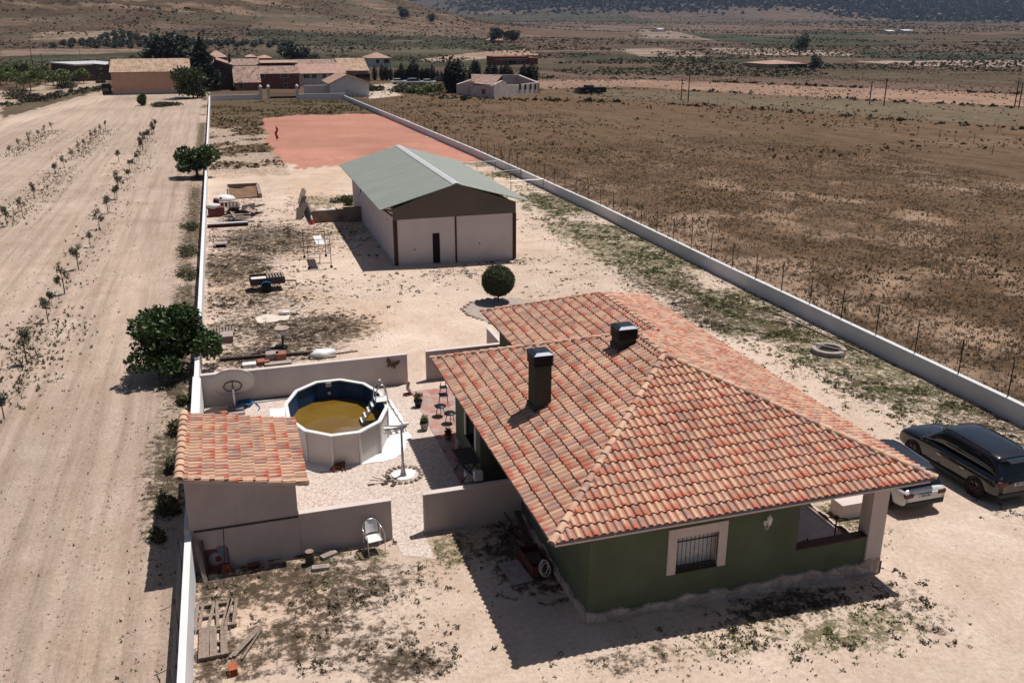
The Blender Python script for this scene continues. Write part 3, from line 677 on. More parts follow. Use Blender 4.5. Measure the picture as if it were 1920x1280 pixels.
# the window opening is cut by building the front of the wall round it
walls2 = MB()
walls.v = []; walls.f = []; walls.sm = []
walls.box(7.93, 19.05, -.6, 14.2, 24.4, 2.88); walls.box(8.9, 24.4, -.6, 16.9, 27.1, 2.88)
walls.box(7.6, 27.1, -.6, 16.9, 30.6, 2.88); walls.box(8.9, 30.6, -.6, 16.9, 31.4, 2.88); walls.box(10.7, 31.4, -.6, 17.3, 36.2, 2.88)
for x0, x1, z0, z1 in ((7.93, 10.43, -.6, 2.88), (11.68, 14.2, -.6, 2.88), (10.43, 11.68, -.6, 1.08), (10.43, 11.68, 2.12, 2.88)):
    walls.box(x0, 18.75, z0, x1, 19.05, z1)
for y0, y1, z0, z1 in ((27.1, 27.75, -.6, 2.88), (28.95, 30.6, -.6, 2.88), (27.75, 28.95, -.6, 1.0), (27.75, 28.95, 2.1, 2.88)):
    walls.box(7.3, y0, z0, 7.6, y1, z1)
walls.box(14.2, 18.75, -.6, 16.55, 18.97, 1.06)
hp(walls, 'wall', M['green'])
cop = MB().box(14.2, 18.70, 1.06, 16.56, 19.02, 1.10); hp(cop, 'coping', M['maroon'])
# jagged rubble plinth: a strip with an uneven top
def jag(p0, p1, z0, zt, name, out=.07, n=60, seed=1):
    R = random.Random(seed); p0 = Vector(p0); p1 = Vector(p1); d = (p1-p0); s = Vector((d.y, -d.x)).normalized()*out
    V = []; h = zt
    tops = []
    for i in range(n+1):
        t = i/n*9.3*(d.length/9.3)
        tops.append(zt*(1+.18*math.sin(t*2.1+seed)+.20*math.sin(t*6.3+seed*2))+R.uniform(-.02, .02))
    for i in range(n+1):
        q = p0+d*i/n; o_ = R.uniform(0, .02); sx = s*(1+o_/out)
        V += [(q.x+sx.x, q.y+sx.y, z0), (q.x+sx.x, q.y+sx.y, tops[i]), (q.x-s.x*.3, q.y-s.y*.3, tops[i]+.01)]
    F = []
    for i in range(n):
        a = i*3; F += [(a, a+3, a+4, a+1), (a+1, a+4, a+5, a+2)]
    return MB().add(V, F)
m = jag((7.86, 18.75), (17.1, 18.75), -.6, .24, 'p', .07, 90, 1)
m2 = jag((7.93, 24.4), (7.93, 18.68), -.6, .24, 'p', .07, 60, 3); m.add(m2.v, m2.f)
m2 = jag((17.1, 18.68), (17.1, 22.5), -.6, .24, 'p', .06, 40, 5); m.add(m2.v, m2.f)
m2 = jag((7.3, 30.6), (7.3, 27.1), -.6, .22, 'p', .05, 40, 7); m.add(m2.v, m2.f)
hp(m, 'plinth', M['plinth'])
so = MB().box(xl+.10, yf+.05, 2.86, xr-.10, yb-.06, 2.985); so.box(xw+.10, yb-.06, 2.86, xr-.10, yb2-.06, 2.985)
hp(so, 'eave_fascia', M['trim'], .008)
# porch floor, column
hp(MB().box(14.2, 18.97, -.5, 16.95, 24.4, .12), 'porch_floor', M['porch'])
hp(MB().box(16.95, 19.16, -.5, 17.22, 27.0, .135), 'floor_edge', M['trim'])
hp(MB().box(16.56, 18.69, -.5, 17.10, 19.15, 2.86), 'column', M['trim'], .01)
hp(MB().box(16.56, 26.5, -.5, 17.10, 26.96, 2.86), 'column', M['trim'], .01)
# front window
win = thing('window', None, None, (11.05, 18.75, 1.5)); win.parent = house; win.location = Vector((11.05, 18.75, 1.5))-house.location
fr = MB()
fr.box(10.17, 18.71, 1.02, 10.43, 18.80, 2.41); fr.box(11.68, 18.71, 1.02, 11.94, 18.80, 2.41); fr.box(10.43, 18.712, 2.12, 11.68, 18.80, 2.408)
fr.box(10.43, 18.80, 1.06, 10.445, 19.0, 2.12); fr.box(11.665, 18.80, 1.06, 11.68, 19.0, 2.12); fr.box(10.445, 18.8, 2.10, 11.665, 19.0, 2.12)
hp(fr, 'window_surround', M['trim'], .006, win)
hp(MB().box(10.43, 18.69, 1.03, 11.68, 19.0, 1.07), 'sill', M['maroon'], .005, win)
hp(MB().box(10.445, 18.99, 1.07, 11.665, 19.02, 2.1), 'pane', M['frost'], 0, win)
gr = MB()
for i in range(10):
    x = 10.5+i*.125; gr.tube([(x, 18.79, 1.08), (x, 18.79, 2.10)], .008, 6)
    zk = (1.55, 1.7, 1.45)[i % 3]; gr.blob((x, 18.79, zk), .02, i, 0, 1)
for z in (1.16, 1.95): gr.box(10.45, 18.778, z, 11.66, 18.802, z+.03)
hp(gr, 'window_grille', M['black'], 0, win)
win2 = thing('window', None, None); win2.parent = house; win2.location = Vector((7.3, 28.35, 1.5))-house.location
fr = MB(); fr.box(7.26, 27.55, .95, 7.36, 27.75, 2.3); fr.box(7.26, 28.95, .95, 7.36, 29.15, 2.3); fr.box(7.262, 27.75, 2.1, 7.36, 28.95, 2.298)
hp(fr, 'window_surround', M['trim'], .006, win2); hp(MB().box(7.22, 27.75, .96, 7.58, 28.95, 1.0), 'sill', M['maroon'], 0, win2)
hp(MB().box(7.55, 27.75, 1.0, 7.58, 28.95, 2.1), 'pane', M['glass'], 0, win2)
# wall lamp
wl = thing('wall_lamp', None, None); wl.parent = house; wl.location = Vector((13.09, 18.7, 2.2))-house.location
hp(MB().box(13.05, 18.70, 2.06, 13.13, 18.75, 2.20).tube([(13.09, 18.70, 2.12), (13.09, 18.60, 2.07), (13.10, 18.54, 2.14), (13.09, 18.52, 2.2)], .012, 6), 'bracket', M['pwhite'], 0, wl)
hp(MB().lathe([(.001, .30), (.03, .27), (.085, .18), (.075, .15), (.055, 0), (.001, -.02)], (13.09, 18.54, 2.18), 6), 'lantern', M['pwhite'], 0, wl)
hp(MB().tube([(13.16+.05*math.cos(t*.7), 18.73, 1.98+.08*math.sin(t*.7)) for t in range(10)], .011, 5, cap=False), 'wall_ornament', M['pwhite'], 0, house)
# roof
T = M['tiles']; roofs = [tile_plane([A, B, P1], A, B, T, 'r', house), tile_plane([A, P1, P2, D], D, A, T, 'r', house), tile_plane([D, P2, V1, I], I, D, T, 'r', house),
  tile_plane([B, (xr, V1[1], E0), V1, P2, P1], B, G, T, 'r', house), tile_plane([(xr, V1[1], E0), G, W1, V1], B, G, T, 'r', house), tile_plane([I, V1, W1, E_], E_, I, T, 'r', house), tile_plane([E_, W1, G], G, E_, T, 'r', house)]
roof = join_meshes(roofs, 'roof', T, None); reparent(roof, house)
und = MB()
for f in ((A, B, P1), (A, P1, P2, D), (D, P2, V1, I), (B, (xr, V1[1], E0), V1, P2, P1), ((xr, V1[1], E0), G, W1, V1), (I, V1, W1, E_), (E_, W1, G)): und.add([Vector(p)-Vector((0, 0, .05)) for p in f], [tuple(range(len(f)))])
hp(und, 'roof_underlay', M['trim'])
for k, (a, b) in enumerate(((A, P1), (B, P1), (D, P2), (E_, W1), (G, W1), (P1, P2), (V1, W1))):
    reparent(caps(a, b, 'ridge_tiles', None, seed=k+1), roof); 
def chimney(x0, y0, x1, y1, zt):
    c = thing('chimney', None, None); c.parent = house; c.location = Vector(((x0+x1)/2, (y0+y1)/2, 4))-house.location
    hp(MB().box(x0, y0, 3.3, x1, y1, zt-.42), 'shaft', M['chim'], .01, c)
    m = MB()
    for k in range(5):
        z = zt-.42+k*.065; m.box(x0-.045, y0-.045, z, x1+.045, y1+.045, z+.028); m.box(x0-.01, y0-.01, z+.028, x1+.01, y1+.01, z+.065)
    hp(m, 'vent_slats', M['black'], 0, c)
    m = MB(); a = .06; z = zt-.095
    vs = [(x0-a, y0-a, z), (x1+a, y0-a, z), (x1+a, y1+a, z), (x0-a, y1+a, z), (x0-a, y0-a, z+.03), (x1+a, y0-a, z+.03), (x1+a, y1+a, z+.03), (x0-a, y1+a, z+.03),
          (x0+.07, y0+.07, zt), (x1-.07, y0+.07, zt), (x1-.07, y1-.07, zt), (x0+.07, y1-.07, zt)]
    m.add(vs, [(3, 2, 1, 0), (0, 1, 5, 4), (1, 2, 6, 5), (2, 3, 7, 6), (3, 0, 4, 7), (4, 5, 9, 8), (5, 6, 10, 9), (6, 7, 11, 10), (7, 4, 8, 11), (8, 9, 10, 11)])
    hp(m, 'cap', M['capblue'], .006, c)
    base = MB(); n = 10
    for i in range(n):
        t = i/(n-1); 
    base.box(x0-.04, y0-.04, 3.3, x1+.04, y1+.04, E0+SL*((x0+x1)/2-xl)+.10); hp(base, 'flashing', M['chim'], .02, c)
chimney(8.30, 24.30, 8.84, 24.94, 5.60); chimney(11.50, 25.30, 12.10, 25.92, 5.80)

# ------------------------------------------------------------------ yard walls and boundary walls
def wallthing(name, label, boxes, mat, cap=None, cat='wall', bevel=.01):
    x = sum((b[0]+b[3])/2 for b in boxes)/len(boxes); y = sum((b[1]+b[4])/2 for b in boxes)/len(boxes)
    t = thing(name, label, cat, (x, y, 0)); m = MB()
    for b in boxes: m.box(*b)
    o = m.build('wall_face', mat, None, bevel); reparent(o, t)
    if cap:
        m = MB()
        for b in boxes: m.box(b[0]-.02, b[1]-.02, b[5], b[3]+.02, b[4]+.02, b[5]+.03)
        reparent(m.build('coping', cap, None, .006), t)
    return t
wallthing('yard_wall', 'pink wall behind the oval pool with a butterfly on it', [(-1.9, 36.87, -.3, 6.68, 37.07, 1.36)], M['pinkwall'], M['trim'])
w2 = wallthing('yard_wall', 'pink L-shaped wall stub at the back corner of the tiled roof', [(7.55, 36.95, -.3, 11.2, 37.15, 1.36), (11.0, 37.15, -.3, 11.2, 39.4, 1.36)], M['pinkwall'], M['trim'])
wallthing('yard_wall', 'pink front wall with the white chair standing before it', [(.98, 24.36, -.3, 3.74, 24.56, 1.34)], M['pinkwall'], M['trim'])
wallthing('yard_wall', 'pink front wall joining the green house wall', [(4.76, 24.40, -.3, 7.93, 24.60, 1.34)], M['pinkwall'], M['trim'])
# butterfly
bf = thing('butterfly_ornament', 'rusty metal butterfly hung on the pink wall behind the pool', 'ornament', (6.0, 36.85, 1.0))
def wing(sx):
    pts = [(.02, .02), (.10, .14), (.24, .25), (.30, .22), (.27, .05), (.16, -.02), (.20, -.10), (.14, -.19), (.08, -.13), (.02, -.05)]
    V = [(sx*p, q, 0) for p, q in pts]; n = len(V)
    V = [(v[0], 0, v[1]) for v in V]+[(v[0]*1.0, -.012, v[1]) for v in V]
    return MB().add(V, [tuple(range(n)), tuple(reversed(range(n, 2*n)))]+[(i, (i+1) % n, n+(i+1) % n, n+i) for i in range(n)])
rust = simple('rusty_plate', (.13, .075, .045), .8, .3, .5, 12)
for sx in (-1, 1): o = wing(sx).build('wing', rust, bf); o.rotation_euler = (0, .35, 0)
o = MB().tube([(0, -.02, -.18), (0, -.02, .12)], .018, 6).tube([(0, -.02, .12), (-.07, -.02, .22)], .006, 5).tube([(0, -.02, .12), (.07, -.02, .22)], .006, 5).build('body', rust, bf); o.rotation_euler = (0, .35, 0)
# left boundary wall: three stretches
wl_ = thing('boundary_wall', 'long white wall down the left side of the plot', 'wall', (-2.1, 120, 0))
m = MB(); seg = []
m.box(-2.22, 37.1, -.4, -2.02, 203.4, 1.0); m.box(-2.22, 24.5, -.4, -1.9, 37.1, 1.30)
reparent(m.build('wall_face', M['white'], None, .01), wl_)
wn = thing('boundary_wall', 'bright white near wall at the lower left with netting along its outer side', 'wall', (-2.1, 17, 0))
reparent(MB().box(-2.2, 2, -.4, -2.02, 24.3, 1.25).build('wall_face', M['white'], None, .012), wn)
def chain_mat():
    n = NT('chain_link', .5, .6); p = n.pos(); s_ = n.n('ShaderNodeSeparateXYZ'); n.lk(p, s_.inputs[0])
    h = n.math('ADD', s_.outputs[0], s_.outputs[1])
    a = n.math('FRACT', n.math('MULTIPLY', n.math('ADD', h, s_.outputs[2]), 14)); b = n.math('FRACT', n.math('MULTIPLY', n.math('SUBTRACT', h, s_.outputs[2]), 14))
    k = n.math('MAXIMUM', n.math('LESS_THAN', a, .07), n.math('LESS_THAN', b, .07)); n.col((.10, .10, .095))
    n.lk(k, n.b.inputs['Alpha']); return n.m
M['chain'] = chain_mat()
def netting(name, parent, pts, h):
    m = MB()
    for a, b in zip(pts, pts[1:]): m.add([a, b, (b[0], b[1], b[2]+h), (a[0], a[1], a[2]+h)], [(0, 1, 2, 3)])
    o = m.build(name, M['chain']); reparent(o, parent); return o
netting('netting', wn, [(-2.25, 5, .9), (-2.25, 24.3, .9)], .9)
for y in (9.5, 12.2, 14.9, 17.6, 20.3, 23):
    reparent(MB().tube([(-2.26, y, .3), (-2.26, y, 1.85)], .02, 6).build('post', M['black']), wn)
reparent(MB().tube([(-2.26, 20.3, 1.7), (-2.26, 19.3, 1.0)], .015, 5).build('brace', M['black']), wn)
# right boundary wall with fence
RB = [(29.9, 2, .28), (30.15, 28, .28), (30.1, 50, .28), (30.3, 72, .28), (29.5, 112, .3), (28.0, 150, .3), (25.6, 203.4, .35)]
rw = thing('boundary_wall', 'low white wall running down the right side of the plot with a post fence', 'wall', (29.5, 100, 0))
m = MB(); mc = MB()
for a, b in zip(RB, RB[1:]):
    for q, z0, z1, mm in ((.11, -1.0, 0, m), (.125, 0, .025, mc)):
        d = Vector((b[0]-a[0], b[1]-a[1])).normalized(); s_ = Vector((d.y, -d.x))*q
        vs = [(a[0]-s_.x, a[1]-s_.y), (a[0]+s_.x, a[1]+s_.y), (b[0]+s_.x, b[1]+s_.y), (b[0]-s_.x, b[1]-s_.y)]
        V = [(v[0], v[1], (a if i in (0, 1) else b)[2]+z0) for i, v in enumerate(vs)]+[(v[0], v[1], (a if i in (0, 1) else b)[2]+z1) for i, v in enumerate(vs)]
        mm.add(V, [(3, 2, 1, 0), (4, 5, 6, 7), (0, 1, 5, 4), (1, 2, 6, 5), (2, 3, 7, 6), (3, 0, 4, 7)])
reparent(m.build('wall_face', M['white']), rw); reparent(mc.build('coping', M['white']), rw)
def rbx(y):
    for a, b in zip(RB, RB[1:]):
        if a[1] <= y <= b[1]: t = (y-a[1])/(b[1]-a[1]); return a[0]+t*(b[0]-a[0]), a[2]+t*(b[2]-a[2])
    return RB[-1][0], RB[-1][2]
fence = thing('wire_fence', 'wire mesh fence of thin dark posts along the low white right wall', 'fence', (30, 100, 0))
pm = None; k = 0; y = 5.0; pts = []
pbase = MB().tube([(0, 0, -.1), (0, 0, 1.62)], .026, 6)
while y < 203:
    x, z = rbx(y); pts.append((x+.02, y, z+.02))
    if pm is None: o = pbase.build('post', M['black'], fence); pm = o
    else: o = pm.copy(); S.collection.objects.link(o)
    o.parent = fence; o.location = Vector((x+.02, y, z))-fence.location
    if k % 7 == 5:
        b = MB().tube([(0, -.9, 0), (0, 0, 1.5)], .016, 5).tube([(0, .9, 0), (0, 0, 1.5)], .016, 5).build('brace', M['steel'], fence); b.location = o.location
    y += 2.78; k += 1
netting('netting', fence, pts, 1.5)
mw = MB()
for h in (.05, .8, 1.52): mw.tube([(p[0]+.02, p[1], p[2]+h) for p in pts], .004, 4)
reparent(mw.build('wire', M['steel']), fence)
# far wall and gate
fw = thing('boundary_wall', 'white far wall closing the plot with a gate between pillars', 'wall', (12, 203.5, 0))
pl = [at(a, 182).x for a in (487, 501, 553)]
reparent(MB().box(-2.2, 203.4, -.6, pl[0], 203.65, 1.0).box(pl[2], 203.4, -.8, 25.7, 203.65, .9).build('wall_face', M['white']), fw)
for x in pl:
    g = MB().box(x-.28, 203.25, -.6, x+.28, 203.8, 2.5); g.lathe([(.38, 2.5), (.38, 2.6), (.25, 2.7), (.22, 2.8), (.001, 3.0)], (x, 203.5, 0), 10); reparent(g.build('pillar', M['vwhite']), fw)
gm = MB(); x0, x1 = pl[1]+.3, pl[2]-.3
for i in range(30): gm.box(x0+(x1-x0)*i/29-.02, 203.5, .05, x0+(x1-x0)*i/29+.02, 203.54, 1.3)
gm.box(x0, 203.49, .1, x1, 203.55, .5); reparent(gm.build('gate', M['black']), fw)

# ------------------------------------------------------------------ tool shed
sh = thing('shed', 'small pink shed with a single-pitch clay tile roof beside the pool', 'shed', (-.5, 26.6, 0))
sx0, sx1, sy0, sy1 = -2.05, .98, 24.34, 28.95; zl, zrr = 3.02, 2.42
m = MB(); vs = [(sx0, sy0, -.3), (sx1, sy0, -.3), (sx1, sy1, -.3), (sx0, sy1, -.3), (sx0, sy0, zl-.14), (sx1, sy0, zrr-.08), (sx1, sy1, zrr-.08), (sx0, sy1, zl-.14)]
m.add(vs, [(3, 2, 1, 0), (4, 5, 6, 7), (0, 1, 5, 4), (1, 2, 6, 5), (2, 3, 7, 6), (3, 0, 4, 7)]); reparent(m.build('wall', M['pinkwall']), sh)
reparent(MB().box(sx0+.1, sy0-.035, 1.28, sx1, sy0-.001, 1.33).build('brick_course', M['darkwood']), sh)
a = (sx0-.12, sy0-.12, zl); b = (sx1+.36, sy0-.12, zrr-.05); c = (sx1+.36, sy1+.15, zrr-.05); d = (sx0-.12, sy1+.15, zl)
r = tile_plane([a, b, c, d], c, b, T, 'r', sh); r = join_meshes([r], 'roof', T, None); reparent(r, sh)
reparent(MB().add([Vector(q)-Vector((0, 0, .06)) for q in (a, b, c, d)]+[Vector(q)-Vector((0, 0, .0)) for q in (a, b, c, d)], [(3, 2, 1, 0), (4, 5, 6, 7), (0, 1, 5, 4), (1, 2, 6, 5), (2, 3, 7, 6), (3, 0, 4, 7)]).build('roof_underlay', M['trim']), sh)
reparent(caps((sx0-.1, sy0-.15, zl+.0), (sx0-.1, sy1+.15, zl+.0), 'ridge_tiles', None, .14, seed=21), r)
reparent(caps(Vector(b)+Vector((0, .07, -.02)), Vector(a)+Vector((0, .07, -.02)), 'verge_tiles', None, .10, seed=23), r)

# ------------------------------------------------------------------ hangar / warehouse
hg = thing('warehouse', 'white block warehouse with grey-green sheet roof and maroon corner posts', 'warehouse', (14.1, 68, 0))
hx0, hx1, hy0, hy1 = 9.93, 18.25, 57.75, 77.4; rx0, rx1, ry0, ry1 = 9.0, 19.15, 57.3, 77.9; rz0, rzr = 3.78, 5.22; hxm = 14.08
he = 3.62
m = MB()
dx0, dx1 = 12.48, 12.98
for x0, x1, z0, z1 in ((hx0, dx0, -.8, 3.05), (dx1, hx1, -.8, 3.05), (dx0, dx1, 1.95, 3.05)): m.box(x0, hy0, z0, x1, hy0+.2, z1)
for k in range(4):
    y0 = hy0+.2+(hy1-hy0-.2)*k/4; y1 = hy0+.2+(hy1-hy0-.2)*(k+1)/4
    m.box(hx0, y0+.03, -.8, hx0+.2, y1-.03, he)
m.box(hx1-.2, hy0+.2, -.8, hx1, hy1, he); m.box(hx0+.2, hy1-.2, -.8, hx1-.2, hy1, he)
reparent(m.build('wall', M['hangblocks']), hg)
reparent(MB().box(dx0, hy0+.12, -.2, dx1, hy0+.16, 1.95).build('doorway', M['dark']), hg)
reparent(MB().box(dx0-.02, hy0-.12, -.3, dx1+.04, hy0-.002, -.06).build('doorstep', M['concrete']), hg)
m = MB()
prof = [(hx0+.0, 2.98), (hx1+.0, 2.98), (hx1, he+.1), (hxm, rzr-.05), (hx0, he+.1)]
m.add([(x, hy0-.04, z) for x, z in prof]+[(x, hy0+.16, z) for x, z in prof], [(0, 1, 2, 3, 4), (9, 8, 7, 6, 5)]+[(i, i+5, (i+1) % 5+5, (i+1) % 5) for i in range(5)])
reparent(m.build('gable_cladding', M['gable']), hg); m = MB(); m.add([(x, hy1+.04, z) for x, z in prof]+[(x, hy1-.12, z) for x, z in prof], [(4, 3, 2, 1, 0), (5, 6, 7, 8, 9)]+[((i+1) % 5, (i+1) % 5+5, i+5, i) for i in range(5)])
reparent(m.build('gable_cladding', M['gable']), hg)
for x in (hx0-.02, hx1-.22):
    reparent(MB().box(x, hy0-.05, -.8, x+.24, hy0+.24, 2.98).build('corner_post', M['maroon']), hg)
reparent(MB().box(14.06-.05, hy0-.03, -.8, 14.06+.07, hy0-.001, 2.98).build('centre_post', M['maroon']), hg)
reparent(MB().beam((hx0+.1, hy0+.3, 3.1), (rx0+.25, hy0+.3, 3.75), .1).beam((rx0+.1, hy0+.2, 3.72), (hx0+.2, hy0+.2, 3.5), .08).build('eave_brace', M['maroon']), hg)
m = MB()
def sheetroof(xe, xr_, ye0, ye1, ze, zr_, t=.05):
    n = 96; V = []; F = []
    for i in range(n+1):
        y = ye0+(ye1-ye0)*i/n; h = .018 if i % 2 else 0
        V += [(xe, y, ze+h), (xr_, y, zr_+h), (xe, y, ze-t), (xr_, y, zr_-t)]
    for i in range(n):
        a = 4*i; F += [(a, a+1, a+5, a+4), (a+2, a+6, a+7, a+3), (a, a+4, a+6, a+2)]
    F += [(0, 2, 3, 1), (4*n, 4*n+1, 4*n+3, 4*n+2)]; return V, F
for xe in (rx0, rx1): m.add(*sheetroof(xe, hxm, ry0, ry1, rz0, rzr))
rf = m.build('roof', M['hroof']); reparent(rf, hg)
reparent(MB().add([(hxm-.26, ry0-.02, rzr-.03), (hxm, ry0-.02, rzr+.055), (hxm+.26, ry0-.02, rzr-.03), (hxm-.26, ry1+.02, rzr-.03), (hxm, ry1+.02, rzr+.055), (hxm+.26, ry1+.02, rzr-.03)], [(0, 1, 4, 3), (1, 2, 5, 4)]).build('ridge_cap', M['wroof']), rf)
for y, z, w_, h in ((60.2, 2.45, .3, .1), (60.2, 2.0, .12, .08), (65.2, 2.7, .5, .12), (66, 2.1, .15, .1), (68.2, 2.6, .4, .14), (72.2, 2.3, .5, .35), (73.2, 1.9, .3, .2)):
    reparent(MB().box(hx0-.012, y, z, hx0+.05, y+w_, z+h).build('vent_slot', M['dark']), hg)
for x, z in ((11.25, .95), (15.7, 1.05)): reparent(MB().lathe([(.05, 0), (.05, .02), (.001, .02)], (0, 0, 0), 10, Matrix.Translation((x, hy0, z)) @ Matrix.Rotation(math.pi/2, 4, 'X')).build('vent', M['dark']), hg)
reparent(MB().blob((hx1+.15, hy0-.1, -.28), (.35, .3, .14), 4).build('footing', M['rock']), hg)

# ------------------------------------------------------------------ pool
px_, py_, pr, ph = 3.06, 32.35, 2.02, 1.27; NP = 12
pool = thing('swimming_pool', 'oval above-ground pool with blue liner and murky brown water', 'swimming pool', (px_, py_, 0))
def ring(r, z, off=0): return [(r*math.cos(2*math.pi*(i+.5)/NP+off)*(.93), r*math.sin(2*math.pi*(i+.5)/NP+off)*1.35, z) for i in range(NP)]
PYs = 1.35
pc = M['poolwall']
def ringband(r0, z0, r1, z1):
    return ring(r0, z0)+ring(r1, z1), [(i, (i+1) % NP, NP+(i+1) % NP, NP+i) for i in range(NP)]
m = MB(); m.add(*ringband(pr, 0, pr, ph)); m.build('wall_panels', pc, pool)
for i in range(NP):
    a = Vector(ring(pr+.02, 0)[i]); MB().tube([a, a+Vector((0, 0, ph))], .045, 6).build('upright', M['pwhite'], pool)
m = MB(); m.add(*ringband(pr-.035, ph, pr-.03, .15)); V, F = ringband(pr-.035, .15, pr-.035, ph); 
m2 = MB(); m2.add(V, [tuple(reversed(f)) for f in F]); m2.build('liner', M['liner'], pool)
m = MB(); V, F = ringband(pr+.08, ph-.02, pr-.07, ph-.02); V2, F2 = ringband(pr+.08, ph+.03, pr-.07, ph+.03)
m.add(V2, F2); m.add(V, [tuple(reversed(f)) for f in F]); m.add(*ringband(pr+.08, ph-.02, pr+.08, ph+.03)); V, F = ringband(pr-.07, ph-.02, pr-.07, ph+.03); m.add(V, [tuple(reversed(f)) for f in F])
m.build('rim', M['pwhite'], pool)
MB().add(ring(pr-.036, .50), [tuple(range(NP))]).build('water', M['water'], pool)
q = ring(pr-.04, ph-.28); a = Vector(q[2])*.5+Vector(q[3])*.5
MB().box(a.x-.12, a.y-.07, ph-.2, a.x+.1, a.y-.0, ph-.02).build('skimmer', M['pwhite'], pool)
MB().lathe([(.07, 0), (.07, .03), (.001, .03)], (0, 0, 0), 10, Matrix.Translation((a.x+.0, a.y-.02, .78)) @ Matrix.Rotation(math.pi/2, 4, 'X')).build('inlet', M['pwhite'], pool)
sp_ = [(.69,35.8),(1.5,35.7),(2.2,36.1),(4.3,36.1),(5.19,34.9),(5.59,35.3),(5.75,33.5),(5.60,32.3),(5.75,31.4),(5.45,30.9),(5.1,30.0),(4.6,29.72),(3.39,29.57),(2.5,29.45),(1.59,29.72),(.9,30.4),(.6,31.8),(.55,34.4)]
R_ = random.Random(3); sv = []
for (a, b), (c_, d_) in zip(sp_, sp_[1:]+sp_[:1]):
    for t in (0, .25, .5, .75): sv.append((a+(c_-a)*t+R_.uniform(-.05, .05), b+(d_-b)*t+R_.uniform(-.06, .06)))
tag(MB().prism(sv, .013, .03).build('groundsheet', M['sheet']), 'crumpled white groundsheet spread under the oval pool', 'groundsheet')
# A-frame ladder
ld = thing('pool_ladder', 'white A-frame ladder straddling the right rim of the pool', 'ladder', (4.75, 32.2, 0))
lx, ly = 4.72-4.75, 0.0; tp = ph+.12
for s_ in (-.27, .27):
    MB().tube([(-.95, s_, .35), (-.25, s_, tp-.05), (-.22, s_, tp+.35), (-.12, s_, tp+.62), (.02, s_, tp+.70), (.14, s_, tp+.60), (.2, s_, tp+.3), (.22, s_, tp-.02), (.9, s_, .03)], .024, 8).build('rail', M['alu'], ld)
MB().box(-.25, -.27, tp-.02, .24, .27, tp+.02).build('platform', M['pwhite'], ld, .01)
for k in range(5):
    x = -.9+.14*k; z = .42+k*.2; MB().box(x-.06, -.25, z-.015, x+.06, .25, z+.015).build('step', M['pwhite'], ld)
for k in range(4):
    x = .82-.15*k; z = .2+k*.28; MB().box(x-.05, -.26, z-.015, x+.06, .26, z+.015).build('step', M['pwhite'], ld)
# floodlight pole with cross arm
lp = thing('light_pole', 'slim grey light pole with a cross arm standing in a ring of stones', 'light pole', (4.83, 28.35, 0))
MB().lathe([(.16, .01), (.11, .08), (.075, .25), (.06, .45), (.045, .5), (.045, 1.1), (.036, 1.12), (.034, 1.9), (.001, 1.92)], n=12).build('pole', M['steel'], lp)
MB().beam((-.55, .0, 1.84), (.2, .05, 1.88), .05).beam((-.5, .35, 1.84), (.2, .05, 1.9), .04).beam((-.02, .1, 1.9), (.22, .1, 1.9), .12, .05).build('cross_arm', M['steel'], lp)
for x, y in ((-.5, .02), (.2, .22)): MB().box(x-.11, y-.07, 1.88, x+.11, y+.07, 1.94).build('floodlight', M['pwhite'], lp, .01)
MB().beam((-.15, .6, 1.55), (.15, .05, 1.85), .035).beam((-.5, .5, 1.5), (.1, .05, 1.8), .035).build('strut', M['steel'], lp)
tag(MB().prism([(4.86+.42*math.cos(t)*(1+.12*math.sin(3*t)), 28.4+.44*math.sin(t)*(1+.1*math.cos(2*t)), ) for t in np.linspace(0, 6.1, 16)], .0, .05).build('pole_base', M['sheet'], None, .01), 'white painted concrete base under the light pole', 'base')
rk = None
for k in range(19):
    t = k/19*2*math.pi; x = 4.88+.60*math.cos(t); y = 28.42+.62*math.sin(t)
    if rk is None: o = MB().blob((0, 0, 0), (.115, .09, .085), 9, .25, 1).build('edging_stone', M['rock']); rk = o
    else: o = rk.copy(); S.collection.objects.link(o)
    o.location = (x, y, .05); o.rotation_euler = (0, 0, t+R_.uniform(-.4, .4)); sc = R_.uniform(.8, 1.25); o.scale = (sc, sc, sc)
    tag(o, 'brown edging stone in the ring round the light pole', 'stone', 'edging stones round the light pole')
for k, (x, y, r_) in enumerate(((4.1, 27.95, .3), (4.38, 27.78, .9), (4.48, 28.1, 1.2))):
    tag(MB().box(-.11, -.07, 0, .11, .07, .05).build('broken_tile', M['darkwood'], None, .01), ('dark broken tile lying farthest left of the pole base', 'dark broken tile lying nearest the shed roof', 'dark broken tile touching the ring of stones')[k], 'tile')
    o = bpy.data.objects[-1] if False else S.collection.objects[-1]; o.location = (x, y, .014); o.rotation_euler = (0, 0, r_)
# satellite dish
ds = thing('satellite_dish', 'large pale satellite dish on a pole, seen from behind', 'satellite dish', (-.68, 36.1, 0))
prof = [(.001, .0)]+[(r_*.1, .18*(r_*.1/.9)**2) for r_ in range(1, 10)]+[(.90, .19)]
Md = Matrix.Translation((.0, .14, 1.02)) @ Matrix.Rotation(math.radians(-56), 4, 'X')
V = []
m = MB().lathe(prof, (0, 0, 0), 40, Md); m.lathe([(r_, z+.012) for r_, z in prof][::-1], (0, 0, 0), 40, Md)
dm = simple('dish_paint', (.44, .40, .385), .6, 0, .1, 2); m.build('reflector', dm, ds)
m = MB(); m.tube([Md @ Vector((.37*math.cos(t), .37*math.sin(t), -.015)) for t in np.linspace(0, 2*math.pi, 9)], .022, 6); m.tube([Md @ Vector((0, -.37, -.02)), Md @ Vector((0, .37, -.02))], .02, 6)
m.build('back_frame', M['darkwood'], ds)
MB().tube([(0, 0, 0), (0, 0, .95)], .05, 10).tube([(0, 0, .85), (0, .09, .98)], .06, 8).build('mast', M['steel'], ds)
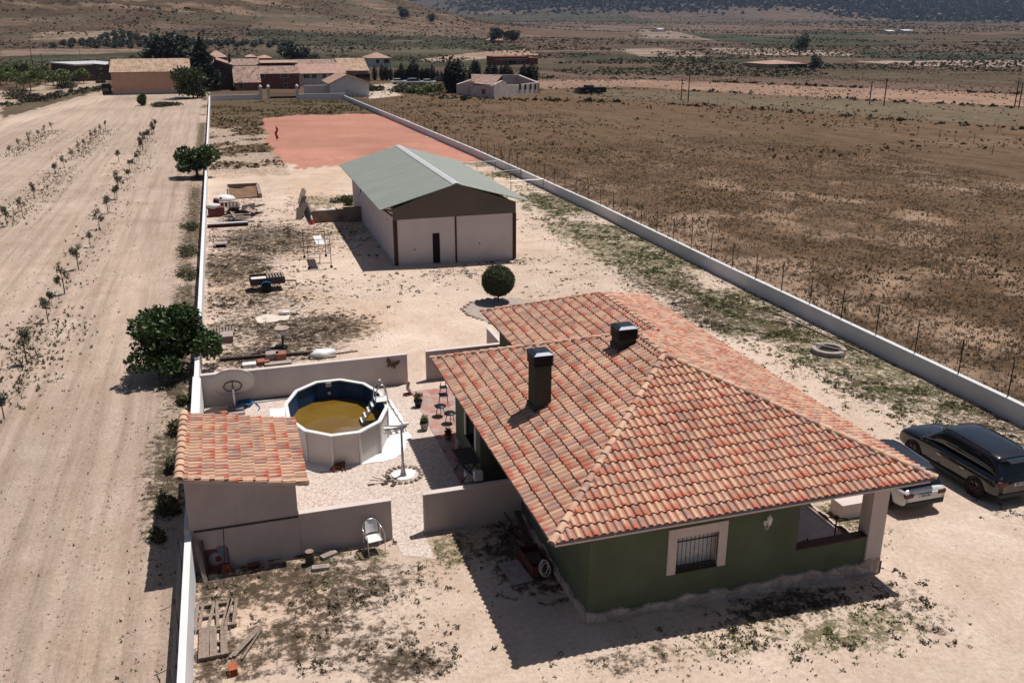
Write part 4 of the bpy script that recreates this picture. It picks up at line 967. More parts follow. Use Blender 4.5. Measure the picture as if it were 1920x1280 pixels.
m = MB(); m.tube([Md @ Vector((0, .88, .2)), Md @ Vector((0, .05, 1.0))], .014, 6); m.box(-.05, .55, 1.9, .05, .65, 1.98) if False else None; m.build('feed_arm', M['pwhite'], ds)
lg = thing('stone_slabs', 'heap of grey slabs weighing down the dish mast', 'slab heap', (-.7, 35.85, 0))
slabm = simple('grey_slab', (.16, .15, .155), .9, 0, .3, 4, .4)
for (x, y, z, a_, w_, d_, h, mm) in ((-.02, -.05, .04, .06, .8, .6, .09, slabm), (.05, .1, .14, -.05, .62, .42, .08, slabm), (.0, -.32, .06, .1, .7, .2, .12, M['concrete']), (-.43, -.28, .12, .5, .24, .4, .22, M['terracotta'])):
    o = MB().box(-w_/2, -d_/2, -h/2, w_/2, d_/2, h/2).build('slab', mm, lg, .01); o.location = (x, y, z+.02); o.rotation_euler = (.03, .02, a_)
pts = []
for k in range(110):
    t = k*.28; r_ = .24+.03*math.sin(k*.35)+.0008*k; pts.append((r_*math.cos(t)*1.1, r_*math.sin(t), .03+.0011*k+.01*math.sin(k*.9)))
pts += [(.36, .1, .12), (.45, .0, .06), (.56, -.25, .03), (.6, -.5, .03), (.52, -.75, .03)]
o = MB().tube(pts, .022, 6).build('hose', M['bluehose']); o.location = (-.3, 36.5, 0); tag(o, 'coiled bright blue hose on the gravel by the dish', 'hose')
for k, (y, mm, lab) in enumerate(((36.62, M['pwhite'], 'long white pipe lying behind the pool along the wall'), (36.75, M['black'], 'long dark bar lying against the foot of the back wall'))):
    o = MB().tube([(0, 0, 0), (2.6, .1, .0)], .035, 8).build('pipe', mm); o.location = (.0, y, .05); tag(o, lab, 'pipe')
# ------------------------------------------------------------------ cars
def car(name, label, loc, L, Wd, Ht, body, roofm, wb, back='suv', hood=.62):
    """body runs along +y (front), origin on the ground at the middle"""
    c = thing(name, label, 'car', loc, 0, None)
    def loft(st, mat, nm, sub=2):
        V = []; F = []; n = len(st[0][1])
        for y, pr in st:
            V += [(x, y, z) for x, z in pr]+[(-x, y, z) for x, z in pr[::-1]]
        k = 2*n
        for i in range(len(st)-1):
            for j in range(k): F.append((i*k+j, i*k+(j+1) % k, (i+1)*k+(j+1) % k, (i+1)*k+j))
        F.append(tuple(range(k))); F.append(tuple(reversed(range((len(st)-1)*k, len(st)*k))))
        o = MB().add(V, F, True).build(nm, mat, c); m = o.modifiers.new('sub', 'SUBSURF'); m.levels = sub; m.render_levels = sub; return o
    h = Wd/2; b = Ht*.62; g = .24; f = L/2
    def sec(w_, zt, zs, zb=g, crown=.04): return [(w_*.86, zb), (w_*.98, zb+.12), (w_, (zb+zs)/2), (w_*.98, zs-.03), (w_*.90, zt), (w_*.5, zt+crown)]
    loft([(-f, sec(h*.86, b*.80, b*.72, g+.12)), (-f+.05, sec(h*.93, b*.98, b*.86, g+.06)), (-f+.3, sec(h, b, b*.92)), (-wb/2, sec(h, b*.99, b*.92)), (0, sec(h*.985, b*.97, b*.9)),
          (wb/2-.55, sec(h*.99, b*.96, b*.89)), (wb/2, sec(h, b*.92, b*.84, g, .06)), (f-.25, sec(h*.99, b*.88, b*.80, g, .05)), (f-.04, sec(h*.93, b*.76, b*.70, g+.06)), (f, sec(h*.88, b*.62, b*.58, g+.1))], body, 'body')
    # greenhouse
    def gs(w0, w1, z0, z1): return [(w0, z0), (w0*.5+w1*.5+.01, z0*.5+z1*.5), (w1, z1-.03), (w1*.85, z1), (w1*.4, z1+.02)]
    rb = -f+.10 if back == 'suv' else -f+.12
    gl = loft([(rb, gs(h*.86, h*.78, b*.9, b*.97)), (rb+.08, gs(h*.90, h*.76, b*.9, b*1.12)), (rb+.36, gs(h*.93, h*.76, b*.9, Ht*.94)), (rb+.9, gs(h*.94, h*.79, b*.9, Ht*.975)), (0, gs(h*.95, h*.81, b*.9, Ht*.985)),
          (.45, gs(h*.95, h*.80, b*.9, Ht*.95)), (1.05, gs(h*.92, h*.80, b*.9, b*1.05)), (1.25, gs(h*.90, h*.78, b*.86, b*.95))], M['glass'], 'windows')
    rf = loft([(rb+.28, [(h*.66, Ht*.86), (h*.70, Ht*.88), (h*.70, Ht*.905), (h*.6, Ht*.93), (h*.3, Ht*.935)]), (rb+.5, [(h*.72, Ht*.90), (h*.78, Ht*.93), (h*.78, Ht*.95), (h*.62, Ht*.985), (h*.3, Ht*.99)]), (-.2, [(h*.76, Ht*.94), (h*.82, Ht*.96), (h*.82, Ht*.975), (h*.62, Ht*1.0), (h*.3, Ht*1.01)]),
          (.45, [(h*.75, Ht*.92), (h*.81, Ht*.93), (h*.81, Ht*.95), (h*.62, Ht*.975), (h*.3, Ht*.985)]), (.68, [(h*.68, Ht*.87), (h*.73, Ht*.88), (h*.73, Ht*.89), (h*.6, Ht*.91), (h*.3, Ht*.92)])], roofm, 'roof')
    # bonnet lines, mirrors, rails, wheels, lights, plate
    for s_ in (-1, 1):
        MB().blob((s_*(h+.10), .98, b*.98+.05), (.11, .07, .075), 3, 0, 2).build('wing_mirror', body, c)
        MB().tube([(s_*h*.70, -f+.75, Ht*.965), (s_*h*.73, 0, Ht*1.0), (s_*h*.71, .42, Ht*.965)], .016, 6).build('roof_rail', M['alu'] if body is M['carwhite'] else M['black'], c)
        MB().tube([(s_*h*.42, wb/2-.15, b*.955+.035), (s_*h*.34, f-.3, b*.81+.03)], .010, 5).build('bonnet_crease', body, c)
        t = MB().box(s_*h*.52, -f-.012, b*.72, s_*h*.90, -f+.16, b*.88).build('tail_light', M['taill'], c, .03)
        MB().box(s_*h*.5, f-.16, b*.58, s_*h*.86, f-.02, b*.68).build('headlight', M['pwhite'], c, .03)
        MB().beam((s_*(h*.985), .35, b*.72), (s_*(h*.985), .15, b*.72), .03, .02).build('door_handle', M['alu'], c)
        MB().beam((s_*(h*.985), -.75, b*.72), (s_*(h*.985), -.95, b*.72), .03, .02).build('door_handle', M['alu'], c)
        MB().box(s_*(h-.05), -f+.5, g-.02, s_*(h+.005), f-.5, g+.16).build('sill_trim', M['black'], c, .02)
        for yy in (-wb/2, wb/2):
            R = Matrix.Translation((s_*(h-.10), yy, .35)) @ Matrix.Rotation(math.pi/2, 4, 'Y')
            MB().lathe([(.001, .06), (.41, .06), (.41, .115), (.36, .118)], (0, 0, 0), 28, Matrix.Translation((s_*(h-.10), yy, .37)) @ Matrix.Rotation(s_*math.pi/2, 4, 'Y')).build('wheel_arch', M['rubber'], c)
            wh = MB().lathe([(.24, -.12), (.33, -.12), (.355, -.07), (.355, .09), (.33, .125), (.25, .13)], (0, 0, 0), 28, Matrix.Translation((s_*(h-.10), yy, .355)) @ Matrix.Rotation(s_*math.pi/2, 4, 'Y')).build('tyre', M['rubber'], c)
            rm = MB().lathe([(.25, .12), (.22, .07), (.06, .05), (.055, .11), (.001, .12)], (0, 0, 0), 20, Matrix.Translation((s_*(h-.10), yy, .355)) @ Matrix.Rotation(s_*math.pi/2, 4, 'Y'))
            for q in range(5):
                an = q*2*math.pi/5; X = s_*(h+.015)
                rm.beam((X, yy+.05*math.cos(an), .355+.05*math.sin(an)), (X, yy+.24*math.cos(an), .355+.24*math.sin(an)), .045, .02, (1, 0, 0))
            rm.build('rim', M['maroon'] if body is M['carblack'] else M['alu'], c)
    MB().box(-h*.86, -f-.02, g+.08, h*.86, -f+.2, g+.30).build('rear_bumper', M['black'], c, .05)
    MB().box(-.26, -f-.03, b*.70, .26, -f+.02, b*.70+.12).build('number_plate', M['plate'], c, .004)
    MB().box(-h*.5, -f+.06, Ht*.90, h*.5, -f+.42, Ht*.92).build('spoiler', roofm, c, .01)
    return c
sv_ = car('parked_car', 'black sport utility car parked furthest right on the pale dirt', (24.42, 23.33, gz(24.4, 23)-.0), 4.85, 1.96, 1.76, M['carblack'], M['carblack'], 3.05)
wc_ = car('parked_car', 'white hatchback with dark roof parked beside the black one by the porch', (20.86, 23.4, gz(20.8, 23)), 4.35, 1.80, 1.50, M['carwhite'], M['capblue'], 2.6, 'hatch')
for nm, c, txt in (('plate_text', sv_, '3841 LKM'), ('plate_text', wc_, '7206 MBT')):
    pass
def platetext(c, L, b):
    m = MB(); R = random.Random(int(L*100)); x = -.19
    for k in range(7):
        if k == 4: x += .03
        m.box(x, 0, 0, x+.03, .003, .065); x += .045
    o = m.build('number_plate_characters', M['black'], c); o.location = (0, -L/2-.034, b*.70+.03)
platetext(sv_, 4.85, 1.76*.62); platetext(wc_, 4.35, 1.5*.62)
# pale block of the car-park side (low wall of the porch approach)
tag(MB().box(17.95, 21.6, -.6, 19.1, 22.2, .25).box(17.93, 21.58, .25, 19.12, 22.22, .28).build('low_wall', M['trim'], None, .01), 'low pale wall block behind the porch beside the white car', 'wall')

# ------------------------------------------------------------------ foliage
def leaves(pts, size, rs, asp=1.6, up=.3):
    n = len(pts); a = rs.normal(size=(n, 3)); a[:, 2] += up; a /= np.linalg.norm(a, axis=1)[:, None]
    t = rs.normal(size=(n, 3)); t -= (t*a).sum(1)[:, None]*a; t /= np.linalg.norm(t, axis=1)[:, None]; b = np.cross(a, t)
    s = (size*(.6+.8*rs.random(n)))[:, None]
    V = np.stack([pts-t*s*asp/2, pts-b*s/2+a*s*.12, pts+t*s*asp/2, pts+b*s/2+a*s*.12], 1).reshape(-1, 3)
    F = np.arange(4*n).reshape(n, 4); return V, F
def shell_pts(blobs, n, rs, inner=.55, noisy=.16):
    vol = np.array([b[1][0]*b[1][1]*b[1][2] for b in blobs])**.67; k = rs.choice(len(blobs), n, p=vol/vol.sum())
    d = rs.normal(size=(n, 3)); d /= np.linalg.norm(d, axis=1)[:, None]
    r = inner+(1-inner)*rs.random(n)**.5; r *= 1+noisy*np.sin(d[:, 0]*7+k)*np.cos(d[:, 1]*6+k*2)+rs.normal(0, .04, n)
    c = np.array([b[0] for b in blobs])[k]; R = np.array([b[1] for b in blobs])[k]
    return c+d*R*r[:, None]
def crown(blobs, n, size, mat, parent, seed=1, inner=.5, noisy=.16, asp=1.6, name='crown'):
    rs = np.random.default_rng(seed); V, F = leaves(shell_pts(blobs, n, rs, inner, noisy), size, rs, asp)
    return npmesh(name, V, F, mat, parent)
def trunk(parent, h, r, branches, mat=None, lean=(0, 0)):
    m = MB(); m.tube([(0, 0, -.15), (lean[0]*.4, lean[1]*.4, h*.5), (lean[0], lean[1], h)], r, 8, r*.65)
    for b in branches: m.tube([(lean[0], lean[1], h*.85), (b[0]*.5+lean[0]*.5, b[1]*.5+lean[1]*.5, h*.4+b[2]*.6), b], r*.6, 6, r*.15)
    return m.build('trunk', mat or M['bark'], parent)
# big fig tree on the left wall
ft = thing('fig_tree', 'big dark green fig tree leaning over the white left wall', 'tree', (-3.4, 41.2, 0))
bl = []
R_ = random.Random(5)
for k in range(26):
    a_ = R_.uniform(0, 6.28); rr = R_.uniform(.2, 1.75); z = R_.uniform(.9, 2.9); rr *= 1-.45*max(0, (z-2.0)/1.2)
    bl.append(((rr*math.cos(a_)*1.12, rr*math.sin(a_)*.9, z), (.62, .6, .5)))
bl.append(((.1, 0, 1.8), (1.5, 1.3, 1.0)))
crown(bl, 9000, .13, M['figleaf'], ft, 11, .55)
trunk(ft, 1.0, .16, [(1, .4, 2.2), (-1, .3, 2.1), (.2, -1, 2.0), (-.3, .8, 2.6)])
g = at(374, 333); f2 = thing('fig_tree', 'smaller round fig tree half way up the white left wall', 'tree', (g.x-.2, g.y, 0))
bl = [((R_.uniform(-1.5, 1.5), R_.uniform(-1.3, 1.3), R_.uniform(1.0, 2.9)), (.75, .7, .65)) for k in range(14)]+[((0, 0, 2), (1.3, 1.2, 1.0)), ((1.6, 0, 2.2), (.9, .8, .7))]
crown(bl, 3600, .2, M['figleaf'], f2, 12); trunk(f2, 1.0, .16, [(.8, .3, 2), (-.8, 0, 2)])
# ball tree
bz = gz(14.15, 48.1); bt = thing('topiary_tree', 'clipped ball-shaped tree on a short trunk in a paved ring', 'tree', (14.15, 48.1, bz))
crown([((0, 0, 1.28), (.93, .93, .88))], 15000, .045, M['boxleaf'], bt, 13, .86, .015)
MB().blob((0, 0, 1.28), (.82, .82, .78), 3, .02, 3).build('inner_branches', M['bark'], bt); trunk(bt, .6, .06, [])
rp = W([(866,580),(885,568),(915,562),(960,561),(1000,566),(1040,575),(1050,600),(1000,620),(945,618),(905,600),(880,592)])
tag(MB().prism(rp, -.4, gz(13.5, 46)+.05).build('gravel_bed', simple('grey_pink_gravel', (.36, .29, .25), .95, 0, .25, 6, .6)), kind='structure')
st_ = None
for k in range(len(rp)):
    for t in (0, .33, .66):
        a, b = rp[k], rp[(k+1) % len(rp)]; x = a[0]+(b[0]-a[0])*t; y = a[1]+(b[1]-a[1])*t
        if st_ is None: o = MB().blob((0, 0, 0), (.2, .13, .10), 19, .22, 1).build('edging_stone', M['stone']); st_ = o
        else: o = st_.copy(); S.collection.objects.link(o)
        o.location = (x, y, gz(x, y)+.05); o.rotation_euler = (0, 0, R_.uniform(0, 6)); tag(o, 'pinkish stone edging the ring under the ball-shaped tree', 'stone', 'edging stones round the ball tree')
# olive saplings in rows
def sapling(label, h, seed, mat, spread=.36, n=700):
    o = thing('olive_sapling', label, 'tree', (0, 0, 0)); R = random.Random(seed)
    bl = [((R.uniform(-.28, .28)*h*.5, R.uniform(-.28, .28)*h*.5, h*R.uniform(.5, .92)), (spread*.55*h*.6, spread*.55*h*.6, .26*h*.6)) for k in range(5)]
    crown(bl, n, .045*h**.5, mat, o, seed, .2, .25, 2.2); trunk(o, h*.55, .022*h, [(b[0][0]*.8, b[0][1]*.8, b[0][2]) for b in bl[:4]]); return o
protos = {}
lab = ['young olive sapling in the far left row against pale soil', 'young olive sapling in the thin second row of the pale field', 'young olive sapling in the left row by its weeds, nearer the camera', 'young olive sapling in the long row running up the middle of the left field']
for ri, row in enumerate(ROWS):
    pts = list(row)
    if ri == 3: pts += [(a_+dx, b_) for (a_, b_), dx in zip(row[6:], (12, -16, 14, -12, 16, 10, -10, 9, 5))]+[(622, 350), (745, 265), (782, 220)]
    if ri == 1: pts += [(475, 238), (290, 405)]
    if ri == 0: pts += [(235, 205)]
    for k, q in enumerate(pts):
        g = at(*c5(*q)); h = (1.6, 1.55, 1.55, 1.7)[ri]*R_.uniform(.6, 1.15)
        if (ri, k % 3) not in protos:
            protos[(ri, k % 3)] = o = sapling(lab[ri], 1.8, ri*7+k, M['olive'] if ri < 2 else M['oliveM'], .28 if ri < 2 else .36, 230 if ri < 2 else 420)
        else: o = copy_tree(protos[(ri, k % 3)])
        s_ = h/1.8; o.location = (g.x, g.y, gz(g.x, g.y)); o.rotation_euler = (0, 0, R_.uniform(0, 6.28)); o.scale = (s_, s_, s_)
        tag(o, lab[ri], 'tree', ('olive saplings in the far left row', 'olive saplings in the second row', 'olive saplings in the left row', 'olive saplings in the middle row')[ri])
for (x, y, h, lb) in ((51, 682, 1.75, 'lone thin olive sapling nearest the left edge of the pale field'), (8, 785, 1.3, 'low olive sapling cut by the left edge of the photo'), (98, 575, .9, 'stunted olive sapling between weeds above the lone one')):
    g = at(x, y); o = sapling(lb, h, int(x), M['oliveM'], .4, 420); o.location = (g.x, g.y, 0)
# weed bushes along the wall and verges
def bush(px, py, r, h, lb, mat='weedbush', n=900, size=.06, name='weed_bush'):
    g = at(px, py); h *= .6 if name == 'hedge_bush' and py > 160 else 1; o = thing(name, lb, 'bush', (g.x, g.y, g.z)); R = random.Random(px*3+py)
    bl = [((R.uniform(-.6, .6)*r, R.uniform(-.7, .7)*r, h*R.uniform(.2, .6)), (r*.5, r*.6, h*.45)) for k in range(6)]
    c_ = crown(bl, n, size, M[mat], o, px+py, .1, .25, 2.4, 'foliage'); MB().tube([(0, 0, -.05), (0, .02, h*.4)], .02, 5).build('stem', M['bark'], o); return o
for i, (a, b, r, h, lb) in enumerate([(352,478,1.0,.8,'dull green weed bush outside the left wall, upper of two'),(358,520,.9,.6,'dull green weed bush outside the left wall above the fig tree'),(350,430,.9,.5,'faint weed bush outside the left wall near the timber pile'),
   (348,755,.35,.5,'weed bush squeezed between field and wall beside the satellite dish'),(335,810,.45,.6,'weed bush outside the wall level with the round corner of the pool'),(325,880,.4,.6,'weed bush outside the wall beside the shed roof'),(318,960,.4,.7,'dark weed bush outside the wall below the shed roof'),(300,1010,.3,.4,'small weed bush at the foot of the shed corner')]):
    bush(a, b, r, h, lb)
for a, b, r, h, lb in [(125,165,4,1.8,'greyish scrub bush on the bank by the left orchard'),(30,185,4,2,'greyish scrub bush on the bank at the left edge'),(75,190,3.5,1.6,'low scrub bush on the bank below the orchard trees'),(190,156,1.2,1.0,'small round scrub bush near the warehouse corner'),(267,198,1.0,2.4,'slim bright green shrub standing alone in the far pale field'),(310,200,3,.9,'low grey-green shrub in the far pale field near the pine')]:
    bush(a, b, r, h, lb, 'almond' if 'bright' in lb else 'scrub', 900, .22)
# far trees
def far_tree(name, lb, loc, h, wd, mat, n, size, seed, kind='round', group=None, th=.3):
    o = thing(name, lb, 'tree', loc, 0, group); R = random.Random(seed)
    if kind == 'cypress': bl = [((0, 0, h*(.08+.9*t)), (wd*.5*math.sin(math.pi*min(1, .18+.80*t))**.8+.05, wd*.5*math.sin(math.pi*min(1, .18+.8*t))**.8+.05, h*.12)) for t in [i/8 for i in range(9)]]
    elif kind == 'cedar': bl = [((R.uniform(-.2, .2)*wd*(1-t), R.uniform(-.2, .2)*wd*(1-t), h*(.12+.86*t)), (wd*.55*(1-t)**.8*R.uniform(.7, 1.1)+.3, wd*.5*(1-t)**.8+.3, h*.045)) for t in [i/14 for i in range(15)]]
    else: bl = [((R.uniform(-.33, .33)*wd, R.uniform(-.33, .33)*wd, h*(th+(1-th)*R.uniform(.2, .8))), (wd*R.uniform(.18, .28), wd*R.uniform(.18, .28), h*(1-th)*R.uniform(.2, .3))) for k in range(11)]
    crown(bl, n, size, M[mat], o, seed, .3, .2); trunk(o, h*(th+.15), h*.03, [(b[0][0]*.7, b[0][1]*.7, b[0][2]) for b in bl[:3]] if kind == 'round' else []); return o
g = at(322, 128, Y=290); far_tree('tree', 'huge dark round tree behind the salmon warehouse', (g.x, 292, gz(g.x, 292)), 12.5, 15.5, 'pine', 5000, .6, 31, th=.1); S.collection.objects[-1]
bpy.data.objects['tree'].children[0].data.materials[0] = leaf('dark_canopy', (.012, .022, .014), (.035, .05, .03))
g = at(384, 172); far_tree('cedar_tree', 'tall ragged dark conifer beside the warehouse', (g.x, g.y+3, 0), 12.5, 7.2, 'cypress', 3600, .42, 33, 'cedar')
g = at(363, 184); far_tree('pine_tree', 'bushy green pine in front of the warehouse corner', (g.x, g.y, 0), 6.4, 8.6, 'pine', 4200, .34, 35, th=.02)
def c4(a, b): return (a/4.571, 60+b/4.571)
pr_ = []
for i, (a, b) in enumerate([(60,455),(145,480),(205,492),(265,505),(390,450),(460,460),(495,477),(535,487),(680,435),(720,445),(745,408),(825,417),(10,465),(100,420),(330,420),(250,400),(600,400),(180,380),(60,380),(420,395),(20,400)]):
    g = at(*c4(a, b)); k = i % 4
    if len(pr_) < 4: o = far_tree('orchard_tree', 'leafy green orchard tree on pale soil left of the warehouse', (0, 0, 0), 4.2, 5.0, 'almond', 700, .3, 60+i, th=.3); pr_.append(o)
    else: o = copy_tree(pr_[k])
    o.location = (g.x, g.y, g.z); s_ = R_.uniform(.8, 1.1); o.scale = (s_, s_, s_); o.rotation_euler = (0, 0, R_.uniform(0, 6)); tag(o, None, None, 'orchard trees left of the warehouse')
def c3(a, b): return (680+a/5.647, 80+b/5.647)
pr_ = []
for i, (a, b, t) in enumerate([(130,402,265),(210,402,250),(255,402,262),(300,402,280),(350,404,300),(378,404,290),(415,405,238),(440,404,290),(465,402,280),(490,404,295),(540,404,215),(575,404,250),(620,402,290),(640,402,275),(675,402,272),(700,404,280),(740,402,250),(770,404,320),(795,402,305),(835,402,310),(865,410,330),(890,420,320),(930,532,210),(975,530,250),(1015,528,225),(1140,424,270),(1185,412,200),(1215,412,215),(1350,412,240),(1403,414,245),(1470,418,262),(1525,420,225),(1575,432,290),(1710,436,255),(1795,436,235)]):
    x, y = c3(a, b); g = at(x, y); tp = at(c3(a, t)[0], c3(a, t)[1], Y=g.y); h = tp.z-g.z
    if len(pr_) < 3: o = far_tree('cypress_tree', 'dark slim cypress in the row behind the white ruin', (0, 0, 0), 8, 2.6, 'cypress', 1500, .26, 90+i, 'cypress'); pr_.append(o)
    else: o = copy_tree(pr_[i % 3])
    wd = 1.9 if a in (540, 975, 1350, 1710, 1795, 1015) else (1.1 if a < 890 else 1.15)
    o.location = g; o.scale = (h/8*wd*1.35, h/8*wd*1.35, h/8*1.12)
    tag(o, ('dark slim cypress in the low row behind the parked cars' if a < 890 else 'tall dark cypress standing by the white ruin'), 'tree', 'cypresses behind the parked cars' if a < 890 else 'cypresses by the ruin')
for a, b, r, h, lb in [(700,170,3,2.0,'green hedge bush in front of the parked cars, left'),(790,174,4,3.0,'bright green bush in front of the parked cars, middle'),(820,172,4,3.2,'bright green bush beside the cypress by the ruin'),(760,172,4,2.6,'green bush between the parked cars and the track'),(1100,174,3,2.0,'round green bush by the dark trailer in the right field'),(545,107,3,4.5,'dark round tree bush above the village roofs')]:
    bush(a, b, r, h, lb, 'almond' if 'bright' in lb else 'pine', 900, .32, 'hedge_bush')
for a, b, h, wd, lb, sd in [(548,118,9,11,'dark round tree rising behind the old brick barn',41),(566,117,6.5,7,'smaller round tree beside the dark tree behind the barn',42),(1498,105,11,9,'dark lone tree standing in the far right vineyards',43),(1526,132,5.5,6,'dark round tree beside the salmon-roofed farmhouse',44),(758,36,12,13,'lone dark tree on the hill slope',45),(808,44,9,9,'small lone tree lower on the hill slope',46),(935,80,8,14,'dark clump of trees by the farm below the hill',47),(960,80,8,12,'dark trees right of the farm below the hill',48),(930,68,7,10,'dark tree above the farm below the hill',49),(588,118,4,5,'palm-like tuft tree behind the white house',50)]:
    g = at(a, b); far_tree('tree', lb, g, h, wd, 'cypress' if sd != 50 else 'pine', 1400, .05*wd, sd, th=.1)
# olive grove
GP = W([(80,92),(120,78),(180,70),(235,66),(300,75),(380,84),(560,86),(560,93),(380,92),(280,96),(200,96),(130,93)])
xs = [p[0] for p in GP]; ys = [p[1] for p in GP]; gl_ = []
for iy in range(int((max(ys)-min(ys))/15)+1):
    for ix in range(int((max(xs)-min(xs))/8.5)+1):
        x = min(xs)+ix*8.5+iy*3.1; y = min(ys)+iy*15
        if inpoly(np.array([x]), np.array([y]), GP)[0]: gl_.append((x, y))
gl_.sort(key=lambda p: p[1]); og = None
for i, (x, y) in enumerate(gl_[:290]):
    if i < 3:
        o = crown([((R_.uniform(-1, 1), R_.uniform(-1, 1), 2.3), (1.9, 1.9, 1.5)) for k in range(4)], 260, .55, M['oliveD'], None, 300+i, .3, name='olive_tree'); gl_p = gl_p+[o] if i else [o]
    else: o = gl_p[i % 3].copy(); S.collection.objects.link(o)
    o.location = (x+R_.uniform(-.6, .6), y+R_.uniform(-.6, .6), gz(x, y)); o.rotation_euler = (0, 0, R_.uniform(0, 6)); s_ = R_.uniform(.85, 1.15); o.scale = (s_, s_, s_)
    tag(o, 'round dark olive tree in the grove behind the warehouse', 'tree', 'olive trees in the grove')
# scattered scrub and orchard rows, too many to count
def scatter_blobs(name, P, rad, mat, seed, k=12):
    rs = np.random.default_rng(seed); n = len(P)
    c = np.repeat(P, k, 0); r = np.repeat(rad, k); d = rs.normal(size=(n*k, 3)); d /= np.linalg.norm(d, axis=1)[:, None]; d[:, 2] = np.abs(d[:, 2])*.8
    V, F = leaves(c+d*r[:, None]*.7, r*1.0, rs, 1.3, .6); o = npmesh(name, V, F, mat); tag(o, kind='stuff'); return o
rs = np.random.default_rng(77)
x = rs.uniform(-700, 500, 60000); y = rs.uniform(480, 1500, 60000)
hh = ter(x, y)-.0122*np.clip(x*.297+y*.955-430, 0, 4200); k = (hh > 4) & (rs.random(60000) < .12+.75*sstep(vn(x, y, 55, 3)*.6+vn(x, y, 14, 4)*.4, .42, .6))
o = scatter_blobs('hill_scrub', np.stack([x[k], y[k], ter(x[k], y[k])], 1), np.exp(rs.normal(-.55, .38, k.sum())), M['scrub'], 5, 7); tag(o, 'dark scrub dotted over the stony hill', 'scrub')
n = 90000; d = np.exp(rs.uniform(math.log(300), math.log(3000), n)); az = np.radians(rs.uniform(-16, 50, n)); x = d*np.sin(az); y = d*np.cos(az)
k = (vn(x, y*1.5, 90, 8)*.6+vn(x, y, 30, 9)*.4 > .50) & (rs.random(len(x)) < .6); x, y, d = x[k], y[k], d[k]
o = scatter_blobs('plain_scrub', np.stack([x, y, ter(x, y)], 1), np.exp(rs.normal(-1.15, .35, len(x)))*(.8+d*.0013), M['scrub'], 6, 7); tag(o, 'scrub and small trees scattered over the plain', 'scrub')
pts = []
for P, sp, rr in ((W([(1200,92),(1330,98),(1450,112),(1350,117),(1200,108)]), (8, 6), 1.7), (W([(1300,94),(1600,104),(1640,118),(1460,116),(1330,108)]), (8, 6), 1.8), (W([(1050,100),(1250,102),(1450,113),(1440,120),(1250,119),(1060,114)]), (7, 6), 1.7), (W([(1610,95),(1920,98),(1920,112),(1700,114),(1610,107)]), (9, 7), 2.3),
                  (W([(1200,52),(1300,62),(1560,70),(1640,78),(1440,82),(1330,76)]), (14, 12), 3.5), (W([(780,113),(930,97),(990,93),(1020,106),(930,112)]), (9, 9), 2.0), (W([(100,104),(250,100),(300,103),(290,116),(60,118)]), (6, 6), 2.6),
                  (W([(1500,42),(1700,40),(1760,58),(1600,62)]), (22, 16), 5), (W([(1640,30),(1920,36),(1920,50),(1700,48)]), (24, 24), 8), (W([(1050,80),(1200,84),(1190,92),(1060,90)]), (12, 10), 2.2), (W([(430,82),(640,88),(880,96),(640,94)]), (22, 16), 2.6), (W([(1400,128),(1920,136),(1920,142),(1530,134)]), (14, 12), 1.5)):
    X0, X1 = min(p[0] for p in P), max(p[0] for p in P); Y0, Y1 = min(p[1] for p in P), max(p[1] for p in P)
    gx, gy = np.meshgrid(np.arange(X0, X1, sp[0]*1.5), np.arange(Y0, Y1, sp[1]*2.2)); gx = (gx+gy*.25).ravel(); gy = gy.ravel()
    k = inpoly(gx, gy, P) & (rs.random(len(gx)) < .88); gx, gy = gx[k]+rs.uniform(-.8, .8, k.sum()), gy[k]+rs.uniform(-.8, .8, k.sum())
    pts.append((gx, gy, np.full(len(gx), rr)*rs.uniform(.7, 1.2, len(gx))))
pts = [(a_, b_, c_*.42) for a_, b_, c_ in pts]
gx = np.concatenate([p[0] for p in pts]); gy = np.concatenate([p[1] for p in pts]); rr = np.concatenate([p[2] for p in pts])
if len(gx) > 26000: k = rs.choice(len(gx), 26000, False); gx, gy, rr = gx[k], gy[k], rr[k]
o = scatter_blobs('distant_orchard', np.stack([gx, gy, ter(gx, gy)], 1), rr, M['oliveD'], 7); tag(o, 'rows of orchard trees across the distant plain', 'orchard')
def hedge(name, line, n, r, wd, lb, seed):
    P = [at(a, b) for a, b in line]; X = []; Y = []
    for a, b in zip(P, P[1:]):
        L = (b-a).length; m = int(n*L/100); t = rs.random(m); g = vn(t*L, 0*t+seed, 14, seed); k = g > .3; t = t[k]; X.append(a.x+(b.x-a.x)*t+rs.normal(0, wd, len(t))); Y.append(a.y+(b.y-a.y)*t+rs.normal(0, wd, len(t)))
    x = np.concatenate(X); y = np.concatenate(Y); o = scatter_blobs(name, np.stack([x, y, ter(x, y)], 1), r*np.exp(rs.normal(0, .35, len(x))), M['scrub'], seed, 8); tag(o, lb, 'hedge')
hedge('field_hedge', [(1000,147),(1200,148),(1560,163),(1920,177)], 140, .42, .7, 'dark scrubby line between two pale strips beyond the field', 3)
hedge('field_hedge', [(1190,195),(1350,200),(1500,212),(1700,226),(1920,244)], 260, .30, 1.2, 'dark weedy bank along the far edge of the brown field', 4)
hedge('field_hedge', [(1010,166),(1250,168),(1500,181),(1700,192),(1920,203)], 150, .35, 1.6, 'weedy verge under the utility poles', 5)
hedge('field_hedge', [(750,170),(860,186),(1000,188),(1150,192)], 260, .40, 2.0, 'dry weeds in front of the white ruin', 6)
hedge('field_hedge', [(0,200),(100,182),(190,164)], 330, .40, 1.8, 'rough weedy bank below the left orchard', 7)
n = 26000; x = rs.uniform(31, 330, n); y = rs.uniform(95, 330, n); k = (rs.random(n) < .15+.8*sstep(fbm(x, y*.6, 14, 44), .45, .62)); x, y = x[k], y[k]
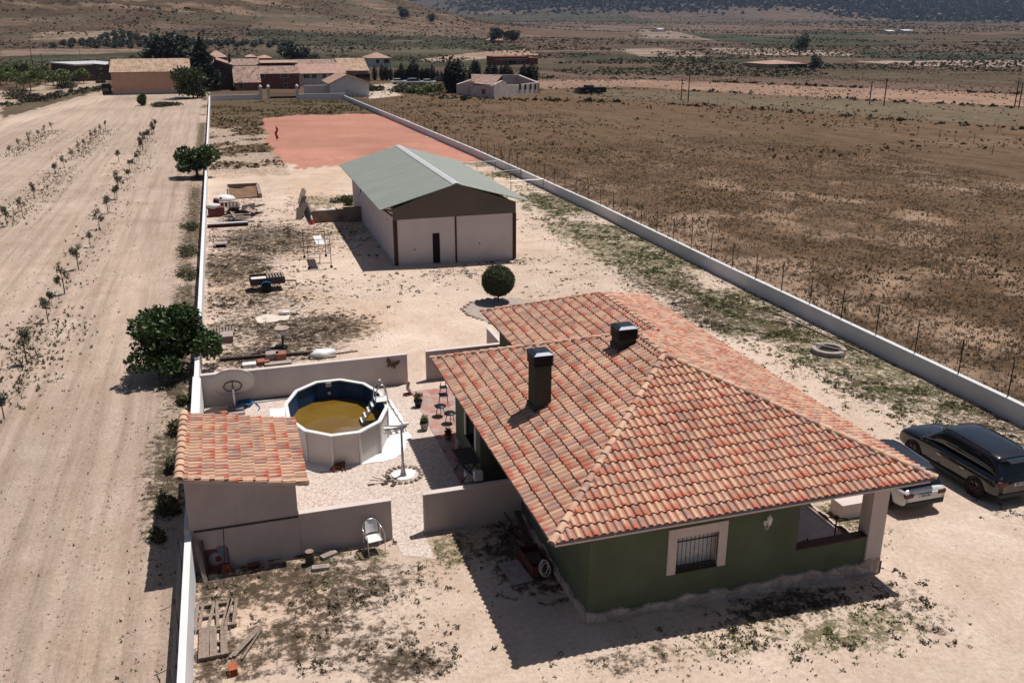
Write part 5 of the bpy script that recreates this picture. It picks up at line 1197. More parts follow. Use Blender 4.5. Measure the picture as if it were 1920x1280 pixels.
o = scatter_blobs('field_scrub', np.stack([x, y, ter(x, y)], 1), np.exp(rs.normal(-1.75, .35, len(x))), M['fclump'], 15, 6); tag(o, 'low dry scrub over the far part of the brown field', 'scrub')
n = 9000; x = rs.uniform(-1.8, 28, n); y = rs.uniform(104, 202, n); k = ~inpoly(x, y, RED) & ((x < 6.5) | (y > 160)) & (rs.random(n) < sstep(fbm(x, y, 4, 18), .38, .55)); x, y = x[k], y[k]
o = scatter_blobs('court_edge_weeds', np.stack([x, y, ter(x, y)], 1), np.exp(rs.normal(-2.0, .35, len(x))), M['fclump'], 16, 6); tag(o, 'low dry weeds round the red ground', 'weeds')
# far pine woods on the mountains
n = 45000; d = rs.uniform(2500, 4600, n); az = np.radians(rs.uniform(8, 50, n)); x = d*np.sin(az); y = d*np.cos(az)
mt = sstep(d, 2900, 3600)*sstep(fbm(x, y, 400, 83)+sstep(np.degrees(az), 20, 30)*.12+sstep(d, 3300, 4500)*.3, .56, .70); mt = np.maximum(mt, sstep(d+(fbm(x, y, 300, 84)-.5)*500, 2650, 3000)*sstep(np.degrees(az), 12, 20)); k = rs.random(n) < mt
o = scatter_blobs('far_woods', np.stack([x[k], y[k], ter(x[k], y[k])], 1), rs.uniform(3.5, 7, k.sum()), M['cypress'], 8); tag(o, 'dark pine woods on the distant mountains', 'wood')

# ------------------------------------------------------------------ weeds and grass near the camera
def tufts(name, x, y, h, nb, mat, seed, lb, lean=.5, wid=.012):
    rs = np.random.default_rng(seed); n = len(x); z = ter(x, y)
    c = np.repeat(np.stack([x, y, z], 1), nb, 0); hh = np.repeat(h, nb)*rs.uniform(.5, 1.2, n*nb); a = rs.uniform(0, 6.283, n*nb)
    d = np.stack([np.cos(a), np.sin(a), 0*a], 1); p = c+d*(hh*.35*rs.random(n*nb))[:, None]; t = np.stack([-np.sin(a), np.cos(a), 0*a], 1); wd = (np.repeat(h, nb)*.16+wid)*rs.uniform(.5, 1.3, n*nb)
    tip = p+d*(hh*lean*rs.uniform(.3, 1.4, n*nb))[:, None]; tip[:, 2] += hh; p[:, 2] -= .02
    V = np.stack([p-t*wd[:, None], p+t*wd[:, None], tip+t*wd[:, None]*.3, tip-t*wd[:, None]*.3], 1).reshape(-1, 3)
    o = npmesh(name, V, np.arange(4*n*nb).reshape(-1, 4), mat); return tag(o, lb, 'weeds', None, 'stuff')
def keep_out(x, y):
    b = (x > -2.5) & (x < 6.65) & (y > 24.2) & (y < 37.2); b |= (x > 6.5) & (x < 17.2) & (y > 18.4) & (y < 36.5); b |= (x > 9.8) & (x < 18.4) & (y > 57.6) & (y < 78)
    b |= (x > -2.35) & (x < -1.85); b |= inpoly(x, y, rp); b |= (np.abs(x-30.1) < .3); b |= (x > 3.8) & (x < 4.8) & (y > 22.9) & (y < 24.6); return b
def area(n, x0, x1, y0, y1, fn):
    x = rs.uniform(x0, x1, n); y = rs.uniform(y0, y1, n); k = (rs.random(n) < fn(x, y)) & ~keep_out(x, y); return x[k], y[k]
pat = lambda x, y, s: sstep(fbm(x, y, .9, s, 4), .44, .62)
x, y = area(230000, -2, 30, 15, 90, lambda x, y: veg(x, y)[0]*pat(x, y, 5)*.5)
tufts('dry_weeds', x, y, rs.uniform(.012, .04, len(x)), 5, M['dryweed'], 1, 'dark dry weeds patching the pale yard', 1.2)
x, y = area(200000, -2, 30, 15, 90, lambda x, y: veg(x, y)[1]*pat(x, y, 6)*.8)
tufts('green_grass', x, y, rs.uniform(.012, .045, len(x)), 5, M['grassb'], 2, 'low green grass growing in patches of the yard', 1.2)
x, y = area(150000, 30.5, 80, 15, 120, lambda x, y: (.25+.75*sstep(fbm(x, y, 3, 91), .4, .6))*(1.1-y/140))
tufts('dry_field_grass', x, y, rs.uniform(.04, .20, len(x)), 4, M['straw'], 3, 'brown dry grass of the fenced right field', .9, .01)
x, y = area(9000, 30.5, 60, 15, 190, lambda x, y: sstep(fbm(x, y, 6, 95), .5, .7))
tufts('green_field_weeds', x, y, rs.uniform(.06, .22, len(x)), 6, M['weedbush'], 4, 'green weeds in the right field', .6, .03)
x, y = area(26000, -25, -2.4, 14, 110, lambda x, y: .05+.9*np.exp(-((x+3.0)/.8)**2)*sstep(fbm(x, y, 8, 15), .3, .6))
tufts('field_weeds', x, y, rs.uniform(.02, .07, len(x)), 5, M['weedbush'], 9, 'small weeds scattered over the pale tilled field')
tx = []; ty = []
for (a, b) in TREE_LINES:
    t = rs.random(500); tx.append(a[0]+(b[0]-a[0])*t+rs.normal(0, 1.0, 500)); ty.append(a[1]+(b[1]-a[1])*t+rs.normal(0, 1.0, 500))
x = np.concatenate(tx); y = np.concatenate(ty); tufts('row_weeds', x, y, rs.uniform(.04, .16, len(x)), 7, M['weedbush'], 10, 'weeds growing along the sapling rows', .8, .01)
def clumps(name, x, y, r, mat, seed, lb, k=13):
    rs = np.random.default_rng(seed); n = len(x); c = np.repeat(np.stack([x, y, ter(x, y)], 1), k, 0); rr = np.repeat(r, k)
    d = rs.normal(size=(n*k, 3)); d /= np.linalg.norm(d, axis=1)[:, None]; d[:, 2] = np.abs(d[:, 2])*.45; d *= (rs.random(n*k)**.5)[:, None]
    V, F = leaves(c+d*rr[:, None], rr*.34, rs, 2.0, .3); return tag(npmesh(name, V, F, mat), lb, 'weeds', None, 'stuff')
x, y = area(150000, -2, 30, 15, 80, lambda x, y: np.clip(veg(x, y)[0], 0, 1)**1.3*sstep(fbm(x, y, .8, 5, 4), .48, .62)*.30+.0012)
clumps('dry_weed_clumps', x, y, rs.uniform(.05, .17, len(x)), M['clump'], 31, 'low dark clumps of dry weeds on the yard')
x, y = area(90000, -2, 30, 15, 90, lambda x, y: np.clip(veg(x, y)[1], 0, 1)*sstep(fbm(x, y, .8, 6, 4), .46, .6)*.30)
x2, y2 = area(60000, 22, 29.8, 24, 100, lambda x, y: .35*sstep(x, 22.5, 27.5)*sstep(fbm(x, y, 5, 19), .34, .52)*sstep(fbm(x, y, .8, 6, 4), .44, .6)); x = np.concatenate([x, x2]); y = np.concatenate([y, y2])
clumps('green_weed_clumps', x, y, rs.uniform(.05, .15, len(x)), M['grassb'], 32, 'low green clumps of weeds on the yard')
x, y = area(26000, 30.5, 75, 15, 110, lambda x, y: .25*sstep(fbm(x, y, 4, 97), .45, .6)+.02)
clumps('field_clumps', x, y, rs.uniform(.08, .26, len(x)), M['fclump'], 33, 'olive-brown clumps in the right field')
# clods and pebbles
def pebbles(name, x, y, r, mat, seed, lb):
    rs = np.random.default_rng(seed); n = len(x); z = ter(x, y); base = np.array([(1, 0, 0), (-.5, .87, 0), (-.5, -.87, 0), (0, 0, .8), (0, 0, -.6)])
    V = (np.stack([x, y, z], 1)[:, None, :]+base[None]*r[:, None, None]*rs.uniform(.6, 1.3, (n, 5, 3))).reshape(-1, 3); b = np.arange(n)[:, None]*5
    F = np.concatenate([b+np.array([[0, 1, 3]]), b+np.array([[1, 2, 3]]), b+np.array([[2, 0, 3]])]); o = npmesh(name, V, F, mat); return tag(o, lb, 'pebbles', None, 'stuff')
x, y = area(60000, -22, -2.4, 14, 75, lambda x, y: .3*(30/np.maximum(y, 30))); pebbles('field_clods', x, y, rs.uniform(.012, .05, len(x))**1.0, simple('clods', (.44, .34, .27), .95, 0, .3, 2), 21, 'stones and clods on the tilled field')
x, y = area(12000, -2, 30, 15, 60, lambda x, y: .25+0*x); pebbles('yard_pebbles', x, y, rs.uniform(.01, .03, len(x)), M['rock'], 22, 'small stones on the pale yard')
#--PART3--
# ------------------------------------------------------------------ things standing about the yard
# white chair
ch = thing('patio_chair', 'white woven metal armchair by the front wall', 'chair', (3.1, 23.9, 0), math.radians(8))
s45 = .44
MB().box(-.23, -.22, s45-.015, .23, .22, s45+.015).build('seat', M['pwhite'], ch, .012)
m = MB(); V = []
for i in range(7):
    for j in range(5):
        x = -.2+.4*i/6; z = s45+.08+.36*j/4; V.append((x*(1-.12*(j/4)**2), .20+.10*j/4+.05*(1-(x/.2)**2), z))
m.add(V, [(j+i*5, j+1+i*5, j+1+(i+1)*5, j+(i+1)*5) for i in range(6) for j in range(4)]); o = m.build('backrest', M['pwhite'], ch); mo = o.modifiers.new('t', 'SOLIDIFY'); mo.thickness = .02
MB().tube([(-.27, -.26, .64), (-.29, .0, .66), (-.27, .22, .70), (-.2, .30, .84), (-.08, .33, .92), (.08, .33, .92), (.2, .30, .84), (.27, .22, .70), (.29, 0, .66), (.27, -.26, .64)], .016, 8).build('arm_hoop', M['alu'], ch)
for sx in (-1, 1):
    MB().tube([(sx*.27, -.26, .64), (sx*.25, -.28, 0)], .014, 6).build('leg', M['alu'], ch); MB().tube([(sx*.27, .20, .69), (sx*.24, .26, 0)], .014, 6).build('leg', M['alu'], ch)
def crate_like(): pass
def planks(name, label, cat, loc, rz, items, mat, group=None):
    t = thing(name, label, cat, loc, rz, group)
    for it in items:
        nm, a, b, w_, h = it[:5]; MB().beam(a, b, w_, h).build(nm, it[5] if len(it) > 5 else mat, t)
    return t
R_ = random.Random(8)
def pallet(loc, rz, lb, ln=1.2, wd=1.0, miss=(), jit=.0, mat=None, legs=True, tilt=(0, 0)):
    mt = mat or M['wood']; it = []
    for k, x in enumerate((0.05, wd/2, wd-.05)): it.append(('bearer', (x, 0, .05), (x, ln, .05), .08, .08))
    n = 8
    it = [('bearer', (0, y, .05), (wd, y, .05), .08, .07) for y in (.05, ln/2, ln-.05)]
    for k in range(n):
        if k in miss: continue
        x = .05+(wd-.1)*k/(n-1); it.append(('slat', (x+R_.uniform(-jit, jit), -.02, .10), (x+R_.uniform(-jit, jit), ln+.02, .10), .085, .02))
    t = planks('wooden_pallet', lb, 'pallet', loc, rz, it, mt); t.rotation_euler = (tilt[0], tilt[1], rz); return t
pallet((-1.9, 20.15, .02), 0, 'weathered wooden pallet nearest the camera by the white wall', 1.15, .72, (5,), .01)
pallet((-1.95, 21.35, .02), -.03, 'broken wooden pallet with crossed slats behind the nearer one', 1.15, 1.0, (3,), .13)
planks('loose_planks', 'three loose weathered planks fanned beside the pallets', 'planks', (-1.15, 20.05, .03), 0,
       [('plank', (0, 0, .02), (.72, 1.0, .04), .09, .025), ('plank', (.1, .0, .04), (.80, .95, .06), .08, .025), ('plank', (.28, -.15, .03), (.80, .9, .03), .05, .03)], M['wood'])
def brickthing(loc, rz, lb, w_=.25, d=.13, h=.1, mat='brick', name='hollow_brick', holes=True):
    t = thing(name, lb, 'brick', loc, rz); MB().box(-w_/2, -d/2, 0, w_/2, d/2, h).build('block', M[mat], t, .006)
    if holes:
        m = MB()
        for i in range(3):
            for j in range(2): m.box(-w_/2+.03+i*(w_-.06)/3+.008, -d/2-.002, .015+j*(h-.03)/2+.005, -w_/2+.03+(i+1)*(w_-.06)/3-.008, -d/2+.01, .015+(j+1)*(h-.03)/2-.005)
        m.build('holes', M['dark'], t)
    return t
brickthing((-1.08, 19.5, 0), .1, 'orange hollow brick on the weeds in front of the pallets', .2, .3, .2)
brickthing((-1.17, 24.1, 0), .05, 'orange brick standing at the foot of the front wall by the metal sign', .2, .2, .18)
brickthing((-.42, 24.05, 0), .12, 'red brick with white mortar top at the foot of the front wall', .34, .18, .14, 'redbox')
t = thing('log_stump', 'upright dark log stump by the front wall', 'stump', (1.18, 23.78, 0)); MB().tube([(0, 0, 0), (0, 0, .42)], .13, 12).build('trunk', M['darkwood'], t); MB().lathe([(.125, .421), (.001, .425)], n=12).build('cut_face', M['wood'], t)
for (x, y, rz, lb) in ((1.75, 24.0, .45, 'grey concrete block leaning behind the log stump'), (1.45, 23.4, -.1, 'grey hollow concrete block lying flat before the log stump')):
    t = thing('concrete_block', lb, 'block', (x, y, .0), rz); MB().box(-.25, -.1, 0, .25, .1, .1).build('block', M['concrete'], t, .01); MB().box(-.18, -.06, .101, .18, .06, .104).build('recess', M['block'], t)
# leaning board, plank, rod and sign in the corner
t = thing('metal_sign', 'square red and blue-grey sign leaning in the dark corner of the shed', 'sign', (-1.42, 24.22, 0)); t.rotation_euler = (-.18, 0, 0)
sgb = simple('sign_grey', (.13, .15, .19), .5, 0, .2, 5); sgr = simple('sign_red', (.12, .02, .03), .5, 0, .2, 5)
MB().box(-.32, 0, 0, .34, .03, .80).build('panel', sgr, t, .01); MB().box(.04, -.012, .2, .30, 0-.001, .76).build('grey_field', sgb, t)
MB().lathe([(.001, .02), (.20, .02), (.20, 0)], (0, 0, 0), 24, Matrix.Translation((-.03, -.001, .36)) @ Matrix.Rotation(math.pi/2, 4, 'X')).build('round_emblem', simple('sign_pale', (.25, .24, .25), .5), t)
MB().lathe([(.001, .026), (.09, .026), (.09, .02)], (0, 0, 0), 18, Matrix.Translation((.05, -.001, .36)) @ Matrix.Rotation(math.pi/2, 4, 'X')).build('emblem_centre', sgr, t)
tag(MB().tube([(-1.22, 24.05, .02), (-1.14, 24.30, 1.28)], .012, 6).build('metal_rod', M['maroon']), 'thin dark rod leaning against the shed wall over the sign', 'rod')
tag(MB().beam((-1.75, 23.7, 0.0), (-1.95, 24.2, 1.15), .12, .03).build('leaning_plank', M['wood']), 'pale plank leaning in the corner of white wall and shed', 'plank')
tag(MB().beam((-1.7, 24.05, .0), (-1.76, 24.3, 1.0), .16, .04).build('leaning_board', M['darkwood']), 'dark board leaning against the shed beside the sign', 'board')
# shaded stuff by the house side wall
tag(MB().box(0, 0, 0, .62, 1.15, .04).build('flat_board', M['concrete']), 'grey board lying flat in the shade of the eaves', 'board'); o = S.collection.objects[-1]; o.location = (6.55, 20.9, .02); o.rotation_euler = (0, 0, .1)
cr = thing('plastic_crate', 'dark red crate of odds and ends against the green side wall', 'crate', (7.45, 21.7, 0), .05)
MB().box(-.3, -.6, .0, .3, .6, .04).box(-.3, -.6, .04, -.27, .6, .36).box(.27, -.6, .04, .3, .6, .36).box(-.27, -.6, .04, .27, -.57, .36).box(-.27, .57, .04, .27, .6, .36).build('box', M['redbox'], cr)
MB().box(-.25, -.3, .1, .2, .3, .3).build('contents', M['darkwood'], cr, .02)
planks('leaning_poles', 'bundle of poles and boards lying along the shaded side wall', 'poles', (7.35, 22.4, 0), 0, [('pole', (0, 0, .05), (-.3, 1.6, .25), .06, .06), ('pole', (.2, .2, .05), (-.1, 1.7, .5), .05, .05), ('pole', (-.45, .8, .03), (.1, 1.5, .2), .05, .04), ('board', (.3, .3, .05), (.25, 1.5, .6), .2, .03)], M['darkwood'])
pts = [(7.5+.13*math.cos(k*.55)*(1+.2*math.sin(k*.13)), 21.0-.05+.1*math.sin(k*.2), .38+.24*math.sin(k*.55)+.0*k) for k in range(40)]
tag(MB().tube(pts, .012, 5).build('cable_coil', M['pwhite']), 'loop of pale cable hanging at the shaded side wall', 'cable')
# patio: statue, pots, black discs on legs, table
st = thing('garden_statue', 'pinkish garden statue of a seated animal beside the patio', 'statue', (6.42, 35.6, 0), .3)
MB().box(-.17, -.15, 0, .17, .15, .07).build('base', M['redbox'], st, .01)
m = MB(); m.v = []
bm = bmesh.new(); chn = [((0, -.04, .10), .12), ((0, .0, .28), .10), ((.02, .02, .44), .065), ((.04, .0, .55), .07), ((.13, -.02, .53), .04), ((-.02, .0, .66), .02)]
vs = [bm.verts.new(c) for c, r in chn]
for i, j in ((0, 1), (1, 2), (2, 3), (3, 4), (3, 5)): bm.edges.new((vs[i], vs[j]))
l1 = bm.verts.new((.12, .06, .12)); l2 = bm.verts.new((.12, -.1, .10)); bm.edges.new((vs[0], l1)); bm.edges.new((vs[0], l2))
me = bpy.data.meshes.new('figure'); bm.to_mesh(me); bm.free(); me.materials.append(M['statue']); o = bpy.data.objects.new('figure', me); S.collection.objects.link(o); o.parent = st
sk = o.modifiers.new('skin', 'SKIN'); o.modifiers.new('sub', 'SUBSURF').levels = 2
for i, r in enumerate([r for c, r in chn]+[.05, .05]): me.skin_vertices[0].data[i].radius = (r, r)
me.skin_vertices[0].data[0].use_root = True
def pot(x, y, r, h, lb, leafm, pm, n=260, ph=.3, z=.03):
    t = thing('flower_pot', lb, 'flower pot', (x, y, z)); MB().lathe([(.001, 0), (r*.7, 0), (r*1.0, h*.8), (r*1.1, h*.82), (r*1.1, h), (r*.9, h), (r*.85, h*.85), (.001, h*.85)], n=16).build('pot', pm, t)
    crown([((0, 0, h+ph*.4), (r*1.0, r*1.0, ph*.55))], n, .05, leafm, t, int(x*100), .1, .3, 2, 'plant'); return t
potb = simple('dark_blue_pot', (.02, .022, .04), .3)
pot(6.58, 34.2, .17, .28, 'dark pot with dry plant next to the statue', M['weedbush'], potb, 200, .35)
pot(6.35, 31.9, .17, .30, 'patterned pot of green succulents at the edge of the patio', M['grassb'], simple('patterned_pot', (.35, .30, .28), .5, 0, .8, 16, c2=(.05, .05, .06)), 300, .3, .01)
pot(7.02, 30.75, .14, .2, 'small pot of dark red flowers at the shadow edge of the patio', M['flower'], M['terracotta'], 220, .3)
def disc(x, y, lb):  # flat round black disc raised on three splayed legs
    t = thing('legged_disc', lb, 'disc', (x, y, .03)); MB().lathe([(.001, .40), (.22, .40), (.235, .42), (.22, .45), (.001, .45)], n=20).build('seat', M['black'], t)
    for k in range(3):
        a = k*2.09+.4; MB().tube([(.12*math.cos(a), .12*math.sin(a), .40), (.2*math.cos(a), .2*math.sin(a), 0)], .015, 6).build('leg', M['black'], t)
disc(7.25, 33.0, 'round black stool on the patio, farther of two'); disc(7.45, 32.2, 'round black stool on the patio, nearer of two')
planks('folded_chair', 'folded dark chair leaning by the house corner above the black discs', 'chair', (7.65, 33.9, .03), 0, [('frame', (-.25, .1, 0), (-.1, .25, .95), .03, .03), ('frame', (.15, .1, 0), (.1, .25, .95), .03, .03), ('backrest', (-.15, .25, .75), (.15, .25, .75), .3, .02), ('seat', (-.2, .16, .45), (.15, .16, .45), .35, .03)], M['black'])
tb = thing('patio_table', 'dark wooden trestle table in the shade by the green wall', 'table', (6.95, 27.75, .02))
for k in range(5): MB().box(-.34+k*.137, -.62, .73, -.34+k*.137+.125, .62, .76).build('board', M['darkwood'], tb)
for y in (-.5, .5): MB().beam((-.3, y, 0), (.28, y, .73), .05, .04).beam((.3, y-.04, 0), (-.28, y-.04, .73), .05, .04).build('leg', M['black'], tb)
for (x, y, lb, mm) in ((6.95, 27.35, 'white box standing under the near end of the table', 'pwhite'), (7.12, 26.75, 'white and dark stacked containers in front of the table', 'pwhite')):
    t = thing('storage_box', lb, 'box', (x, y, .02)); MB().box(-.15, -.13, .0, .15, .13, .3).build('box', M['capblue'] if y < 27 else M[mm], t, .02); MB().box(-.15, -.13, .302, .15, .13, .62 if y < 27 else .36).build('lid', M[mm], t, .02)
t = thing('garden_ornament', 'small stone ornament against the foot of the green wall', 'ornament', (7.12, 29.6, .03)); MB().lathe([(.001, 0), (.12, 0), (.1, .12), (.13, .25), (.07, .34), (.001, .38)], n=10).build('body', M['stone'], t); MB().box(-.15, -.15, -.03, .15, .15, 0).build('base', M['concrete'], t)
# reddish animal lying by the pool: dog
dg = thing('dog', 'small reddish brown dog curled on the groundsheet at the foot of the pool', 'dog', (2.72, 29.52, .03), math.radians(8))
bm = bmesh.new(); pts_ = [((-.22, 0, .10), .085), ((-.08, .02, .13), .10), ((.07, .02, .14), .095), ((.17, 0, .18), .06), ((.22, -.02, .25), .062), ((.22, -.10, .235), .03), ((-.33, -.05, .05), .022), ((-.30, -.13, .03), .014), ((-.18, -.14, .05), .035), ((-.02, -.17, .03), .022), ((.12, -.13, .05), .03), ((.08, -.26, .025), .02), ((.2, -.12, .04), .028), ((.22, -.25, .025), .02)]
vs = [bm.verts.new(c) for c, r in pts_]
for i, j in ((0, 1), (1, 2), (2, 3), (3, 4), (4, 5), (0, 6), (6, 7), (0, 8), (8, 9), (2, 10), (10, 11), (3, 12), (12, 13)): bm.edges.new((vs[i], vs[j]))
me = bpy.data.meshes.new('body'); bm.to_mesh(me); bm.free(); me.materials.append(M['fur']); o = bpy.data.objects.new('body', me); S.collection.objects.link(o); o.parent = dg
o.modifiers.new('skin', 'SKIN'); o.modifiers.new('sub', 'SUBSURF').levels = 2; o.modifiers['sub'].render_levels = 2
for i, (c, r) in enumerate(pts_): me.skin_vertices[0].data[i].radius = (r, r)
me.skin_vertices[0].data[0].use_root = True
for s_ in (-1, 1): MB().add([(.2+s_*.03, .0, .29), (.2+s_*.06, .01, .30), (.2+s_*.055, .0, .355), (.2+s_*.045, .02, .29)], [(0, 1, 2), (1, 3, 2), (3, 0, 2)]).build('ear', M['fur'], dg)
# porch: pots and a thin black stand
pot(14.75, 19.55, .13, .22, 'dark pot on the porch floor nearest the green wall', M['cypress'], M['black'], 160, .35, .125)
pot(15.05, 19.45, .1, .2, 'dark pot with upright plant on the porch floor, right of the first', M['cypress'], M['black'], 160, .5, .125)
pot(15.6, 19.4, .1, .16, 'low dark pot on the porch floor, furthest right', M['flower'], M['terracotta'], 120, .2, .125)
t = thing('exercise_stand', 'thin black T-shaped stand rising behind the low porch wall', 'stand', (15.95, 19.35, .125)); MB().tube([(0, 0, 0), (-.02, 0, 1.3)], .022, 8).build('post', M['black'], t); MB().tube([(-.3, .08, 1.33), (-.02, 0, 1.31), (.28, -.08, 1.28)], .018, 6).build('crossbar', M['black'], t); MB().box(-.06, -.05, 1.29, .03, .05, 1.37).box(-.2, -.2, 0, .2, .2, .02).build('head', M['black'], t)
# behind the yard: barbecue, bricks, pallets
bq = thing('barbecue', 'pinkish round barbecue bowl with a white box on a rusty stand', 'barbecue', (1.74, 43.4, 0))
MB().tube([(0, 0, 0), (0, 0, .75)], .05, 8).build('stand', rust, bq)
MB().lathe([(.001, .72), (.12, .72), (.26, .88), (.36, 1.0), (.37, 1.02), (.33, 1.01), (.05, .95), (.001, .95)], n=20).build('bowl', M['stone'], bq)
MB().tube([(.34*math.cos(t), .1+.02*math.sin(t), 1.0+.36*math.sin(t)) for t in np.linspace(.25, 2.9, 9)], .018, 6).build('hoop', rust, bq)
MB().box(-.12, -.32, .72, .14, -.2, .93).build('box', M['pwhite'], bq, .01); MB().lathe([(.001, .0), (.3, .02), (.34, .1), (.001, .1)], (-.1, -.1, 0), 14).build('base', M['black'], bq)
pallet((-1.65, 46.2, .0), 0, 'grey pallet flat on the weeds by the fig tree', 1.1, 1.15, (), .02)
for k, (x, y, z, w_, lb) in enumerate(((-1.45, 45.3, 0, .75, 'pale slab stack left under the pallet by the fig tree'), (-.85, 45.3, 0, .75, 'pale raised slab stack right under the pallet'))):
    t = thing('paving_slabs', lb, 'slabs', (x, y, 0)); MB().box(-.3, -.4, 0, .28, .4, .22+.1*k).build('stack', M['wood'], t, .01); MB().box(-.31, -.41, .225+.1*k, .29, .41, .26+.1*k).build('top_slab', M['concrete'], t, .01)
tag(MB().beam((-1.75, 42.6, .06), (-1.72, 45.0, .5), .14, .05).build('plank', M['concrete']), 'grey plank propped along the wall below the fig tree slabs', 'plank')
tag(MB().beam((-1.5, 44.75, .35), (-.2, 44.85, .35), .07, .05).build('plank', M['wood']), 'thin pale batten lying across in front of the slabs', 'plank')
def stack(px, py, w_, d, h, lb, mat, name='brick_stack', rz=0, cat='bricks'):
    g = at(px, py); t = thing(name, lb, cat, (g.x, g.y, g.z), rz); n = 3
    for k in range(n): MB().box(-w_/2+R_.uniform(-.02, .02), -d/2, h*k/n, w_/2, d/2, h*(k+1)/n-.004).build('course', M[mat], t, .006)
    return t
stack(468, 686, .6, .4, .15, 'white block just above the back yard wall, left of the bricks', 'pwhite'); stack(494, 682, .55, .45, .2, 'orange-brown block stack just behind the back yard wall', 'terracotta')
stack(511, 676, .6, .5, .42, 'grey block stack with pale top behind the back yard wall', 'concrete'); stack(528, 676, .45, .5, .42, 'pinkish red block stack right of the grey one', 'terracotta'); stack(522, 683, 1.2, .4, .12, 'low row of grey slabs in front of the block stacks', 'concrete')
planks('dark_beams', 'long dark beams lying on the weeds behind the yard wall', 'beams', (at(500, 672).x, at(500, 672).y, 0), 0, [('beam', (-2.1, .3, .08), (.1, .2, .08), .12, .12), ('beam', (.6, .1, .08), (2.3, -.05, .08), .12, .12), ('beam', (-.6, .5, .12), (.6, 1.2, .1), .1, .06), ('board', (-.3, 1.2, .05), (.9, .5, .12), .25, .03)], M['darkwood'])
t = thing('white_bag_heap', 'crumpled white plastic heap behind the yard wall', 'plastic heap', (*at(605, 668)[:2], 0)); MB().blob((0, 0, .14), (.55, .35, .22), 3, .3, 2).build('plastic', M['pwhite'], t); MB().box(-.6, -.3, 0, .6, .3, .08).build('board', M['concrete'], t, .01)
t = thing('red_pipe', 'thin reddish pipe end on the ground by the white heap', 'pipe', (*at(652, 662)[:2], .04)); MB().tube([(-.6, 0, 0), (.5, .1, 0)], .03, 6).build('pipe', M['redbox'], t)
sl = W([(478,596),(500,590),(524,592),(545,590),(540,600),(515,604),(484,607)]); tag(MB().prism(sl, -.05, .03).build('mortar_patch', simple('pale_mortar', (.60, .52, .44), .9, 0, .2, 3, .4)), 'flat pale mortar slab among the dark weeds', 'slab')
t = thing('paper_bag', 'white crumpled bag at the corner of the mortar slab', 'bag', (*at(533, 590)[:2], .03)); MB().blob((0, 0, .08), (.3, .22, .12), 8, .3, 2).build('bag', M['bag'], t)
# trailer
tr = thing('car_trailer', 'small dark open trailer with slatted lid and blue mudguard', 'trailer', (1.55, 54.1, 0), math.radians(2))
x0, x1, y0, y1 = -.95, 1.05, -.35, .75; z0, z1 = .42, .82
MB().box(x0, y0, z0, x1, y1, z0+.04).box(x0, y0, z0+.04, x1, y0+.04, z1).box(x0, y1-.04, z0+.04, x1, y1, z1).box(x0, y0+.04, z0+.04, x0+.04, y1-.04, z1+.06).box(x1-.04, y0+.04, z0+.04, x1, y1-.04, z1).build('body', M['darkwood'], tr, .01)
for k in range(6): MB().box(.05+k*.17, y0-.02, z1+.0, .05+k*.17+.10, y1+.02, z1+.03).build('lid_slat', M['wood'], tr)
MB().box(x0+.08, y0+.1, z1-.12, 0, y1-.3, z1-.06).build('tarpaulin', M['bag'], tr, .02)
for y in (y0-.12, y1+.1):
    MB().lathe([(.001, -.07), (.26, -.07), (.29, -.04), (.29, .04), (.26, .07), (.001, .07)], (0, 0, 0), 20, Matrix.Translation((-.05, y, .29)) @ Matrix.Rotation(math.pi/2, 4, 'X')).build('wheel', M['rubber'], tr)
    MB().add([(-.05+.36*math.cos(t), y+s_*.11, .29+.36*math.sin(t)) for t in np.linspace(0, math.pi, 10) for s_ in (-1, 1)], [(2*i, 2*i+1, 2*i+3, 2*i+2) for i in range(9)]).build('mudguard', M['bluehose'], tr)
MB().beam((1.0, .2, .45), (1.75, .2, .38), .07).box(1.7, .16, 0.0, 1.74, .24, .4).build('drawbar', M['black'], tr)
# scaffold tower
sc = thing('scaffold_tower', 'rusty wheeled scaffold frame with a white board on it', 'scaffold', (5.1, 59.8, 0))
SX = ((-.72, -1.6), (.72, -1.6), (-.72, 1.6), (.72, 1.6))
for x, y in SX: MB().tube([(x, y, .1), (x, y, 1.95)], .024, 6).build('upright', rust, sc); MB().lathe([(.001, -.03), (.09, -.03), (.09, .03), (.001, .03)], (0, 0, 0), 14, Matrix.Translation((x, y, .09)) @ Matrix.Rotation(math.pi/2, 4, 'X')).build('castor', M['rubber'], sc)
for y in (-1.6, 1.6):
    for z in (.35, 1.0, 1.93): MB().tube([(-.72, y, z), (.72, y, z)], .02, 6).build('rung', rust, sc)
    MB().tube([(0, y, .35), (0, y, 1.9)], .016, 6).build('rung', rust, sc)
MB().tube([(-.0, -1.6, .7), (.72, 1.6, 1.0)], .015, 5).tube([(.72, -1.6, 1.0), (.0, 1.6, .7)], .015, 5).build('brace', rust, sc)
MB().box(-.1, -1.3, 1.5, .45, 1.35, 1.55).build('platform_board', M['pwhite'], sc, .01); MB().tube([(-.72, -1.6, 1.48), (.72, -1.6, 1.48)], .02, 6).tube([(-.72, 1.6, 1.48), (.72, 1.6, 1.48)], .02, 6).build('rung', rust, sc)
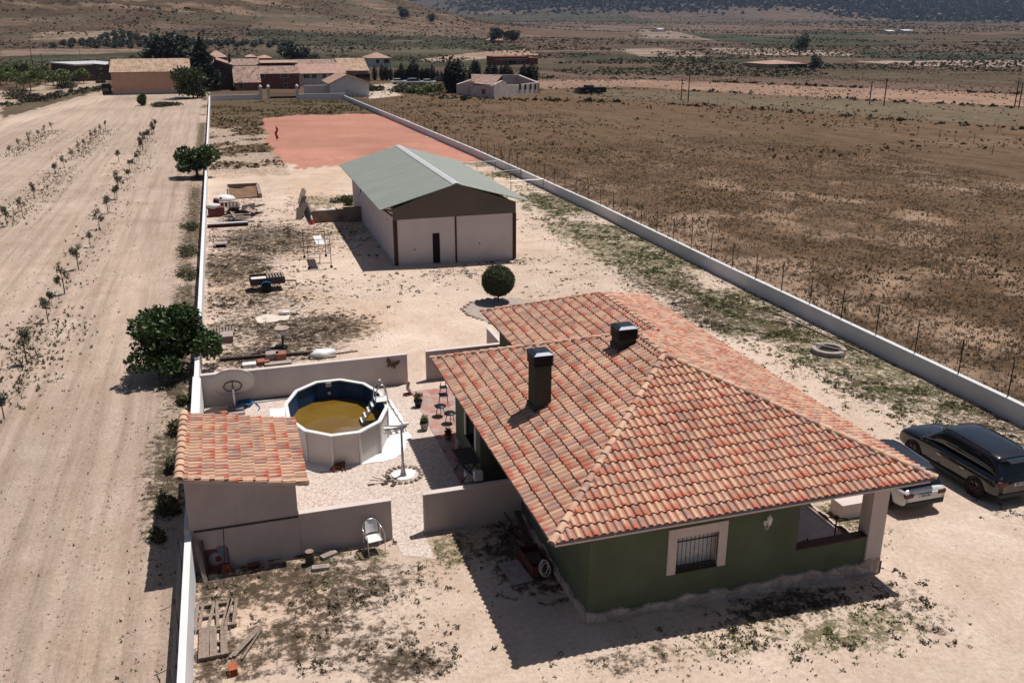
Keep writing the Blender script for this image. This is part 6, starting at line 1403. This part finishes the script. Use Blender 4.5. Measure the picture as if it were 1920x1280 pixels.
# block wall pen, bags, cone
pen = thing('block_pen', 'low grey blockwork pen against the side of the warehouse', 'wall', (8, 74, 0)); 
for b in ((6.1, 72.9, -.2, 9.9, 73.1, .95), (8.5, 72.7, -.2, 9.9, 72.895, 1.15), (6.0, 73.1, -.2, 6.2, 79.5, .85)): reparent(MB().box(*b).build('block_wall', M['blocks'], None, .01), pen)
for k, x in enumerate((6.95, 7.75)):
    t = thing('cement_bag', ('pile of pale woven bags in the pen, left', 'pile of pale woven bags in the pen, right')[k], 'bags', (x, 73.7, 0))
    for q in range(3): MB().blob((R_.uniform(-.06, .06), R_.uniform(-.1, .1), .28+q*.26), (.45, .3, .17), k*7+q, .08, 2).build('bag', M['bag'], t)
bush(640, 378, 1.3, .6, 'green weeds growing behind the pen', 'weedbush', 900, .1); bush(655, 385, .5, .9, 'bright leafy weed at the corner of warehouse and pen', 'almond', 500, .1)
planks('board_heap', 'boards and rubble leaning on the end of the block pen', 'boards', (5.75, 76.5, 0), 0, [('board', (-.7, -2, 0), (.1, -.2, 1.0), .5, .05), ('board', (-.5, .5, 0), (.2, 1.4, 1.3), .4, .06), ('board', (-.3, 1.5, .1), (.35, 2.9, 1.5), .3, .08, M['wood']), ('board', (-.2, 2.5, .5), (.3, 3.4, 1.6), .3, .05, M['wood']), ('beam', (-.6, -.5, .1), (.1, 2.8, .8), .2, .2)], M['darkwood'])
cn = thing('traffic_cone', 'red and white traffic cone at the corner of the block pen', 'traffic cone', (5.95, 72.45, 0))
MB().box(-.2, -.2, 0, .2, .2, .04).lathe([(.15, .04), (.09, .38)], n=16).build('cone', simple('cone_red', (.5, .05, .03), .6), cn); MB().lathe([(.092, .375), (.03, .7), (.001, .7)], n=16).build('white_top', M['pwhite'], cn)
# slab on blocks
t = thing('concrete_slab', 'small grey slab propped on a block beside the left wall', 'slab', (-1.0, 66.6, 0)); MB().box(-.45, -.35, .2, .45, .45, .28).build('slab', M['concrete'], t, .01); MB().box(-.35, -.2, 0, .3, .3, .2).build('block', M['dark'], t)
# pit box of brown soil
sb = thing('sand_pit', 'low block-edged box filled with brown earth', 'planter box', (1.2, 88, 0))
reparent(MB().box(-.2, 91.0, 0, 2.6, 91.2, .5).box(-.2, 85.6, 0, -.05, 91.0, .25).box(2.45, 85.6, 0, 2.75, 91.0, .4).build('edging', M['block'], None, .01), sb)
V = [(-.05+2.5*i/10, 85.7+5.3*j/10, .03+.45*vn(i, j, 2.1, 5)*(.3+.7*j/10)) for j in range(11) for i in range(11)]
reparent(MB().add(V, [(i+11*j, i+1+11*j, i+12+11*j, i+11+11*j) for j in range(10) for i in range(10)], True).build('earth', simple('brown_earth', (.20, .115, .065), .95, 0, .5, 2.5, .6)), sb)
t = thing('white_tub', 'upturned white tub on the dirt near the brown earth box', 'tub', (*at(421, 375)[:2], 0)); MB().lathe([(.95, 0), (1.0, .08), (.8, .32), (.4, .45), (.001, .48)], n=20).build('tub', M['pwhite'], t).scale = (1, .8, 1); MB().box(-.4, -.7, .25, -.2, -.5, .36).build('hole', M['dark'], t)
# timber and scrap pile by the wall
sp1 = thing('scrap_pile', 'red and grey scrap heaped against the left wall', 'scrap heap', (-1.0, 78.3, 0)); R2 = random.Random(12)
MB().box(-.9, -.6, 0, .4, .4, .75).build('red_box', M['redbox'], sp1, .03); MB().blob((-.5, -.3, .85), (.6, .4, .25), 3, .2, 2).build('rolled_sheet', M['bag'], sp1); MB().beam((-.7, 1.4, .6), (1.3, 1.6, .6), .5, .3).build('red_beam', M['maroon'], sp1); MB().blob((-.2, 1.6, .9), (.25, .25, .3), 5, .1, 2).build('drum', M['redbox'], sp1)
for k in range(5): MB().beam((.4+k*.28, -.5, .5), (.45+k*.28, .2, .95), .1, .05).build('slat', M['wood'], sp1)
sp2 = thing('pallet_heap', 'dark heap of broken pallets and panels beside the timber', 'pallet heap', (.9, 78.0, 0))
for k in range(11):
    x = R2.uniform(-.9, 1.3); y = R2.uniform(-.5, .9); MB().box(-.55, -.4, -.03, .55, .4, .03).build('panel', M['darkwood'] if k % 3 else M['block'], sp2); o = S.collection.objects[-1]; o.location = (x, y, .12+.09*k*R2.uniform(.5, 1)); o.rotation_euler = (R2.uniform(-.5, .5), R2.uniform(-.4, .4), R2.uniform(0, 3))
sp3 = thing('timber_pile', 'stack of grey weathered planks lying crosswise by the left wall', 'timber pile', (.2, 75.4, 0))
for k in range(16):
    L_ = R2.uniform(1.2, 2.3); a_ = R2.uniform(-.12, .12); y = R2.uniform(-1.1, 1.0); z = .1+.05*(k % 8)+.1*(1-abs(y)); x = R2.uniform(-.3, .5)
    MB().beam((x-L_/2, y-a_*L_/2, z), (x+L_/2, y+a_*L_/2, z+.03), .2, .05).build('plank', M['wood'] if k % 4 else M['concrete'], sp3)
MB().beam((.0, -1.3, .55), (-.3, 1.0, .62), .2, .04).build('plank', M['wood'], sp3)
t = thing('steel_beam', 'long white-topped red steel beam in front of the timber pile', 'beam', (-.2, 73.4, 0)); MB().box(-1.75, -.12, 0, 1.3, .12, .06).box(-1.75, -.02, .06, 1.3, .02, .28).build('red_web', M['maroon'], t); MB().box(-1.75, -.14, .28, 1.3, .14, .34).build('white_flange', M['pwhite'], t)
tag(MB().beam((-1.9, 73.85, .25), (1.6, 73.9, .2), .12, .12).build('steel_beam', M['steel']), 'thin grey beam behind the white-topped red one', 'beam')
# fire ring
fr_ = thing('fire_ring', 'round pale concrete ring with dark inside and a bar across it', 'fire ring', (27.7, 35.9, gz(27.7, 35.9)))
MB().lathe([(.60, -.1), (.60, .27), (.82, .27), (.84, .24), (.84, -.1)], n=36).build('concrete_ring', M['concrete'], fr_); MB().lathe([(.001, .04), (.61, .04)], n=30).build('ashes', M['dark'], fr_); MB().beam((-.45, .75, .3), (.5, -.75, .3), .09, .05).build('bar', M['wood'], fr_)
# pipe racks by the right wall
def rack(name, lb, x, y, L_, rz, h=.8):
    t = thing(name, lb, 'pipe rack', (x, y, gz(x, y)), rz)
    for xx in (0, L_/2, L_): MB().tube([(xx, 0, 0), (xx, 0, h)], .03, 6).build('post', rust, t)
    for z in (h*.5, h): MB().tube([(-.1, 0, z), (L_+.1, 0, z)], .025, 6).build('rail', rust if z < h else M['steel'], t)
rack('pipe_rack', 'rusty pipe rack behind the warehouse, nearest the red ground', 24.3, 98, 4.2, -.1, 1.0); rack('pipe_rack', 'low rusty pipe rack between warehouse and right wall', 24.8, 92, 3.6, -.5, .8); rack('pipe_rack', 'grey-railed pipe rack closest to the right wall fence', 26.2, 84.5, 3.4, .05, 1.0)
rack('pipe_rack', 'long thin rail rack touching the right wall', 26.2, 91, 3.6, .3, .9)
fl = thing('flag_marker', 'small red flag standing at the edge of the red ground', 'flag', (6.7, 128, 0)); fl.scale = (.6, .6, .75); MB().tube([(0, 0, 0), (0, 0, 2.8)], .04, 6).build('pole', M['maroon'], fl)
MB().add([(-.02, 0, 2.8), (.55, .05, 2.2), (.1, .0, 1.3), (.5, .1, .7), (-.05, 0, .3), (-.4, .1, 1.6), (.1, .1, 2.0)], [(0, 6, 1), (6, 5, 2, 1), (5, 4, 3, 2)]).build('cloth', M['flag'], fl)
tag(MB().beam((28.9, 43, gz(29, 43)+.04), (29.4, 35.5, gz(29, 36)+.04), .08, .05).build('plank', M['wood']), 'long thin board lying on the grass along the right wall', 'plank')

# ------------------------------------------------------------------ village
def bldg(name, lb, x0, x1, y0, dep, ze, zrg, wm, rm, wins=(), cat='building', zb=-2, hip=False, over=.3):
    """ridge along x, front wall at y0; the ridge stands dep/2 behind"""
    t = thing(name, lb, cat, ((x0+x1)/2, y0+dep/2, 0)); ym = y0+dep/2; y1 = y0+dep
    m = MB().box(x0, y0, zb, x1, y1, ze)
    if not hip: m.add([(x0, y0, ze), (x0, y1, ze), (x0, ym, zrg-.1)], [(0, 1, 2)]); m.add([(x1, y0, ze), (x1, y1, ze), (x1, ym, zrg-.1)], [(0, 2, 1)])
    reparent(m.build('wall', wm), t)
    k = (zrg-ze)/(dep/2); o = over; a, b = x0-o, x1+o; zz = ze-k*o
    if hip:
        hx = min(dep/2, (x1-x0)/2-.2)
        V = [(a, y0-o, zz), (b, y0-o, zz), (b, y1+o, zz), (a, y1+o, zz), (a+hx+o, ym, zrg), (b-hx-o, ym, zrg)]; F = [(0, 1, 5, 4), (1, 2, 5), (2, 3, 4, 5), (3, 0, 4)]
    else: V = [(a, y0-o, zz), (b, y0-o, zz), (b, ym, zrg), (a, ym, zrg), (a, y1+o, zz), (b, y1+o, zz)]; F = [(0, 1, 2, 3), (3, 2, 5, 4)]
    n = len(V); V2 = V+[(p[0], p[1], p[2]+.14) for p in V]
    reparent(MB().add(V2, [tuple(n+i for i in f) for f in F]+[tuple(reversed(f)) for f in F]).add([V2[0], V2[1], V2[n+1], V2[n]], [(0, 1, 2, 3)]).build('roof', rm), t)
    for (wx, wz, ww_, wh) in wins:
        f = MB().box(wx-ww_/2-.08, y0-.06, wz-wh/2-.08, wx+ww_/2+.08, y0-.005, wz+wh/2+.08).build('window', M['vwhite']); reparent(f, t)
        f = MB().box(wx-ww_/2, y0-.09, wz-wh/2, wx+ww_/2, y0-.061, wz+wh/2).build('pane', M['glass']); reparent(f, t)
    return t
def X(px, py, Y): return at(px, py, Y=Y).x
def Z(px, py, Y): return at(px, py, Y=Y).z
Y = 226.; wx0, wx1 = X(209, 150, Y), X(356, 150, Y); t = bldg('warehouse', 'salmon-walled warehouse with yellowish tile roof beside the village track', wx0, wx1, Y, 15, Z(209, 136, Y), Z(209, 112, Y+7.5), M['salmon'], M['roof_yellow'], (), 'warehouse')
reparent(MB().box(wx0-.05, Y-.08, -1, wx1, Y-.01, .75).build('base_band', M['pinkwall']), t)
g = at(202, 176); t = thing('rubbish_container', 'black rubbish container at the corner of the salmon warehouse', 'container', (g.x, g.y-1, 0)); MB().box(-.9, -.8, .15, .9, .8, 2.1).build('body', M['black'], t, .08); MB().box(-.95, -.85, 2.1, .95, .85, 2.25).build('lid', M['capblue'], t, .05); MB().box(-.6, -.85, .6, .6, -.81, 1.3).build('panel', M['block'], t)
Y = 282.; t = thing('sheet_roof_barn', 'dark barn with pale sheet-metal roof behind the orchard trees', 'barn', (X(150, 130, Y), Y+8, 0))
a = at(95, 117, Y=Y+18); b = at(140, 121, Y=Y); c = at(207, 115, Y=Y+6); zq = b.z
reparent(MB().prism([(a.x, a.y), (b.x, b.y), (c.x+3, c.y), (c.x+3, c.y+18), (a.x, a.y+8)], -3, zq-.3).build('wall', M['darkbarn']), t)
reparent(MB().prism([(a.x-.6, a.y), (b.x, b.y-.6), ((b.x+c.x)/2, (b.y+c.y)/2-.4), ((b.x+c.x)/2-2, b.y+26)], zq-.3, zq+.05).build('roof', M['wroof']), t)
reparent(MB().add([((b.x+c.x)/2, (b.y+c.y)/2-.5, zq+.06), (c.x+4, c.y, zq-.9), (c.x+4, c.y+18, zq-.9), ((b.x+c.x)/2-2, b.y+26, zq+.06)], [(0, 1, 2, 3)]).build('roof', M['wroof']), t)
Y = 232.; bldg('old_barn', 'old low barn with long sagging tile roof, left of the gateway', X(440, 150, Y), X(487, 150, Y), Y, 16, Z(460, 155, Y), Z(460, 125, Y+8), M['vmud'], M['roof_pink'], ((X(452, 165, Y), 1.2, 1.0, 1.6),), 'barn')
Y = 238.; Xb0, Xb1 = X(488, 150, Y), X(561, 150, Y); bldg('old_barn', 'red brick barn with small dark openings behind the gateway', Xb0, Xb1, Y, 12, Z(500, 139, Y), Z(500, 125, Y+6), M['vbrick'], M['roof_pink'], ((X(491, 143, Y), Z(491, 143, Y), 1.2, 1.0), (X(533, 142, Y), Z(533, 142, Y), 1.8, 1.0), (X(535, 160, Y), Z(535, 160, Y), .9, .9)), 'barn')
Y = 250.; x0, x1 = X(562, 150, Y), X(648, 150, Y); zw_ = Z(600, 143, Y); bldg('village_house', 'white house with four small windows and pinkish tile roof', x0, x1, Y, 15, Z(600, 138, Y), Z(600, 121, Y+7.5), M['vwhite'], M['roof_new'], tuple((X(q, 143, Y), zw_, w_, 1.0) for q, w_ in ((575, 1.5), (589, 1.3), (608, .9), (624, 1.6))), 'house')
Y = 262.; bldg('village_house', 'house with darker tiled roof rising behind the white four-window house', X(558, 120, Y), X(636, 120, Y), Y, 12, Z(600, 122, Y), Z(600, 112, Y+6), M['vwhite'], M['roof_pink'], (), 'house')
Y = 258.; t = bldg('village_house', 'tall house with patchy roof and a white sheet edge, right of the white house', X(638, 130, Y), X(690, 130, Y), Y, 17, Z(660, 133, Y), Z(660, 110, Y+8.5), M['vmud'], M['roof_yellow'], ((X(680, 145, Y), Z(680, 146, Y), 4, 2.2),), 'house')
Y = 212.; t = thing('village_house', 'plain white gable-fronted house at the end of the right wall', 'house', (X(655, 160, Y), Y+6, 0))
xa, xb, xm_ = X(619, 165, Y), X(692, 165, Y), X(650, 150, Y); ze, zt_ = Z(619, 157, Y), Z(650, 142, Y)
V = [(xa, Y, -2), (xb, Y, -2), (xb, Y, ze), (xm_, Y, zt_), (xa, Y, ze)]; V2 = [(p[0], p[1]+14, p[2]) for p in V]
reparent(MB().add(V+V2, [(0, 1, 2, 3, 4), (9, 8, 7, 6, 5)]+[(i, i+5, (i+1) % 5+5, (i+1) % 5) for i in range(5)]).build('wall', M['white']), t)
for (p, q) in (((xa-.4, ze-.25), (xm_, zt_+.02)), ((xm_, zt_+.02), (xb+.4, ze-.25))):
    reparent(MB().add([(p[0], Y-.3, p[1]+.03), (q[0], Y-.3, q[1]+.03), (q[0], Y+14, q[1]+.03), (p[0], Y+14, p[1]+.03), (p[0], Y-.3, p[1]+.2), (q[0], Y-.3, q[1]+.2), (q[0], Y+14, q[1]+.2), (p[0], Y+14, p[1]+.2)], [(3, 2, 1, 0), (4, 5, 6, 7), (0, 1, 5, 4), (1, 2, 6, 5), (2, 3, 7, 6), (3, 0, 4, 7)]).build('roof', M['roof_new']), t)
Y = 214.; t = thing('garden_wall', 'low white garden wall between gateway and gable-fronted house', 'wall', (X(595, 170, Y), Y, 0)); reparent(MB().box(X(570, 170, Y), Y, -1, X(619, 170, Y), Y+.3, Z(595, 161, Y)).build('wall_face', M['vwhite']), t); reparent(MB().box(X(570, 170, Y), Y-.04, Z(595, 161, Y), X(619, 170, Y), Y+.34, Z(595, 161, Y)+.1).build('coping', M['white']), t)
Y = 236.; t = thing('village_house', 'dark gable-ended barn behind the tall conifer', 'barn', (X(420, 140, Y), Y+6, 0)); xa, xb, xm_ = X(398, 150, Y), X(437, 150, Y), X(410, 150, Y); ze, zt_ = Z(437, 124, Y), Z(409, 115, Y)
V = [(xa, Y, -2), (xb, Y, -2), (xb, Y, ze), (xm_, Y, zt_), (xa, Y, ze)]; V2 = [(p[0], p[1]+16, p[2]) for p in V]; reparent(MB().add(V+V2, [(0, 1, 2, 3, 4), (9, 8, 7, 6, 5)]+[(i, i+5, (i+1) % 5+5, (i+1) % 5) for i in range(5)]).build('wall', M['darkbarn']), t)
for (p, q) in (((xa-.4, ze-.1), (xm_, zt_+.02)), ((xm_, zt_+.02), (xb+.4, ze-.1))): reparent(MB().add([(p[0], Y-.3, p[1]+.03), (q[0], Y-.3, q[1]+.03), (q[0], Y+16, q[1]+.03), (p[0], Y+16, p[1]+.03), (p[0], Y-.3, p[1]+.35), (q[0], Y-.3, q[1]+.35), (q[0], Y+16, q[1]+.35), (p[0], Y+16, p[1]+.35)], [(3, 2, 1, 0), (4, 5, 6, 7), (0, 1, 5, 4), (1, 2, 6, 5), (2, 3, 7, 6), (3, 0, 4, 7)]).build('roof', M['roof_new']), t)
reparent(MB().tube([(X(430, 120, Y), Y+5, ze), (X(430, 100, Y), Y+5, Z(430, 101, Y+5))], .25, 8).build('chimney', M['black']), t)
Y = 275.; bldg('village_house', 'house with broad tiled roof between the dark barn and the brick barn', X(437, 120, Y), X(486, 120, Y), Y, 16, Z(460, 123, Y), Z(460, 111, Y+8), M['vmud'], M['roof_pink'], (), 'house')
for (pa, pb, ze_, zt2, Y, lb) in ((390, 424, 108, 96, 330., 'salmon roof far behind the tall conifer'), (463, 480, 108, 103, 340., 'small salmon roof behind the village, left of two'), (486, 510, 110, 104, 330., 'small salmon roof behind the village, right of two'), (489, 556, 119, 114, 262., 'long dark-walled house behind the brick barn')):
    bldg('village_house', lb, X(pa, 115, Y), X(pb, 115, Y), Y, 14, Z(pa, ze_, Y), Z(pa, zt2, Y+7), M['vmud'] if Y > 300 else M['darkbarn'], M['roof_new'], (), 'house', hip=Y > 300)
Y = at(708, 125).y; bldg('village_house', 'white house with broad hipped salmon roof behind the cypress row', X(690, 115, Y), X(733, 115, Y), Y, 14, Z(700, 109.5, Y), Z(700, 99, Y+7), M['vwhite'], M['roof_new'], ((X(708, 115, Y), Z(708, 115, Y), 1.3, 1.3), (X(725, 115, Y), Z(725, 115, Y), 2, 1.4)), 'house', hip=True)
Y = at(960, 122).y; t = bldg('farm_building', 'long red flat farm building with a thin white line on it', X(928, 115, Y), X(991, 115, Y), Y, 12, Z(950, 107, Y), Z(950, 106.5, Y+6), M['vred'], M['vred'], tuple((X(q, 117, Y), Z(q, 117, Y), 2.2, 1.2) for q in (945, 953, 960, 967, 982)), 'building')
reparent(MB().box(X(928, 111, Y), Y-.12, Z(928, 111.8, Y), X(991, 111, Y), Y-.02, Z(928, 111.0, Y)).build('white_band', M['white']), t)
bldg('farm_building', 'small red annex right of the long red farm building', X(991, 115, Y), X(1004, 115, Y), Y-3, 10, Z(950, 110, Y-3), Z(950, 109.5, Y+2), M['vred'], M['vred'], (), 'building')
Y = at(1475, 128).y; bldg('farmhouse', 'long salmon-roofed farmhouse alone in the far right fields', X(1439, 125, Y), X(1512, 125, Y), Y, 16, Z(1475, 120.5, Y), Z(1475, 113, Y+8), M['salmon'], M['roof_new'], ((X(1464, 126, Y), Z(1464, 126, Y), 2, 1.6), (X(1495, 126, Y), Z(1495, 126, Y), 8, 2)), 'farmhouse', hip=True, over=.3, zb=-6)
Y = at(932, 78).y; bldg('farmhouse', 'salmon-roofed farmhouse low on the hill slope among dark trees', X(920, 78, Y), X(945, 78, Y), Y, 14, Z(932, 76, Y), Z(932, 71, Y+7), M['vwhite'], M['roof_new'], (), 'farmhouse', hip=True, zb=0)
for k, (a, b, c_) in enumerate(((1665, 1678, 64), (1695, 1712, 63), (1235, 1245, 60))):
    Y = at(a, c_).y; zb_ = at(a, c_).z; bldg('farm_shed', ('tiny white shed far out in the plain, left of two', 'tiny white shed far out in the plain, right of two', 'tiny pale shed beyond the vineyards')[k], X(a, c_, Y), X(b, c_, Y), Y, 14, zb_+2.5, zb_+3.5, M['vwhite'], M['wroof'], (), 'shed', zb=zb_-8)
# white ruin
t = thing('ruined_building', 'roofless whitewashed ruin standing beside the dark cypresses', 'ruin', (55, 205, -.5))
A_ = at(859, 177); B_ = at(923, 185); C_ = at(1008, 175)
def wallseg(p, q, zp0, zq0, thick=.5, n=1):
    p = Vector((p[0], p[1])); q = Vector((q[0], q[1])); d = (q-p).normalized(); s_ = Vector((-d.y, d.x))*thick
    V = [(p.x, p.y, -3), (q.x, q.y, -3), (q.x+s_.x, q.y+s_.y, -3), (p.x+s_.x, p.y+s_.y, -3), (p.x, p.y, zp0), (q.x, q.y, zq0), (q.x+s_.x, q.y+s_.y, zq0), (p.x+s_.x, p.y+s_.y, zp0)]
    return V, [(3, 2, 1, 0), (4, 5, 6, 7), (0, 1, 5, 4), (1, 2, 6, 5), (2, 3, 7, 6), (3, 0, 4, 7)]
def lerp(a, b, k): return (a.x+(b.x-a.x)*k, a.y+(b.y-a.y)*k)
def zat(px, top, P): return at(px, top, Y=P[1]).z
m = MB()
for k0, k1, px0, px1, t0, t1 in ((0, .25, 859, 876, 158, 155), (.25, .45, 876, 888, 155, 153), (.45, 1, 888, 923, 160, 161)):
    p, q = lerp(A_, B_, k0), lerp(A_, B_, k1); m.add(*wallseg(p, q, zat(px0, t0, p), zat(px1, t1, q)))
for k0, k1, px0, px1, t0, t1 in ((0, .22, 923, 942, 161, 151), (.22, .30, 942, 949, 151, 155), (.30, .5, 949, 963, 160, 159), (.5, 1, 963, 1008, 160, 155)):
    p, q = lerp(B_, C_, k0), lerp(B_, C_, k1); m.add(*wallseg(p, q, zat(px0, t0, p), zat(px1, t1, q)))
D_ = Vector((A_.x+9, A_.y+7, 0)); E2 = Vector((C_.x-2, C_.y+9, 0)); m.add(*wallseg(A_, D_, zat(859, 158, A_), 3.4)); m.add(*wallseg(D_, E2, 3.4, 3.2)); m.add(*wallseg(E2, C_, 3.2, zat(1008, 155, C_)))
reparent(m.build('wall', M['oldwall']), t)
m = MB(); p0 = lerp(A_, B_, .42); p1 = B_; p2 = lerp(B_, C_, .2); zz = zat(923, 160, B_)
m.add([(p0[0], p0[1], zz), (p1.x+.2, p1.y, zz), (p2[0]+2, p2[1]+6, zz+1.6), (p0[0]+2, p0[1]+8, zz+1.6)], [(0, 1, 2, 3)]); m.add([(p0[0]+2, p0[1]+8, zz+1.6), (p2[0]+2, p2[1]+6, zz+1.6), (p2[0]+2, p2[1]+6.3, -1), (p0[0]+2, p0[1]+8.3, -1)], [(0, 1, 2, 3)]); reparent(m.build('roof', M['roof_pink']), t)
for k, px, w_ in ((.58, 973, 1.1), (.70, 983, 1.1), (.82, 993, 1.1), (.93, 1002, 1.1)):
    p = lerp(B_, C_, k); q = lerp(B_, C_, k+.035); V, F = wallseg(p, q, 1, 1, .3); zc = zat(px, 163, p)
    V = [(v[0]+.12*(B_.y-C_.y)*0, v[1]-.12, zc-.6 if v[2] < 0 else zc+.6) for v in V]; reparent(MB().add(V, F).build('window', M['dark']), t)
p = lerp(A_, B_, .7); V, F = wallseg(p, lerp(A_, B_, .8), 1, 1, .3); zc = zat(905, 171, p); reparent(MB().add([(v[0], v[1]-.12, zc-.6 if v[2] < 0 else zc+.5) for v in V], F).build('window', M['vred']), t)
p = lerp(A_, B_, .28); V, F = wallseg(p, lerp(A_, B_, .36), 1, 1, .5); reparent(MB().add([(v[0], v[1]-.2, -1.2 if v[2] < 0 else 1.6) for v in V], F).build('patched_doorway', M['salmon']), t)
# parked cars by the village
def small_car(px, py, lb, mat, rz):
    g = at(px, py); t = thing('parked_car', lb, 'car', (g.x, g.y, g.z), rz)
    o = MB().box(-2.1, -.85, .3, 2.1, .85, .95).build('body', mat, t, .15); MB().add([(-1.7, -.75, .95), (1.1, -.75, .95), (1.1, .75, .95), (-1.7, .75, .95), (-1.2, -.62, 1.42), (.4, -.62, 1.42), (.4, .62, 1.42), (-1.2, .62, 1.42)], [(4, 5, 6, 7), (0, 1, 5, 4), (1, 2, 6, 5), (2, 3, 7, 6), (3, 0, 4, 7)]).build('windows', M['glass'], t)
    MB().box(-1.25, -.64, 1.42, .45, .64, 1.47).build('roof', mat, t, .03)
    for x in (-1.3, 1.3):
        for y in (-.8, .8): MB().lathe([(.001, -.1), (.32, -.1), (.32, .1), (.001, .1)], (0, 0, 0), 14, Matrix.Translation((x, y, .32)) @ Matrix.Rotation(math.pi/2, 4, 'X')).build('wheel', M['rubber'], t)
    return t
small_car(748, 158, 'silver car leftmost in the village car park', M['carwhite'], .1)
vn_ = at(777, 162); t = small_car(777, 162, 'grey van with dark windows behind the green hedge', M['steel'], .05); t.scale = (1.25, 1.2, 1.4)
small_car(803, 159, 'white car parked right of the grey van', M['carwhite'], .2); small_car(826, 155, 'blue-grey car parked furthest right before the cypresses', M['capblue'], .1)
g = at(1108, 176); t = thing('farm_trailer', 'dark low farm trailer in the grass right of the ruin', 'trailer', (g.x, g.y, g.z)); MB().box(-3, -1, .3, 3.5, 1, 1.5).build('body', M['black'], t, .05); MB().box(-1.6, -.9, 1.5, .4, .9, 2.0).build('load', M['darkwood'], t, .1)
for x in (-1.5, 1.5): MB().lathe([(.001, -.1), (.5, -.1), (.5, .1), (.001, .1)], (0, 0, 0), 14, Matrix.Translation((x, -1.05, .45)) @ Matrix.Rotation(math.pi/2, 4, 'X')).build('wheel', M['rubber'], t)
# utility poles
for k, (px, yb_, yt_, lb) in enumerate([(1277,189,148,'shorter wooden pole of the pair beyond the brown field, left of two'),(1290,192,137,'taller wooden pole of the left pair beyond the brown field'),(1630,196,152,'shorter wooden pole of the middle pair beyond the brown field'),(1657,199,147,'taller wooden pole of the middle pair beyond the brown field'),(1902,201,152,'leaning wooden pole near the right edge, left of two'),(1910,203,155,'leaning wooden pole near the right edge, right of two'),
      (62,125,75,'tall utility pole rising above the left orchard'),(151,112,85,'pale lattice pole behind the sheet-roof barn'),(80,122,100,'short dark pole above the left orchard'),(445,112,92,'thin pole behind the barn roofs'),(414,172,130,'thin lamp pole beside the tall conifer')]):
    g = at(px, yb_); tp = at(px, yt_, Y=g.y); M_ = .125; t = thing('utility_pole', lb, 'pole', (g.x, g.y, g.z)); h = tp.z-g.z
    MB().tube([(0, 0, -.3), (0, 0, h)], M_ if k != 10 else .08, 8, .09 if k != 10 else .05).build('pole', M['darkwood'] if k != 7 else M['steel'], t)
    m = MB().tube([(-.7, 0, h-.4), (.7, 0, h-.4)], .05, 5)
    for q in (-.6, .6): m.tube([(q, 0, h-.4), (q, 0, h-.15)], .04, 5)
    m.build('crossarm', M['darkwood'], t)
# old field fence posts in the right field
pr = None
for k, (a, b) in enumerate([(1345,196),(1400,205),(1475,206),(1480,222),(1525,230),(1550,234),(1580,240),(1640,243),(1700,228),(1760,262),(1825,270),(1870,250),(1600,232),(1430,214),(1380,208),(1720,255),(1790,262),(1860,290)]):
    g = at(a, b)
    if pr is None: o = MB().tube([(0, 0, -.1), (.03, 0, 1.4)], .035, 6).build('fence_post', M['darkwood']); pr = o
    else: o = pr.copy(); S.collection.objects.link(o)
    o.location = g; tag(o, 'thin dark post of the old field fence', 'post', 'posts of the old field fence')
# ------------------------------------------------------------------ air
hz = MB().box(-6200, -150, -60, 9000, 9500, 1500).build('haze', bpy.data.materials.new('haze')); hm = hz.data.materials[0]; hm.use_nodes = True; t_ = hm.node_tree; t_.nodes.clear()
vo = t_.nodes.new('ShaderNodeVolumePrincipled'); vo.inputs['Color'].default_value = (.55, .68, 1, 1); vo.inputs['Density'].default_value = .00005; vo.inputs['Anisotropy'].default_value = .2
ou = t_.nodes.new('ShaderNodeOutputMaterial'); t_.links.new(vo.outputs[0], ou.inputs['Volume']); tag(hz, 'thin bluish haze over the distant plain', 'haze', None, 'stuff')
